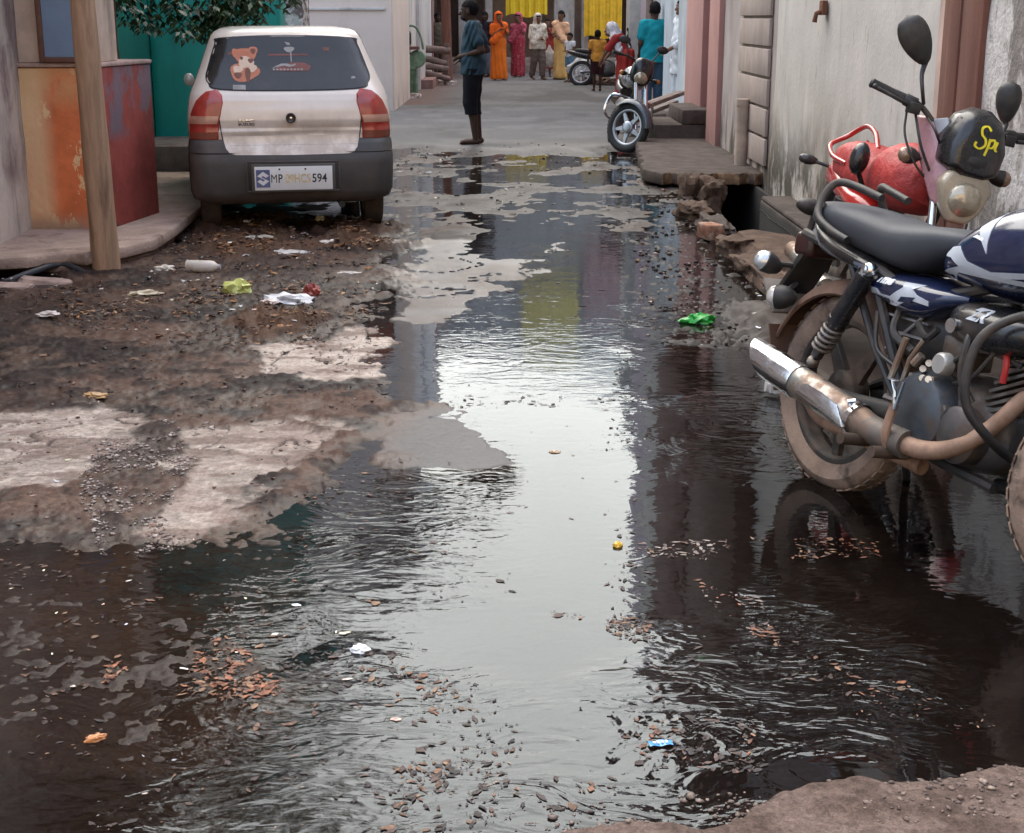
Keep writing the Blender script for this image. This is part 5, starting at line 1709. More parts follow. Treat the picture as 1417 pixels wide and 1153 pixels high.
# tail cowl
cowl = loftx('tail_cowl', [(-.245, .79, .80, .03, .5), (-.22, .77, .825, .07, .5), (-.15, .735, .815, .112, .55), (-.06, .715, .79, .132, .55), (.06, .700, .765, .140, .55), (.15, .690, .745, .138, .55), (.19, .69, .73, .10, .5)], bblack_m, nb, 20, 2.8)
side_decal('cowl_stripe', [cowl], [(-.19, .79), (-.16, .797), (-.10, .752), (.02, .722), (.01, .710), (-.10, .738), (-.16, .775)], surf('grey_decal', (.20, .20, .215), .5, bump=0), cowl)
side_decal('cowl_stripe', [cowl], [(.085, .712), (.10, .728), (.15, .725), (.14, .708)], surf('blue_grey_decal', (.20, .23, .30), .5, bump=0), cowl)
# grab rail
gr_ = MB()
gr_.tube([(.06, -.150, .785), (-.02, -.155, .805), (-.10, -.148, .835), (-.135, -.125, .875), (-.135, -.10, .925), (-.11, -.08, .948), (-.04, -.06, .94), (.06, -.05, .92)], .0125, 10, smooth=6)
gr_.tube([(.06, .150, .785), (-.02, .155, .805), (-.10, .148, .835), (-.135, .125, .875), (-.135, .10, .925), (-.11, .08, .948), (-.04, .06, .94), (.06, .05, .92)], .0125, 10, smooth=6)
gr_.tube([(-.13, -.13, .87), (-.18, 0, .85), (-.13, .13, .87)], .015, 10, smooth=6)
gr_.build('grab_rail', satin_m, nb)
# tail lamp, plate holder and indicators
tl = MB(); tl.box((-.27, 0, .735), (.10, .14, .08)); tl.build('tail_lamp', surf('dark_lens', (.035, .012, .010), .3), nb, bevel=.02, seg=3)
ph = MB(); ph.bar((-.25, 0, .73), (-.40, 0, .53), .13, .02); ph.tube([(-.26, -.05, .74), (-.38, -.05, .56)], .012, 8); ph.tube([(-.26, .05, .74), (-.38, .05, .56)], .012, 8)
ph.build('plate_bracket', satin_m, nb, bevel=.004)
npl = MB(); npl.box((0, 0, 0), (.012, .21, .13), Matrix.Rotation(R(-40), 3, 'Y')); o = npl.build('number_plate', surf('dirty_plate', (.17, .15, .135), .7, var=.3), nb, bevel=.004); o.location = (-.36, 0, .55)
indicator(nb, (-.335, -.145, .66), (-.25, -.9, .35), surf('clear_indicator_lens', (.62, .64, .66), .12, metal=.5, bump=.1, coat=1), .036, (-.30, -.04, .66))
indicator(nb, (-.26, -.125, .56), (-.75, -.6, -.1), surf('dusty_indicator_lens', (.50, .47, .44), .25, metal=.3, coat=.6), .040, (-.32, -.03, .60))
# rear shock absorbers
for s in (-1, 1):
    a = (.185, s * .148, .715); b = (-.005, s * .148, .40)
    A_ = Vector(a); B_ = Vector(b); mid = A_.lerp(B_, .52)
    m = MB(); m.tube([a, A_.lerp(B_, .06)], .020, 12); m.tube([A_.lerp(B_, .04), mid], .031, 14); m.tube([mid, A_.lerp(B_, .58)], .034, 14); m.tube([A_.lerp(B_, .5), b], .012, 10); m.tube([A_.lerp(B_, .84), A_.lerp(B_, .93)], .020, 12)
    sh_ = m.build('shock_absorber', bblack_m, nb)
    m = MB(); m.tube(spring(mid, A_.lerp(B_, .86), .028, 6.5, .006), .0062, 7); m.build('spring', dirtymetal_m, sh_)
    m = MB(); m.ell(a, (.024, .024, .024)); m.lathe([(.016, -.02), (.016, .02)], 12, Matrix.Translation(a) @ disc()); m.build('shock_mount', bchrome_m, sh_)
    m = MB(); m.ell(b, .02); m.build('shock_eye', bchrome2_m, sh_)
# swing arm, chain case, frame
m = MB()
for s in (-1, 1):
    m.tube([(.0, s * .11, RW), (.20, s * .115, .315), (.42, s * .10, .33)], [.022, .024, .026], 10, sq=(1.3, .8))
    m.lathe([(.022, -.012), (.022, .012)], 14, Matrix.Translation((0, s * .118, RW)) @ disc())
m.build('swingarm', satin_m, nb)
m = MB(); m.tube([(-.07, .10, .30), (.05, .10, .36), (.36, .10, .36), (.43, .10, .32), (.36, .10, .27), (.05, .10, .25)], .018, 8, closed=True); m.build('chain_case', satin_m, nb)
m = MB()
for s in (-1, 1):
    m.tube([(-.22, s * .10, .775), (.05, s * .115, .735), (.20, s * .115, .715), (.42, s * .10, .68), (.95, s * .03, .86)], .016, 8, smooth=5)
    m.tube([(.16, s * .11, .71), (.30, s * .105, .50), (.42, s * .10, .33), (.50, s * .09, .25), (.76, s * .07, .22)], .017, 8, smooth=5)
    m.tube([(.05, s * .12, .735), (.22, s * .11, .50), (.36, s * .105, .36)], .012, 8)
m.tube([(.98, 0, .84), (.88, 0, .50), (.80, 0, .25), (.70, 0, .21)], .022, 10, smooth=5)
m.build('frame', satin_m, nb)
# airbox / battery cover, dark box behind the engine
loftx('battery_box', [(.22, .50, .63, .07, .5), (.30, .48, .64, .09, .5), (.42, .47, .64, .09, .5), (.48, .50, .62, .06, .5)], satin_m, nb, 16, 3)
abx = loftx('engine_shroud', [(.50, .60, .67, .08, .5), (.54, .575, .69, .135, .5), (.62, .565, .70, .165, .5), (.72, .565, .70, .175, .5), (.80, .58, .695, .165, .5), (.88, .61, .68, .11, .5)], bblack_m, nb, 20, 3)
m = MB(); m.lathe([(.018, -.01), (.022, .0), (.020, .006), (.001, .007)], 16, Matrix.Translation((.585, -.163, .625)) @ Matrix.Rotation(R(90), 4, 'X')); m.build('bolt', bchrome_m, abx)
V_, F_, w_ = text_2d('ZR', .045, .002, .3)
side_decal('lettering', [abx], None, silverd_m, abx, off=.004, text=([(v[0] / w_ * .075 + .64, v[1] + .655) for v in V_], F_))
# engine
eng = thing('engine', None, None); eng.parent = nb; del eng
for o in [o for o in nb.children if o.name.startswith('engine') and o.type == 'EMPTY']:
    bpy.data.objects.remove(o)
m = MB()
m.rings(seclft(densify([(.36, .30, .44, .06, .5), (.40, .26, .47, .10, .5), (.50, .235, .485, .118, .5), (.62, .23, .49, .118, .5), (.72, .245, .46, .11, .5), (.78, .28, .41, .07, .5)], 3), 20, 3))
eng = m.build('engine', engine_m, nb, smooth=50)
m = MB(); m.lathe([(.001, .062), (.07, .060), (.105, .048), (.118, .022), (.122, -.02)], 30, Matrix.Translation((.505, -.115, .365)) @ Matrix.Rotation(R(90), 4, 'X')); m.build('clutch_cover', surf('clutch_cover_grey', (.075, .085, .098), .38, metal=.55, var=.25, layers=[dict(c=(.11, .072, .05), s=(6, 6, 6), lo=.46, hi=.64, a=.8, r=.9)]), eng)
m = MB(); m.lathe([(.001, .05), (.055, .048), (.078, .032), (.082, -.02)], 26, Matrix.Translation((.66, -.115, .34)) @ Matrix.Rotation(R(90), 4, 'X')); m.build('oil_cover', engine_m, eng)
m = MB()
for i in range(9):
    t = i / 8; c = Vector((.735 + .10 * t, 0, .43 + .20 * t))
    m.box(tuple(c), (.155, .20, .0085), Matrix.Rotation(R(-24), 3, 'Y'))
m.tube([(.70, 0, .40), (.845, 0, .66)], .062, 18)
m.build('cylinder', dirtymetal_m, eng, smooth=30)
m = MB(); m.lathe([(.001, .012), (.026, .012), (.032, .004), (.032, -.02)], 20, Matrix.Translation((.565, -.155, .515)) @ Matrix.Rotation(R(90), 4, 'X')); m.build('cover_disc', surf('pale_disc', (.42, .41, .39), .4, metal=.4), eng)
m = MB()
for (x, z) in ((.515, .505), (.495, .485), (.50, .46), (.525, .462)):
    m.tube([(x, -.15, z), (x + .012, -.165, z + .004)], .010, 8)
m.build('bolt', bchrome2_m, eng)
m = MB(); m.tube([(.45, -.13, .56), (.42, -.14, .50), (.405, -.14, .43)], .008, 8); m.tube([(.40, -.15, .555), (.372, -.155, .43)], .010, 8); m.tube([(.47, -.145, .52), (.45, -.15, .49)], .013, 8); m.build('linkage', bchrome2_m, nb)
m = MB(); m.tube([(.55, -.12, .49), (.62, -.14, .55), (.70, -.13, .58), (.80, -.10, .56)], .008, 7, smooth=5); m.tube([(.40, -.12, .60), (.46, -.13, .57), (.50, -.13, .60)], .010, 7, smooth=4); m.tube([(.60, -.13, .47), (.68, -.15, .50), (.74, -.13, .60)], .006, 7, smooth=4); m.build('cable', satin_m, nb)
for i_ in range(7):
    a_ = R(20 + 50 * i_)
    m = MB(); m.lathe([(.001, .006), (.008, .006), (.009, 0), (.009, -.012)], 8, Matrix.Translation((.505 + .108 * math.cos(a_), -.150, .365 + .108 * math.sin(a_))) @ Matrix.Rotation(R(90), 4, 'X')); m.build('cover_bolt', bchrome2_m, eng)
for hp_, hr_ in (([(.62, -.10, .66), (.66, -.165, .60), (.665, -.17, .50), (.70, -.15, .44)], .011), ([(.30, -.10, .64), (.33, -.14, .56), (.42, -.135, .52)], .012), ([(.22, -.12, .60), (.27, -.14, .50), (.36, -.13, .46)], .007)):
    m = MB(); m.tube(hp_, hr_, 8, smooth=5); m.build('hose', satin_m, nb)
m = MB(); m.tube([(.745, -.115, .60), (.77, -.125, .56), (.765, -.12, .51)], .009, 8, smooth=4); m.build('spark_lead', surf('red_lead', (.40, .03, .03), .5), nb)
m = MB(); m.box((.555, -.06, .545), (.10, .10, .085)); m.lathe([(.03, 0), (.03, .05), (.022, .06), (.001, .06)], 14, Matrix.Translation((.56, -.07, .59))); m.lathe([(.026, 0), (.026, .03), (.001, .03)], 12, Matrix.Translation((.55, -.06, .475))); m.build('carburettor', dirtymetal_m, nb, bevel=.006)
m = MB(); m.box((.33, -.098, .555), (.19, .012, .006)); m.box((.33, -.098, .60), (.19, .012, .006)); m.tube([(.26, -.10, .50), (.40, -.10, .62)], .005, 6); m.build('battery_strap', steel_m, nb)
# exhaust: chrome silencer with slash-cut tip and rusty downpipe
muf = MB()
A_ = Vector((.315, -.195, .292)); B_ = Vector((-.205, -.225, .380))
ax_ = (B_ - A_).normalized()
n_ = 26; rs = []
prof = [(-.09, .034), (-.05, .036), (-.02, .041), (.05, .045), (.20, .047), (.33, .047), (.455, .046), (.488, .044)]
q = ax_.to_track_quat('Z', 'Y').to_matrix()
for d_, r_ in prof:
    rs.append([A_ + q @ Vector((r_ * math.cos(2 * math.pi * j / n_), r_ * 1.08 * math.sin(2 * math.pi * j / n_), d_)) for j in range(n_)])
# slash cut: shear the last two rings so the top reaches further back
for j in range(n_):
    p = rs[-1][j]; dz = (p - (A_ + ax_ * .488)).z
    rs[-1][j] = p + ax_ * (dz * .9)
    p = rs[-2][j]; dz = (p - (A_ + ax_ * .455)).z
    rs[-2][j] = p + ax_ * (dz * .5)
inner = [[A_ + ax_ * .488 + (p - (A_ + ax_ * .488)) * .86 for p in rs[-1]], [A_ + ax_ * .40 + (p - (A_ + ax_ * .488)) * .8 for p in rs[-1]]]
muf.rings(rs + inner)
muffler = muf.build('muffler', bchrome2_m, nb, smooth=55)
tip = MB()
rs2 = []
for d_, r_ in ((.29, .0495), (.295, .0510), (.455, .0500)):
    rs2.append([A_ + q @ Vector((r_ * math.cos(2 * math.pi * j / n_), r_ * 1.08 * math.sin(2 * math.pi * j / n_), d_)) for j in range(n_)])
rs2.append([p + (p - (A_ + ax_ * .488)) * .10 for p in rs[-1]])
for j in range(n_):
    p = rs2[-2][j]; rs2[-2][j] = p + ax_ * ((p - (A_ + ax_ * .455)).z * .5)
tip.rings(rs2, cap=False); tip.build('exhaust_tip', bchrome_m, muffler, smooth=55)
hsd = MB()
shp = [(.00, -.022), (.05, .026), (.13, .032), (.20, .030), (.235, .012), (.235, -.010), (.10, -.016)]
side_off = q @ Vector((0, 0, 0))
vv = []
for layer in (0, 1):
    for (d_, h_) in shp:
        ctr = A_ + ax_ * d_
        up_ = Vector((0, 0, 1)); up_ = (up_ - ax_ * up_.dot(ax_)).normalized(); outw = ax_.cross(up_)
        if outw.y > 0: outw = -outw
        ang = h_ / .052
        vv.append(ctr + (outw * math.cos(ang) + up_ * math.sin(ang)) * (.053 + .006 * (1 - layer) - (.010 if layer else 0)))
k_ = len(shp)
hsd.add(vv, [tuple(range(k_)), tuple(range(2 * k_ - 1, k_ - 1, -1))] + [(i, (i + 1) % k_, k_ + (i + 1) % k_, k_ + i) for i in range(k_)])
hsd.build('heat_shield', bchrome_m, muffler, bevel=.003)
m = MB()
ctr = A_ + ax_ * .005
m.tube([ctr + Vector((0, -.035, .045)), ctr + Vector((.01, -.05, .055)), ctr + Vector((.02, -.035, .06))], .007, 8)
m.tube([A_ + ax_ * -.005, A_ + ax_ * .012], .052, 20)
m.build('clamp', bchrome_m, muffler)
m = MB(); m.tube([(.345, -.19, .285), (.40, -.187, .278), (.52, -.18, .274)], .041, 18, smooth=3); m.build('heat_pipe', surf('dull_grey_pipe', (.13, .11, .095), .6, metal=.4, var=.25, layers=[dict(c=(.20, .12, .08), s=(8, 8, 8), lo=.46, hi=.62, a=.7)]), muffler)
m = MB(); m.tube([(.51, -.18, .273), (.57, -.175, .275), (.64, -.165, .292), (.71, -.15, .33), (.765, -.125, .39), (.81, -.09, .47), (.84, -.05, .54)], [.027, .027, .025, .023, .022, .022, .022], 16, smooth=5); m.build('exhaust_pipe', rusty_m, nb)
# foot pegs and pedals
m = MB(); m.tube([(.35, -.11, .24), (.36, -.20, .245), (.36, -.285, .25)], .018, 10); m.tube([(.47, -.10, .235), (.47, -.26, .24)], .018, 10); fpg = m.build('foot_peg', surf('worn_rubber', (.085, .060, .046), .85, var=.3), nb)
m = MB(); m.tube([(.47, -.20, .24), (.475, -.225, .30), (.485, -.22, .385)], .013, 9, smooth=4); m.build('kick_lever', rusty_m, nb)
m = MB(); m.tube([(.46, -.235, .395), (.50, -.235, .395)], .011, 8); m.tube([(.50, -.23, .37), (.525, -.235, .455), (.475, -.235, .448), (.49, -.232, .42), (.50, -.23, .37)], .006, 7); m.build('brake_pedal', bchrome_m, nb)
m = MB(); m.tube([(-.02, -.13, .30), (.06, -.135, .245), (.20, -.13, .23), (.34, -.12, .225), (.52, -.11, .21)], [.030, .026, .024, .026, .024], 10, smooth=4); m.build('lower_bracket', rusty_m, nb)
m = MB(); m.tube([(.18, .12, .26), (.10, .20, .10), (.06, .25, .035)], .014, 8); m.box((.055, .255, .03), (.06, .04, .01)); m.build('side_stand', satin_m, nb)
# crash guard
m = MB()
for s in (-1, 1):
    m.tube([(.90, s * .05, .72), (.84, s * .16, .70), (.79, s * .235, .64), (.78, s * .26, .55), (.79, s * .25, .45), (.82, s * .18, .37), (.80, s * .05, .30)], .0125, 10, smooth=6)
m.build('crash_guard', satin_m, nb)
# fork, front mudguard, bars (front end runs out of the picture)
stM = Matrix.Translation((1.02, 0, .78)) @ Matrix.Rotation(R(34), 4, 'Z') @ Matrix.Translation((-1.02, 0, -.78))
fk = MB()
for s in (-1, 1):
    pa, pb_ = stM @ Vector((.98, s * .09, 1.0)), stM @ Vector((1.18, s * .09, .31)); fk.tube([pa, pa.lerp(pb_, .5)], .018, 12); fk.tube([pa.lerp(pb_, .45), pb_], .026, 12)
fk.build('fork', dirtymetal_m, nb)
hbm = MB(); hbm.tube([stM @ Vector(p) for p in ((.86, -.36, 1.06), (.94, -.20, 1.08), (.97, -.08, 1.04), (.97, .08, 1.04), (.94, .20, 1.08), (.86, .36, 1.06))], .012, 10, smooth=5); hbm.build('handlebar', satin_m, nb)
hl = MB(); hl.ell(tuple(stM @ Vector((1.10, 0, .92))), (.10, .09, .10)); hl.build('headlamp', bblack_m, nb)
fm_ = MB(); rs = []
for i in range(13):
    a = R(20 + 120 * i / 12); rr = .345
    Mw = Matrix.Translation((1.17, 0, .31)) @ Matrix.Rotation(R(42), 4, 'Z')
    rs.append([Mw @ Vector((math.cos(a) * (rr - .05 * abs(b) ** 3 - off), b * .075, math.sin(a) * (rr - .05 * abs(b) ** 3 - off))) for b, off in [(-1 + 2 * j / 10, 0) for j in range(11)] + [(1 - 2 * j / 10, .005) for j in range(11)]])
fm_.rings(rs); fm_.build('front_mudguard', navy_m, nb, smooth=60)

# ------------------------------------------------------------------ red motorcycle by the wall
rbk = thing('motorcycle', 'red motorcycle with tall black mirror and lettered dark visor parked against the wall', 'motorcycle', scale=.92)
RB_TH, RB_LN = R(6.5), R(14)
place(rbk, Vector((1.395, 6.45, .085)), RB_TH, RB_LN)
bike_wheel('rear_wheel', rbk, 0, .30, .30, .09, muddy_m, rimd_m, 5)
bike_wheel('front_wheel', rbk, 1.22, .30, .30, .085, muddy_m, rimd_m, 5)
loftx('seat', [(-.22, .82, .88, .06, .5), (-.17, .77, .95, .13, .6), (0, .75, .985, .155, .6), (.15, .74, .97, .155, .6), (.26, .735, .94, .14, .6), (.34, .75, .90, .11, .6), (.38, .78, .86, .06, .5)], redseat_m, rbk, 24, 2.8)
loftx('fuel_tank', [(.33, .74, .84, .09, .5), (.38, .73, .95, .15, .5), (.48, .72, 1.01, .175, .5), (.60, .72, 1.03, .18, .5), (.72, .74, 1.0, .16, .5), (.80, .78, .95, .10, .5)], redseat_m, rbk, 24, 2.4)
loftx('tail_cowl', [(-.36, .78, .86, .04, .5), (-.34, .75, .875, .075, .5), (-.26, .72, .875, .11, .5), (-.10, .69, .85, .135, .5), (.10, .66, .78, .14, .5), (.26, .62, .76, .13, .5), (.34, .64, .72, .09, .5)], redb_m, rbk, 22, 2.6)
m = MB(); m.tube([(.08, -.15, .86), (-.10, -.16, .88), (-.26, -.13, .93), (-.29, -.05, .985), (-.24, -.02, 1.03), (-.13, -.02, 1.055), (.02, -.03, 1.03), (.16, -.05, .96)], .0125, 10, smooth=6)
m.tube([(.08, .15, .86), (-.10, .16, .88), (-.26, .13, .93), (-.29, .05, .985)], .0125, 10, smooth=6); m.build('grab_rail', redb_m, rbk)
m = MB(); m.box((-.385, 0, .80), (.03, .13, .08)); m.build('tail_lamp', surf('bright_red_lens', (.55, .05, .03), .2, coat=.8), rbk, bevel=.012, seg=3)
m = MB(); m.prism([(-.36, .78), (-.43, .62), (-.46, .44), (-.40, .44), (-.34, .60), (-.28, .72)], -.065, .065, Matrix.Rotation(R(90), 4, 'X')); m.build('rear_mudguard', satin_m, rbk, bevel=.01)
indicator(rbk, (-.42, -.17, .83), (-.2, -1, 0), surf('smoke_lens', (.05, .045, .045), .2), .027, (-.36, -.04, .82))
indicator(rbk, (-.37, .17, .83), (-.2, 1, 0), surf('amber_lens_dusty', (.40, .16, .04), .3), .03, (-.36, .04, .82))
m = MB(); m.ell((-.46, -.06, .60), (.055, .09, .045)); m.build('plate_lamp', satin_m, rbk)
for s in (-1, 1):
    a, b = (.12, s * .14, .70), (-.01, s * .13, .33)
    m = MB(); m.tube([a, tuple(Vector(a).lerp(Vector(b), .5))], .03, 12); m.tube([a, b], .012, 8); so_ = m.build('shock_absorber', satin_m, rbk)
    m = MB(); m.tube(spring(Vector(a).lerp(Vector(b), .5), b, .028, 5, .006), .006, 6); m.build('spring', redb_m, so_)
m = MB(); m.rings(seclft(densify([(.38, .30, .5, .07, .5), (.46, .25, .56, .13, .5), (.62, .24, .58, .14, .5), (.76, .28, .52, .08, .5)], 3), 18, 3)); m.build('engine', engine_m, rbk, smooth=50)
m = MB(); m.tube([(0, -.12, .30), (.40, -.11, .33)], .024, 8); m.tube([(0, .12, .30), (.40, .11, .33)], .024, 8); m.tube([(.92, 0, .86), (.80, 0, .50), (.70, 0, .25), (.45, 0, .24)], .024, 10, smooth=4); m.tube([(.92, 0, .86), (.5, 0, .72), (-.2, 0, .74)], .022, 8); m.build('frame', satin_m, rbk)
m = MB(); m.tube([(-.28, -.16, .38), (.30, -.15, .29)], .045, 16); m.tube([(.3, -.15, .29), (.62, -.13, .28), (.78, -.08, .42)], .022, 12, smooth=4); m.build('muffler', bchrome2_m, rbk)
# front end: chrome fork, steering turned towards the street
RS = Matrix.Translation((.95, 0, .9)) @ Matrix.Rotation(R(6), 4, 'Z') @ Matrix.Translation((-.95, 0, -.9))
m = MB()
for s in (-1, 1):
    pa, pb_ = RS @ Vector((.90, s * .085, 1.06)), RS @ Vector((1.21, s * .085, .30)); m.tube([pa, pa.lerp(pb_, .55)], .017, 12); m.tube([pa.lerp(pb_, .5), pb_], .027, 12)
m.build('fork', chrome_m, rbk)
m = MB(); bars = [(.79, -.40, 1.215), (.88, -.22, 1.175), (.92, -.09, 1.085), (.92, .09, 1.085), (.88, .22, 1.145), (.79, .40, 1.165)]
m.tube([RS @ Vector(p) for p in bars], .012, 10, smooth=6)
hb_ = m.build('handlebar', satin_m, rbk)
for s in (-1, 1):
    g0, g1 = RS @ Vector((.785, s * .41, 1.19 - .025 * s)), RS @ Vector((.85, s * .27, 1.165 - .017 * s))
    m = MB(); m.tube([g0, g0.lerp(g1, .06), g0.lerp(g1, .1), g1], [.016, .022, .019, .019], 12); m.build('grip', satin_m, hb_)
    m = MB(); m.tube([g1 + Vector((.0, 0, 0)), g1 + (g1 - g0) * .35], .026, 12); m.box(tuple(g1 + (g1 - g0) * .25 + Vector((.02, 0, -.02))), (.05, .05, .045)); m.build('switch_pod', satin_m, hb_, bevel=.005)
    m = MB(); m.tube([g1 + Vector((.05, 0, -.02)), g0.lerp(g1, .5) + Vector((.075, 0, -.02)), g0 + Vector((.07, s * .0, -.015))], [.009, .008, .007], 8, smooth=4); m.ell(tuple(g0 + Vector((.07, 0, -.015))), .011); m.build('lever', satin_m, hb_)
mA = RS @ Vector((.89, -.20, 1.18))
mirror_part(rbk, tuple(mA), tuple(mA + Vector((.03, -.035, .05))), tuple(mA + Vector((.0, -.045, .11))), tuple(mA + Vector((-.03, -.035, .16))), .105, Matrix.Rotation(R(-8), 3, 'Y') @ Matrix.Rotation(R(38), 3, 'X') @ Matrix.Rotation(R(75), 3, 'Z'), satin_m)
mB_ = RS @ Vector((.90, .13, 1.12))
mirror_part(rbk, tuple(mB_), tuple(mB_ + Vector((.03, .035, .03))), tuple(mB_ + Vector((.0, .06, .06))), tuple(mB_ + Vector((-.02, .06, .075))), .085, Matrix.Rotation(R(10), 3, 'X') @ Matrix.Rotation(R(60), 3, 'Z'), satin_m)
# cables
m = MB()
g1 = RS @ Vector((.86, -.25, 1.14))
m.tube([g1, g1 + Vector((.06, .0, -.10)), g1 + Vector((.10, .06, -.20)), g1 + Vector((.06, .16, -.26))], .005, 7, smooth=6)
m.tube([g1 + Vector((.02, .03, 0)), g1 + Vector((.10, .06, -.12)), g1 + Vector((.09, .14, -.22)), (.90, -.04, .86)], .006, 7, smooth=6)
m.tube([g1 + Vector((.02, .08, 0)), g1 + Vector((.12, .10, -.06)), (.96, -.06, .98)], .005, 7, smooth=6)
m.build('cable', satin_m, rbk)
# headlamp fairing: pink cheeks, dark visor, lamp
fair = None
for s in (-1, 1):
    out_ = [(.86, .20, 1.135), (.93, .165, 1.14), (1.06, .070, .94), (1.105, .045, .835), (1.09, .055, .785), (1.02, .105, .81), (.92, .165, .965)]
    vs_ = [(x, s * y, z) for x, y, z in out_] + [(x - .05, s * max(y - .05, .012), z) for x, y, z in out_]
    n_ = len(out_); m = MB()
    m.add(vs_, [tuple(range(n_)), tuple(range(2 * n_ - 1, n_ - 1, -1))] + [(i, (i + 1) % n_, n_ + (i + 1) % n_, n_ + i) for i in range(n_)])
    fair = m.build('headlamp_fairing', pinkf_m, rbk, bevel=.014, seg=3)
    m = MB(); q_ = [(.925, .158, 1.13), (.985, .118, 1.15), (1.06, .078, 1.02), (1.065, .064, .95)]
    m.add([(x, s * y, z) for x, y, z in q_] + [(x - .03, s * (y - .03), z) for x, y, z in q_], [(0, 1, 2, 3), (7, 6, 5, 4), (0, 4, 5, 1), (1, 5, 6, 2), (2, 6, 7, 3), (3, 7, 4, 0)])
    m.build('fairing_strip', surf('grey_strip', (.34, .35, .38), .35), fair, bevel=.006)
rs = []
for x_, k_, dz_ in ((.93, .80, -.01), (.97, 1.0, .0), (1.05, 1.02, -.005), (1.10, .92, -.02), (1.125, .70, -.035)):
    ring = [(-.120, .975), (-.128, 1.08), (-.095, 1.175), (-.03, 1.215), (.03, 1.215), (.095, 1.175), (.128, 1.08), (.120, .975), (.06, .945), (-.06, .945)]
    rs.append([(x_ + .05 * (1.08 - z) , y * k_, 1.08 + (z - 1.08) * k_ + dz_) for y, z in ring])
m = MB(); m.rings(rs); vis = m.build('visor', bblack_m, rbk, bevel=.012, seg=3)
rs = []
for x_, k_ in ((1.02, .9), (1.09, 1.0), (1.115, .94)):
    ring = [(-.085, .955), (-.115, .90), (-.085, .80), (-.04, .745), (.04, .745), (.085, .80), (.115, .90), (.085, .955)]
    rs.append([(x_ + .06 * (.93 - z), y * k_, .85 + (z - .85) * k_) for y, z in ring])
m = MB(); m.rings(rs); hlo = m.build('headlamp', surf('beige_lamp_rim', (.40, .33, .24), .3, coat=.6), rbk, bevel=.012, seg=3)
m = MB(); m.ell((1.105, 0, .845), (.052, .078, .075)); m.build('lamp_glass', lensw_m, hlo)
m = MB(); m.ell((1.085, 0, 1.0), (.05, .09, .05)); m.build('instrument_back', satin_m, rbk)
indicator(rbk, (.93, -.21, .965), (.25, -.9, .0), surf('bronze_lens', (.30, .19, .13), .25, metal=.3, coat=.6), .036, (.93, -.08, .96))
indicator(rbk, (.93, .21, .965), (.25, .9, .0), surf('bronze_lens', (.30, .19, .13), .25, metal=.3, coat=.6), .036, (.93, .08, .96))
m = MB(); m.ell((.42, -.22, .90), (.045, .045, .075)); m.tube([(.42, -.22, .86), (.40, -.16, .78)], .012, 8); m.build('rear_pod', bblack_m, rbk)
m = MB(); rs = []
for i in range(13):
    a = R(15 + 130 * i / 12); rr = .335
    rs.append([(1.22 + math.cos(a) * (rr - .05 * abs(b) ** 3 - off), b * .07, .30 + math.sin(a) * (rr - .05 * abs(b) ** 3 - off)) for b, off in [(-1 + 2 * j / 10, 0) for j in range(11)] + [(1 - 2 * j / 10, .005) for j in range(11)]])
m.rings(rs); m.build('front_mudguard', redb_m, rbk, smooth=60)
# script lettering on the visor: two brush strokes
bvv = bvh_of([vis])


def stroke(pts, w):
    P_ = smooth_pts([(x, z, 0) for x, z in pts], 8)
    V = []; F = []
    for i, p in enumerate(P_):
        a = P_[max(i - 1, 0)]; b = P_[min(i + 1, len(P_) - 1)]
        t = np.array(b) - np.array(a); t /= np.linalg.norm(t) + 1e-9
        nrm = np.array((-t[1], t[0], 0)); ww = w * (.55 + .45 * abs(t[1]))
        V += [tuple((np.array(p) + nrm * ww)[:2]), tuple((np.array(p) - nrm * ww)[:2])]
        if i:
            k = 2 * i; F.append((k - 2, k - 1, k + 1, k))
    return V, F


for pts in ([(.020, 1.135), (.004, 1.15), (-.018, 1.14), (-.014, 1.115), (.006, 1.098), (.010, 1.075), (-.010, 1.058), (-.032, 1.066), (-.030, 1.082)], [(.026, 1.105), (.024, 1.07), (.018, 1.035)], [(.026, 1.095), (.042, 1.104), (.050, 1.09), (.042, 1.072), (.026, 1.07)], [(.060, 1.10), (.056, 1.07), (.066, 1.062)]):
    V, F = stroke(pts, .0055)
    V, F = decal_mesh(bvv, V, F, lambda x, z: (1.6, x, z), (-1, 0, 0), .003, 0)
    m = MB(); m.add(V, F); m.build('lettering', yellow_m, vis, smooth=0, fixn=False)
# =================================================================== people
skin_d = surf('dark_brown_skin', (.062, .032, .022), .6, var=.1, vscale=8, bump=0, spec=.2)
skin_m = surf('brown_skin', (.17, .088, .056), .6, var=.1, vscale=8, bump=0, spec=.25)
hair_m = surf('black_hair', (.009, .007, .007), .8, var=.3, vscale=60, bump=.4, bscale=200, spec=.12)
eye_m = surf('eye', (.35, .33, .30), .3, bump=0)


def cloth_mat(name, c, pat=None, rough=.85):
    ly = [dict(c=tuple(x * .6 for x in c), s=(5, 5, 2), lo=.5, hi=.75, a=.5)]
    if pat:
        ly.append(dict(c=pat, s=26, lo=.58, hi=.64, a=.8, d=2))
    return surf(name, c, rough, spec=.15, var=.12, vscale=6, bump=.3, bscale=70, layers=ly)


V3 = lambda *a: np.array(a, float)
DEF = dict(neck=(0, 0, 1.43), head=(.02, 0, 1.575), lean=(0, 0),
           shL=(0, .185, 1.375), elL=(-.03, .225, 1.10), wrL=(.06, .21, .86), shR=(0, -.185, 1.375), elR=(-.03, -.225, 1.10), wrR=(.06, -.21, .86),
           hipL=(0, .085, .92), knL=(.02, .09, .50), anL=(-.02, .09, .085), hipR=(0, -.085, .92), knR=(.02, -.09, .50), anR=(-.02, -.09, .085), toeL=(.15, .10, .03), toeR=(.15, -.10, .03))


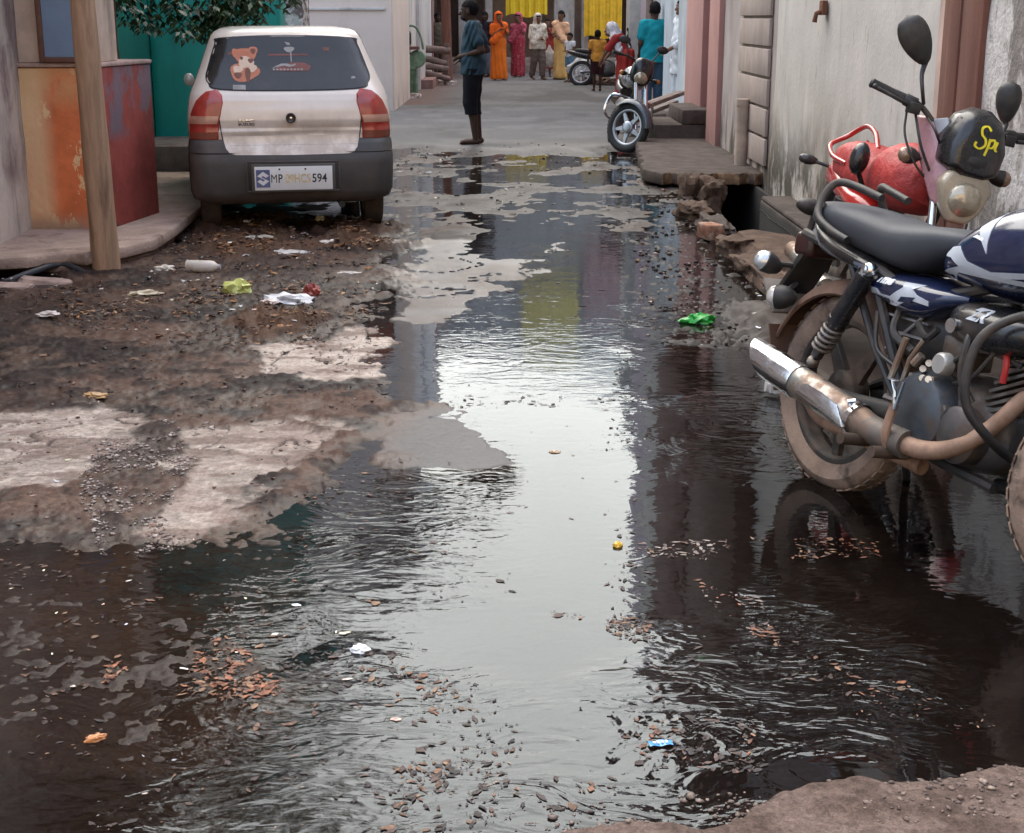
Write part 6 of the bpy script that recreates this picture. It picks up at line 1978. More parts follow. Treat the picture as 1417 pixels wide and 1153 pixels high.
def hand(s, wr, el, curl=.5, side=1):
    wr = V3(*wr); el = V3(*el); d = (wr - el); d /= np.linalg.norm(d)
    up = V3(0, 0, 1) if abs(d[2]) < .9 else V3(1, 0, 0)
    w = np.cross(d, up); w /= np.linalg.norm(w); n = np.cross(w, d)
    p = wr + d * .055
    s.cap(wr + d * .01, p + d * .02, .026, .030, .02)
    for i, (o, L) in enumerate(((-.027, .066), (-.009, .076), (.009, .072), (.026, .056))):
        a = p + d * .035 + w * o
        b = a + d * L * .5 - n * L * .12 * curl * 2
        c = b + d * L * .45 - n * L * .5 * curl
        s.cap(a, b, .0105, .0098, .008); s.cap(b, c, .0098, .0085, .004)
    t0 = p - d * .02 + w * .028 * side
    t1 = t0 + d * .035 + w * .028 * side - n * .008
    s.cap(t0, t1, .013, .011, .010); s.cap(t1, t1 + d * .03 + w * .006 * side - n * .01, .011, .009, .004)


def body_sdf(J, female=False, child=False):
    s = SDF(.035)
    h = V3(*J['head']); hr = 1.12 if child else 1.0
    s.ell(h + V3(-.008, 0, .02), V3(.098, .076, .108) * hr, 0)
    s.ell(h + V3(.032, 0, -.055) * hr, V3(.058, .054, .062) * hr, .03)
    s.cap(h + V3(.082, 0, .005) * hr, h + V3(.108, 0, -.028) * hr, .011, .016, .012)
    s.ell(h + V3(.088, 0, -.068) * hr, V3(.014, .026, .012), .008)
    s.ell(h + V3(.085, 0, -.085) * hr, V3(.012, .022, .010), .008)
    s.ell(h + V3(.078, .0, .028) * hr, V3(.018, .052, .012), .012)
    for q in (-1, 1):
        s.ell(h + V3(-.005, q * .079, -.01) * hr, V3(.022, .010, .032), .006)
    s.cap(h + V3(-.015, 0, -.07), J['neck'], .052 if not female else .045, .056 if not female else .048, .03)
    nk = V3(*J['neck']); pl = V3(0, 0, .95)
    ch = nk * .6 + pl * .4 + V3(0, 0, -.02)
    wsh = np.linalg.norm(V3(*J['shL']) - V3(*J['shR'])) / 2
    s.ell(ch + V3(.0, 0, .02), V3(.108, wsh * .86, .19), .05)
    s.ell(ch * .35 + pl * .65 + V3(.012, 0, .02), V3(.10, .135, .16), .06)
    s.ell(pl, V3(.105, .155 if not female else .165, .115), .06)
    s.cap(V3(*J['shL']) * .9 + nk * .1, V3(*J['shR']) * .9 + nk * .1, .058, .058, .05)
    for a in 'LR':
        k = .88 if female or child else 1
        s.chain([J['sh' + a], J['el' + a]], [.054 * k, .041 * k], .04); s.chain([J['el' + a], J['wr' + a]], [.041 * k, .027 * k], .015)
        hand(s, J['wr' + a], J['el' + a], .5, 1 if a == 'L' else -1)
        s.chain([J['hip' + a], J['kn' + a]], [.088 * k, .056 * k], .04)
        kn = V3(*J['kn' + a]); an = V3(*J['an' + a]); cf = kn * .68 + an * .32 + V3(-.015, 0, 0)
        s.chain([kn, cf, an], [.054 * k, .054 * k, .036 * k], .02)
        to = V3(*J['toe' + a])
        s.cap(an + V3(-.03, 0, -.045), to, .034, .028, .02)
        for i in range(5):
            o = (i - 2) * .015
            f = (to - an); f[2] = 0; f /= np.linalg.norm(f) + 1e-9; sd = V3(-f[1], f[0], 0)
            s.cap(to + sd * o + f * .005, to + sd * o + f * (.03 - .003 * abs(i - 2)) + V3(0, 0, -.008), .0115, .010, .005)
    return s


def torso_sdf(J, g=.014, bot=.90, sleeve=.5, loose=.0, k=.04):
    s = SDF(k)
    nk = V3(*J['neck']); pl = V3(0, 0, .95); ch = nk * .6 + pl * .4
    wsh = np.linalg.norm(V3(*J['shL']) - V3(*J['shR'])) / 2
    s.ell(ch, V3(.112, wsh * .88, .20) + g, .05)
    s.ell(ch * .35 + pl * .65 + V3(.015, 0, .02), V3(.108, .145, .17) + g + loose, .06)
    s.cap(pl + V3(0, -.05, .02), (pl * 1.0 + V3(0, -.05, bot - .95 - .03)), .115 + g + loose, .118 + g + loose, .05)
    s.cap(pl + V3(0, .05, .02), (pl * 1.0 + V3(0, .05, bot - .95 - .03)), .115 + g + loose, .118 + g + loose, .05)
    s.cap(V3(*J['shL']) * .9 + nk * .1, V3(*J['shR']) * .9 + nk * .1, .060 + g, .060 + g, .05)
    if sleeve:
        for a in 'LR':
            A = V3(*J['sh' + a]); B = V3(*J['el' + a])
            if sleeve <= 1:
                s.cap(A, A + (B - A) * sleeve, .060 + g, .058 + g, .03)
            else:
                C = V3(*J['wr' + a]); s.cap(A, B, .058 + g, .050 + g, .03); s.cap(B, B + (C - B) * (sleeve - 1), .048 + g, .040 + g, .02)
    return s


def folds(amp, fx=9.0, fz=3.0, ph=0.0, z0=None):
    def f(X, Y, Z):
        a = np.arctan2(Y, X)
        d = amp * (np.sin(a * fx + 2 * np.sin(Z * fz + ph)) + .6 * np.sin(a * fx * .53 + Z * 5 + ph))
        if z0 is not None:
            d = d * np.clip((z0 - Z) / z0 * 1.4, 0, 1)
        return d
    return f


def wrinkle(amp, ph=0.):
    return lambda X, Y, Z: amp * np.sin(Z * 42 + 9 * np.sin(X * 13 + ph) + 7 * Y) * np.sin(Y * 20 + X * 17 + ph)


def person(label, x, y, rz, height, pose=None, skin=None, hair='short', female=False, child=False, h=.009, garments=(), z=0.0, group=None):
    J = dict(DEF)
    if female:
        J.update(shL=(0, .16, 1.36), shR=(0, -.16, 1.36), elL=(-.03, .20, 1.10), elR=(-.03, -.20, 1.10), wrL=(.06, .19, .87), wrR=(.06, -.19, .87))
    if pose:
        J.update(pose)
    root = thing('person', label, 'person', (x, y, z), (0, 0, R(rz)), group, scale=height / 1.70)
    V, F = body_sdf(J, female, child).mesh(h)
    n0 = len(V); mi = np.zeros(len(F), int)
    # eyes set into the same mesh
    hd = V3(*J['head'])
    for q in (-1, 1):
        u = np.array([(math.cos(a) * math.cos(b), math.sin(a) * math.cos(b), math.sin(b)) for b in (-1.5, -.7, 0, .7, 1.5) for a in np.linspace(0, 5.24, 6)]) * .011 + hd + V3(.080, q * .032, .008)
        k = len(V); V = np.concatenate([V, u])
        f = np.array([(k + i * 6 + j, k + i * 6 + (j + 1) % 6, k + (i + 1) * 6 + (j + 1) % 6, k + (i + 1) * 6 + j) for i in range(4) for j in range(6)])
        F = np.concatenate([F, f]); mi = np.concatenate([mi, np.ones(len(f), int)])
    np_mesh('body', V, F, None, root, mats=[skin or skin_m, eye_m], mi=mi)
    if hair:
        s = SDF(.02); hr = 1.12 if child else 1.0
        s.ell(hd + V3(-.018, 0, .035), V3(.106, .086, .108) * hr, 0)
        if hair == 'long':
            s.ell(hd + V3(-.06, 0, -.02), V3(.06, .075, .10), .03)
        if hair == 'bun':
            s.ell(hd + V3(-.12, 0, .0), V3(.05, .05, .05), .02)
        fc = hd[0] + .062; fz = hd[2] + .052
        clip = lambda X, Y, Z: np.minimum(X - (hd[0] + .0), (fz - Z)) if False else np.maximum(np.minimum(X - hd[0] + .02, fz - Z), hd[2] - .055 - Z if hair == 'short' else -1)
        sdf_obj('hair', s, h, hair_m, root, warp=lambda X, Y, Z: .004 * np.sin(X * 140) * np.sin(Y * 130 + Z * 120), clip=clip)
    for nm, mt, s, wp, cl in garments:
        o = sdf_obj(nm, s(J) if callable(s) and not isinstance(s, SDF) else s, h, mt, root, wp, cl)
    return root


def lower(zmin):
    return lambda X, Y, Z: zmin - Z


def between(z0, z1):
    return lambda X, Y, Z: np.maximum(z0 - Z, Z - z1)


def trousers(z, g=.016, k=.025):
    def f(J):
        s = SDF(k)
        s.ell(V3(0, 0, .93), V3(.118, .168, .125), 0)
        for a in 'LR':
            s.cap(J['hip' + a], J['kn' + a], .096 + g, .066 + g, .03); s.cap(J['kn' + a], J['an' + a], .064 + g, .050 + g, .02)
        return s
    return f


def skirt(r0=.15, r1=.20, fwd=.0, k=.06):
    def f(J):
        s = SDF(k)
        for y in (-.05, .05):
            s.cap((0, y, 1.0), (fwd * (1 if y > 0 else -.6), y, .10), r0 - .035, r1 - .05, .08)
        s.ell(V3(0, 0, .95), V3(.14, .185, .15), .08)
        return s
    return f


def pallu(side=1, head=True, g=.03):
    def f(J):
        s = SDF(.05)
        nk = V3(*J['neck'])
        for t in np.linspace(0, 1, 6):
            p = V3(.06, -.16 * side, .98) * (1 - t) + V3(.03, .12 * side, 1.38) * t
            s.ell(p + V3(.02, 0, 0), V3(.10 + g, .11, .09), .06)
        s.cap(V3(-.08, .10 * side, 1.36), V3(-.10, .06 * side, .75), .07, .09, .05)
        s.cap(V3(*J['shL']) + V3(0, 0, -.02), V3(*J['shR']) + V3(0, 0, -.02), .085, .085, .05)
        if head:
            s.ell(V3(*J['head']) + V3(-.03, 0, .035), V3(.125, .108, .125), .03)
            s.cap(V3(*J['head']) + V3(-.07, 0, -.03), nk + V3(-.06, 0, -.06), .095, .12, .04)
        return s
    return f


def facecut(J):
    hd = V3(*J['head'])
    return lambda X, Y, Z: np.where(Z > hd[2] - .13, np.minimum(np.minimum(X - hd[0] - .02, hd[2] + .085 - Z), .082 - np.abs(Y)), -1)


# --- the man in the middle of the street
mp = dict(head=(.055, 0, 1.555), neck=(.005, 0, 1.42), elL=(-.13, .245, 1.11), wrL=(.09, .13, 1.05), elR=(-.13, -.245, 1.11), wrR=(.11, -.10, 1.02), knL=(.035, .085, .50), anL=(-.03, .085, .085), knR=(.015, -.075, .50), anR=(-.05, -.075, .085),
          toeL=(.13, .10, .03), toeR=(.11, -.09, .03))
shirt_m = cloth_mat('dark_teal_shirt', (.035, .062, .082)); shorts_m = cloth_mat('black_shorts', (.012, .011, .014))
fx, fy = gp(656, 203)
man = person('barefoot man in dark blue shirt and black shorts standing sideways in the street', fx, fy, 174, 1.69, mp, skin_d, 'short', h=.0065, z=float(ground_z([fx], [fy])[0]) - .004, garments=[
    ('shirt', shirt_m, lambda J: torso_sdf(J, .016, .83, .62, .012), wrinkle(.006), between(.825, 1.452)),
    ('shorts', shorts_m, trousers(.37, .020), wrinkle(.004, 2), between(.36, .90)),
    ('beard', hair_m, SDF(.01).ell((.095, 0, 1.478), (.045, .050, .036)), None, lambda X, Y, Z: Z - 1.500)])
# --- group across the junction
FYW = 37.1


def fz(x, y):
    return float(ground_z([x], [y])[0])


def sari(label, px, d, rz, height, c, c2, pose=None, head=True, pat=None, hair='long', skin=None, fwd=.05, side=1):
    x = (px - 708.5) / FOC * (d * math.cos(PITCH) + .4)
    J = dict(DEF); J.update(shL=(0, .16, 1.36), shR=(0, -.16, 1.36)); J.update(pose or {})
    m1 = cloth_mat('sari_cloth', c, pat); m2 = cloth_mat('sari_drape', c2, pat)
    return person(label, x, d, rz, height, pose, skin, hair, True, h=.011, z=fz(x, d), garments=[
        ('blouse', m2, lambda J: torso_sdf(J, .012, .98, .75, 0), None, between(.96, 1.43)),
        ('skirt', m1, skirt(.17, .215, fwd), folds(.010, 11, 3, px, 1.0), between(.03, 1.06)),
        ('drape', m2, pallu(side, head), wrinkle(.008, px), facecut(J))])


up_hands = dict(elL=(.10, .20, 1.16), wrL=(.16, .06, 1.36), elR=(.06, -.20, 1.14), wrR=(.15, -.05, 1.24))
cross = dict(elL=(.02, .215, 1.13), wrL=(.17, .02, 1.10), elR=(.02, -.215, 1.13), wrR=(.17, -.02, 1.07))
walk = dict(knL=(.10, .09, .50), anL=(.10, .09, .09), toeL=(.26, .10, .03), knR=(-.03, -.09, .50), anR=(-.16, -.09, .12), toeR=(-.02, -.10, .03))
sari('woman in a bright orange sari with veiled head and raised hands', 690, 36.3, -70, 1.60, (.85, .19, .025), (.80, .14, .02), dict(up_hands, **walk), True)
sari('woman in a maroon and pink patterned sari left of the cream figure', 717, 38.2, -112, 1.58, (.36, .04, .06), (.45, .08, .12), dict(elL=(.10, .20, 1.18), wrL=(.14, .12, 1.40), **{k: walk[k] for k in walk}), True, (.55, .25, .25))
sari('woman in a peach yellow sari holding a bundle with dark hair uncovered', 776, 36.8, -128, 1.64, (.80, .48, .17), (.78, .46, .28), cross, False, hair='bun', side=-1)
cr = cloth_mat('cream_shawl', (.72, .63, .52), (.30, .25, .20)); gt = cloth_mat('grey_trousers', (.16, .12, .10))
x = (743 - 708.5) / FOC * 36.5
J_ = dict(DEF)
person('woman wrapped in a cream shawl with grey trousers walking with a bag', x, 36.6, -60, 1.56, dict(cross, **walk), None, 'long', True, h=.011, z=fz(x, 36.6), garments=[
    ('shawl', cr, lambda J: torso_sdf(J, .03, .86, 1.3, .03), wrinkle(.012), between(.80, 1.44)),
    ('drape', cr, pallu(1, True), wrinkle(.01, 3), facecut(J_)),
    ('trousers', gt, trousers(.1, .03), wrinkle(.008), between(.10, 1.0))])
bagm = surf('white_cloth_bag', (.60, .56, .50), .8, var=.1)


def sack(name, label, cat, loc, r, mat, seed, squash=.8, knot=True):
    bm = bmesh.new(); bmesh.ops.create_icosphere(bm, subdivisions=4, radius=1)
    from mathutils import noise as mn
    o_ = Vector((seed * 3.1, seed, 2))
    for v in bm.verts:
        n = mn.fractal(v.co * 1.8 + o_, 1, 2, 4) * .3 + .12 * abs(math.sin(8 * math.atan2(v.co.y, v.co.x) + 3 * v.co.z)) * max(0, v.co.z)
        p = v.co * (1 + n)
        t = max(0, p.z - .3)
        if knot:
            p.x *= 1 - .75 * min(1, t); p.y *= 1 - .75 * min(1, t)
        p.z = max(p.z, -.72)
        v.co = Vector((p.x * r[0], p.y * r[1], (p.z + .72) * r[2] * squash))
    me = bpy.data.meshes.new(name); bm.to_mesh(me); bm.free(); me.materials.append(mat); me.shade_smooth(); me.set_sharp_from_angle(angle=R(35))
    o = bpy.data.objects.new(name, me); COL.objects.link(o); o.location = loc
    return tag(o, label, cat)


sack('shopping_bag', 'limp white bag carried beside the cream shawled woman', 'bag', (.93, 37.0, .32), (.15, .12, .36), bagm, 4)
x = (752 - 708.5) / FOC * 38
person('small figure in red mostly hidden behind the cream shawled woman', x + .08, 38.4, -90, 1.45, up_hands, None, 'long', True, h=.013, z=fz(x, 38.4), garments=[
    ('dress', cloth_mat('red_dress', (.30, .04, .035)), skirt(.17, .20), folds(.01, 9), between(.25, 1.1)), ('blouse', cloth_mat('red_blouse', (.32, .04, .04)), lambda J: torso_sdf(J, .014, .95, .8), None, between(.9, 1.43))])
x = (787 - 708.5) / FOC * 35.0
person('small child in white vest and blue shorts in front of the peach sari', x, 35.3, -140, 1.12, dict(cross), None, 'short', child=True, h=.011, z=fz(x, 35.3), garments=[
    ('vest', cloth_mat('white_vest', (.66, .66, .68)), lambda J: torso_sdf(J, .014, .90, .3), wrinkle(.004), between(.88, 1.44)), ('shorts', cloth_mat('blue_shorts', (.10, .19, .27)), trousers(.5, .03), wrinkle(.004), between(.52, .93))])
x, y = gp(826, 128)
person('boy seen from behind in an orange shirt and dark shorts', x, y, 95, 1.22, dict(elL=(-.02, .24, 1.12), wrL=(.02, .27, .90)), skin_d, 'short', child=True, h=.010, z=fz(x, y), garments=[
    ('shirt', cloth_mat('orange_shirt', (.62, .28, .05)), lambda J: torso_sdf(J, .016, .86, .55, .01), wrinkle(.006), between(.84, 1.45)), ('shorts', cloth_mat('maroon_shorts', (.045, .016, .018)), trousers(.5, .03), wrinkle(.004), between(.48, .90))])
bend = dict(head=(.30, 0, 1.42), neck=(.20, 0, 1.32), shL=(.16, .17, 1.27), shR=(.16, -.17, 1.27), elL=(.32, .20, 1.05), wrL=(.42, .12, .90), elR=(.30, -.20, 1.05), wrR=(.42, -.10, .88))
x = 1.92
person('person in red with a white cloth over the head bending by a dark motorcycle', x, 25.2, 165, 1.52, bend, None, 'short', True, h=.010, z=fz(x, 25.2), garments=[
    ('skirt', cloth_mat('red_skirt', (.34, .035, .028)), skirt(.17, .21), folds(.012, 9), between(.05, 1.08)), ('blouse', cloth_mat('red_blouse_cloth', (.30, .03, .03)), lambda J: torso_sdf(J, .014, .95, .8), None, between(.9, 1.40)),
    ('scarf', cloth_mat('white_scarf', (.62, .58, .58), (.35, .25, .28)), SDF(.04).ell((.27, 0, 1.46), (.135, .115, .125)).cap((.20, 0, 1.38), (.05, -.05, 1.08), .11, .13).cap((.2, .1, 1.30), (.08, .15, 1.05), .09, .07), wrinkle(.012), lambda X, Y, Z: X - .36)])
x = (901 - 708.5) / FOC * 22.3
person('person seen from behind in a teal shirt and jeans beside the lilac house', x, 22.6, 100, 1.70, dict(head=(.03, -.01, 1.575), shL=(0, .155, 1.37), shR=(0, -.155, 1.37), elL=(.0, .205, 1.10), elR=(.0, -.205, 1.10), wrL=(.16, .17, .98), wrR=(.10, -.19, .88)), skin_d, 'short', h=.009, z=fz(x, 22.6), garments=[
    ('shirt', cloth_mat('teal_shirt', (.012, .24, .28)), lambda J: torso_sdf(J, .018, .84, .6, .012), wrinkle(.006), between(.82, 1.455)), ('jeans', cloth_mat('blue_jeans', (.050, .085, .13)), trousers(.1, .018), wrinkle(.005), between(.09, .90))])
x = (919 - 708.5) / FOC * 22.6
person('child in pale blue shirt and dark jeans next to the teal shirted person', x, 23.0, 70, 1.32, dict(cross), skin_d, 'short', child=True, h=.010, z=fz(x, 23), garments=[
    ('shirt', cloth_mat('pale_blue_shirt', (.22, .32, .42)), lambda J: torso_sdf(J, .016, .86, .6, .01), wrinkle(.006), between(.84, 1.45)), ('jeans', cloth_mat('dark_jeans', (.03, .06, .10)), trousers(.1, .02), wrinkle(.005), between(.09, .90))])
x = (944 - 708.5) / FOC * 20.4
person('elderly person in long white cotton clothes before the pleated shutter', x - .03, 20.7, 195, 1.66, dict(elL=(.06, .20, 1.12), wrL=(.24, .16, 1.02)), None, 'short', h=.009, z=.10, garments=[
    ('tunic', cloth_mat('white_tunic', (.62, .63, .64)), lambda J: torso_sdf(J, .02, .70, 1.6, .02), wrinkle(.007), between(.66, 1.455)), ('dhoti', cloth_mat('white_dhoti', (.60, .62, .63)), skirt(.16, .17), folds(.014, 12), between(.10, 1.0))])
x = (672 - 708.5) / FOC * 38
person('dark clothed person with black hair just behind the standing man', x, 38.3, -120, 1.62, cross, skin_d, 'long', h=.012, z=fz(x, 38.3), garments=[
    ('shirt', cloth_mat('black_shirt', (.03, .022, .026)), lambda J: torso_sdf(J, .02, .84, 1.2, .012), wrinkle(.006), between(.82, 1.45)), ('trousers', cloth_mat('grey_blue_trousers', (.16, .19, .23)), trousers(.1, .02), wrinkle(.005), between(.09, .90))])
x = (608 - 708.5) / FOC * 39
person('person in olive clothes standing in the shade past the pink post', x, 39.2, -60, 1.60, None, skin_d, 'short', h=.012, z=fz(x, 39.2), garments=[
    ('shirt', cloth_mat('olive_shirt', (.11, .09, .06)), lambda J: torso_sdf(J, .02, .84, .7, .012), wrinkle(.006), between(.82, 1.45)), ('trousers', cloth_mat('brown_trousers', (.06, .045, .035)), trousers(.1, .02), wrinkle(.005), between(.09, .90))])
sack('sack', 'slumped white sack leaning on the plinth beside the child', 'sack', (1.75, 35.0, .02), (.42, .3, .48), surf('sack_white', (.58, .55, .52), .85, var=.15), 9)
for i, (x, y, r, lab) in enumerate([(1.95, 34.2, .16, 'brown heap of rubbish left of the boy'), (2.15, 33.6, .12, 'small rubbish lump by the boy'), (1.72, 34.0, .10, 'low rubbish lump before the white sack')]):
    rock('rubbish_heap', (x, y, r * .3), (r * 3, r * 2, r * 1.6), surf('rubbish', (.12, .075, .055), .9, var=.5, vscale=14, layers=[dict(c=(.40, .30, .26), s=10, lo=.6, hi=.65)]), 0, 60 + i, lab, 'rubbish', 'rubbish heaps by the far plinth', rough=.5)

# =================================================================== things along the far left
gx, gy_ = gp(563, 133)
gc = thing('pump_cart', 'green painted metal pump stand with a black motor on top by the white wall', 'pump', (gx, gy_, 0))
gm_ = surf('worn_green_paint', (.13, .22, .12), .6, var=.25, layers=[dict(c=(.30, .36, .26), s=(5, 5, 5), lo=.5, hi=.62, a=.7), dict(c=(.12, .07, .05), s=(6, 6, 6), lo=.55, hi=.68)])
m = MB(); m.lathe([(.19, .06), (.20, .10), (.20, .50), (.22, .52), (.22, .56), (.19, .58), (.18, .80), (.10, .84), (.001, .84)], 20); m.build('drum', gm_, gc)
m = MB(); m.lathe([(.02, -.05), (.15, -.05), (.17, -.03), (.17, .03), (.15, .05), (.02, .05)], 20, Matrix.Translation((.22, -.05, .72)) @ Matrix.Rotation(R(80), 4, 'X')); m.build('pulley', gm_, gc)
m = MB()
for (a, b) in (((.10, -.2, 0), (.14, -.1, .6)), ((.22, -.2, 0), (.20, -.05, .6)), ((-.2, -.2, 0), (-.2, -.1, .9)), ((-.2, .2, 0), (-.2, .15, .9))):
    m.bar(a, b, .035, .035)
m.build('frame', gm_, gc)
m = MB(); m.box((-.02, 0, .93), (.56, .40, .06)); m.build('table_top', surf('reddish_board', (.17, .08, .065), .8), gc, bevel=.008)
m = MB(); m.box((-.02, 0, 1.05), (.22, .2, .17)); m.lathe([(.06, 0), (.06, .14), (.03, .18), (.001, .18)], 14, Matrix.Translation((-.13, 0, 1.0))); m.lathe([(.05, 0), (.05, .2), (.02, .26), (.001, .26)], 14, Matrix.Translation((.06, 0, 1.0))); m.build('motor', surf('oily_black', (.035, .032, .03), .5), gc, bevel=.01)
m = MB(); m.tube([(-.0, 0, 1.18), (.06, 0, 1.34), (.20, 0, 1.32), (.30, 0, 1.12), (.34, 0, .90)], .022, 10, smooth=6); m.build('pipe', gm_, gc)
gl_ = 'logs stacked by the red brown post'
wood_m = surf('log_wood', (.21, .15, .125), .9, var=.3, vscale=(4, 12, 12), layers=[dict(c=(.34, .27, .23), s=(6, 6, 6), lo=.52, hi=.66, a=.6)])
for i, (xa, za, xb, zb, r, lab) in enumerate([(-2.02, .82, -1.42, .78, .085, 'topmost pale log of the log heap'), (-2.0, .62, -1.5, .50, .075, 'second log from the top sloping right'), (-2.05, .46, -1.46, .38, .075, 'dark log in the middle of the heap'), (-2.02, .32, -1.42, .16, .07, 'long log sloping to the ground at the heap foot'), (-2.1, .14, -1.75, .06, .07, 'lowest short log poking out left of the heap')]):
    m = MB(); yy = 33.8 - .1 * i
    m.tube([(xa, yy, za), ((xa + xb) / 2, yy - .03, (za + zb) / 2 + .01), (xb, yy + .1, zb)], [r, r * .95, r * .9], 12)
    tag(m.build('log', wood_m), lab, 'log', gl_)
m = MB(); m.tube([(-1.5, 33.9, 0), (-1.48, 33.9, .95)], .06, 10); m.tube([(-2.05, 34.0, 0), (-2.05, 34.0, .9)], .05, 10)
tag(m.build('log_rack', wood_m), 'two short stakes holding the stacked logs', 'rack')
for i, (px, py, r, lab) in enumerate([(610, 118, .16, 'pale chunk of rubble below the logs'), (625, 119, .12, 'white lump of rubble right of the log heap'), (585, 121, .2, 'brown earth lump under the lowest log'), (572, 138, .13, 'small pale stone at the pump stand foot')]):
    x, y = gp(px, py)
    rock('rubble_stone', (x, y, .03), (r * 2, r * 1.6, r * 1.3), surf('rubble', (.45, .38, .34) if i in (0, 1, 3) else (.16, .10, .08), .9, var=.3), i, 130 + i, lab, 'rubble', 'rubble along the far left wall')

# ------------------------------------------------------------------ black motorcycle at mid distance
mbk = thing('motorcycle', 'black motorcycle with silver alloy front wheel and chrome guard leaning by the slab', 'motorcycle')
th_ = R(2); fxw, fyw = gp(862, 212)
place(mbk, Vector((fxw - 1.24 * math.sin(th_) - .02, fyw + 1.24 * math.cos(th_), .01)), th_, R(15))
alloy_m = surf('silver_alloy', (.42, .42, .44), .35, metal=.8, var=.1)
btyre_m = surf('black_tyre', (.020, .019, .019), .8)
bike_wheel('rear_wheel', mbk, 0, .29, .29, .09, btyre_m, alloy_m, 5)
FW = bike_wheel('front_wheel', mbk, 1.24, .29, .285, .085, btyre_m, alloy_m, 5, steer=R(45))
loftx('seat', [(-.2, .78, .82, .06, .5), (-.1, .74, .85, .12, .6), (.2, .72, .83, .13, .6), (.42, .74, .82, .09, .5)], satin_m, mbk)
loftx('fuel_tank', [(.38, .72, .80, .08, .5), (.48, .70, .93, .14, .5), (.66, .70, .97, .155, .5), (.82, .74, .93, .12, .5), (.90, .78, .87, .06, .5)], surf('black_silver_enamel', (.05, .055, .06), .2, coat=.7, layers=[dict(c=(.40, .42, .44), s=(3, 3, 6), lo=.5, hi=.56)]), mbk)
loftx('tail_cowl', [(-.36, .76, .82, .05, .5), (-.2, .68, .80, .11, .5), (.1, .62, .74, .13, .5), (.35, .60, .70, .10, .5)], bblack_m, mbk)
m = MB(); m.rings(seclft(densify([(.36, .28, .5, .07, .5), (.46, .24, .58, .13, .5), (.62, .24, .60, .14, .5), (.78, .28, .52, .08, .5)], 3), 16, 3)); m.build('engine', engine_m, mbk)
m = MB(); m.tube([(0, -.1, .29), (.4, -.1, .33)], .022, 8); m.tube([(0, .1, .29), (.4, .1, .33)], .022, 8); m.tube([(.98, 0, .86), (.84, 0, .5), (.74, 0, .25), (.45, 0, .23)], .022, 8); m.build('frame', satin_m, mbk)
St = Matrix.Translation((1.0, 0, .8)) @ Matrix.Rotation(R(40), 4, 'Z') @ Matrix.Translation((-1.0, 0, -.8))
m = MB()
for s in (-1, 1):
    m.tube([St @ Vector((.96, s * .085, 1.02)), St @ Vector((1.24, s * .085, .29))], .024, 10)
m.build('fork', chrome_m, mbk)
m = MB(); m.tube([St @ Vector(p) for p in ((.84, -.36, 1.06), (.93, -.18, 1.05), (.96, 0, 1.0), (.93, .18, 1.05), (.84, .36, 1.06))], .013, 8, smooth=4)
for s in (-1, 1):
    m.tube([St @ Vector((.83, s * .37, 1.06)), St @ Vector((.88, s * .25, 1.055))], .02, 8)
m.build('handlebar', satin_m, mbk)
m = MB(); rs = []
Mw = Matrix.Translation((1.24, 0, .29)) @ Matrix.Rotation(R(45), 4, 'Z')
for i in range(13):
    a = R(10 + 125 * i / 12); rr = .325
    rs.append([Mw @ Vector((math.cos(a) * (rr - .05 * abs(b) ** 3 - o_), b * .075, math.sin(a) * (rr - .05 * abs(b) ** 3 - o_))) for b, o_ in [(-1 + 2 * j / 10, 0) for j in range(11)] + [(1 - 2 * j / 10, .006) for j in range(11)]])
m.rings(rs); m.build('front_mudguard', surf('grey_blue_mudguard', (.06, .07, .085), .3, coat=.4), mbk)
loftx('headlamp_fairing', [(.98, .80, 1.02, .08, .5), (1.04, .76, 1.08, .13, .5), (1.10, .78, 1.06, .12, .5), (1.14, .84, .98, .07, .5)], bblack_m, mbk)
m = MB(); m.ell((1.115, 0, .86), (.05, .085, .075)); m.build('headlamp', lensw_m, mbk)
for s in (-1, 1):
    m = MB(); m.tube([(.92, s * .03, .60), (.90, s * .22, .60), (.86, s * .27, .50), (.86, s * .26, .36), (.80, s * .10, .30)], .017, 8, smooth=5); m.build('crash_guard', chrome_m, mbk)
    b = St @ Vector((.93, s * .2, 1.06))
    m = MB(); m.tube([b, b + Vector((0, s * .06, .12))], .008, 6); m.ell(tuple(b + Vector((-.01, s * .09, .16))), (.02, .07, .045)); m.build('mirror', satin_m, mbk)
    indicator(mbk, (1.0, s * .20, .86), (.4, s, 0), surf('amber_lens', (.42, .15, .02), .25), .03, (1.0, s * .08, .86))
c = copy_tree(mbk); c.location = Vector((1.55, 33.6, .0)); c['label'] = 'distant dark motorcycle parked behind the boy in orange'
c.rotation_euler.z += R(70)
for o in (mbk,):
    o['group'] = 'dark motorcycles along the right side of the street'
# =================================================================== litter, leaves, gravel
def pts_in(poly, n, rng):
    P_ = np.array(zone(*poly)); lo = P_.min(0); hi = P_.max(0); out = []
    while sum(len(o) for o in out) < n:
        q = lo + rng.random((n * 3, 2)) * (hi - lo)
        out.append(q[sdpoly(q[:, 0], q[:, 1], P_) < 0])
    q = np.concatenate(out)
    return q[:n]


lit_m, nt, bs = new_mat('litter')
oi = N(nt, 'ShaderNodeAttribute', attribute_name='col')
tc = N(nt, 'ShaderNodeTexCoord').outputs['Object']
nz = noise_n(nt, tc, 120, (0, 0, 0), 3, .6)
vm = N(nt, 'ShaderNodeVectorMath', operation='SCALE')
nt.links.new(oi.outputs['Color'], vm.inputs[0]); nt.links.new(mrange(nt, nz, .3, .7, .6, 1.4), vm.inputs['Scale'])
nt.links.new(vm.outputs[0], bs.inputs['Base Color'])
bs.inputs['Roughness'].default_value = .6
bs.inputs['Specular IOR Level'].default_value = .3

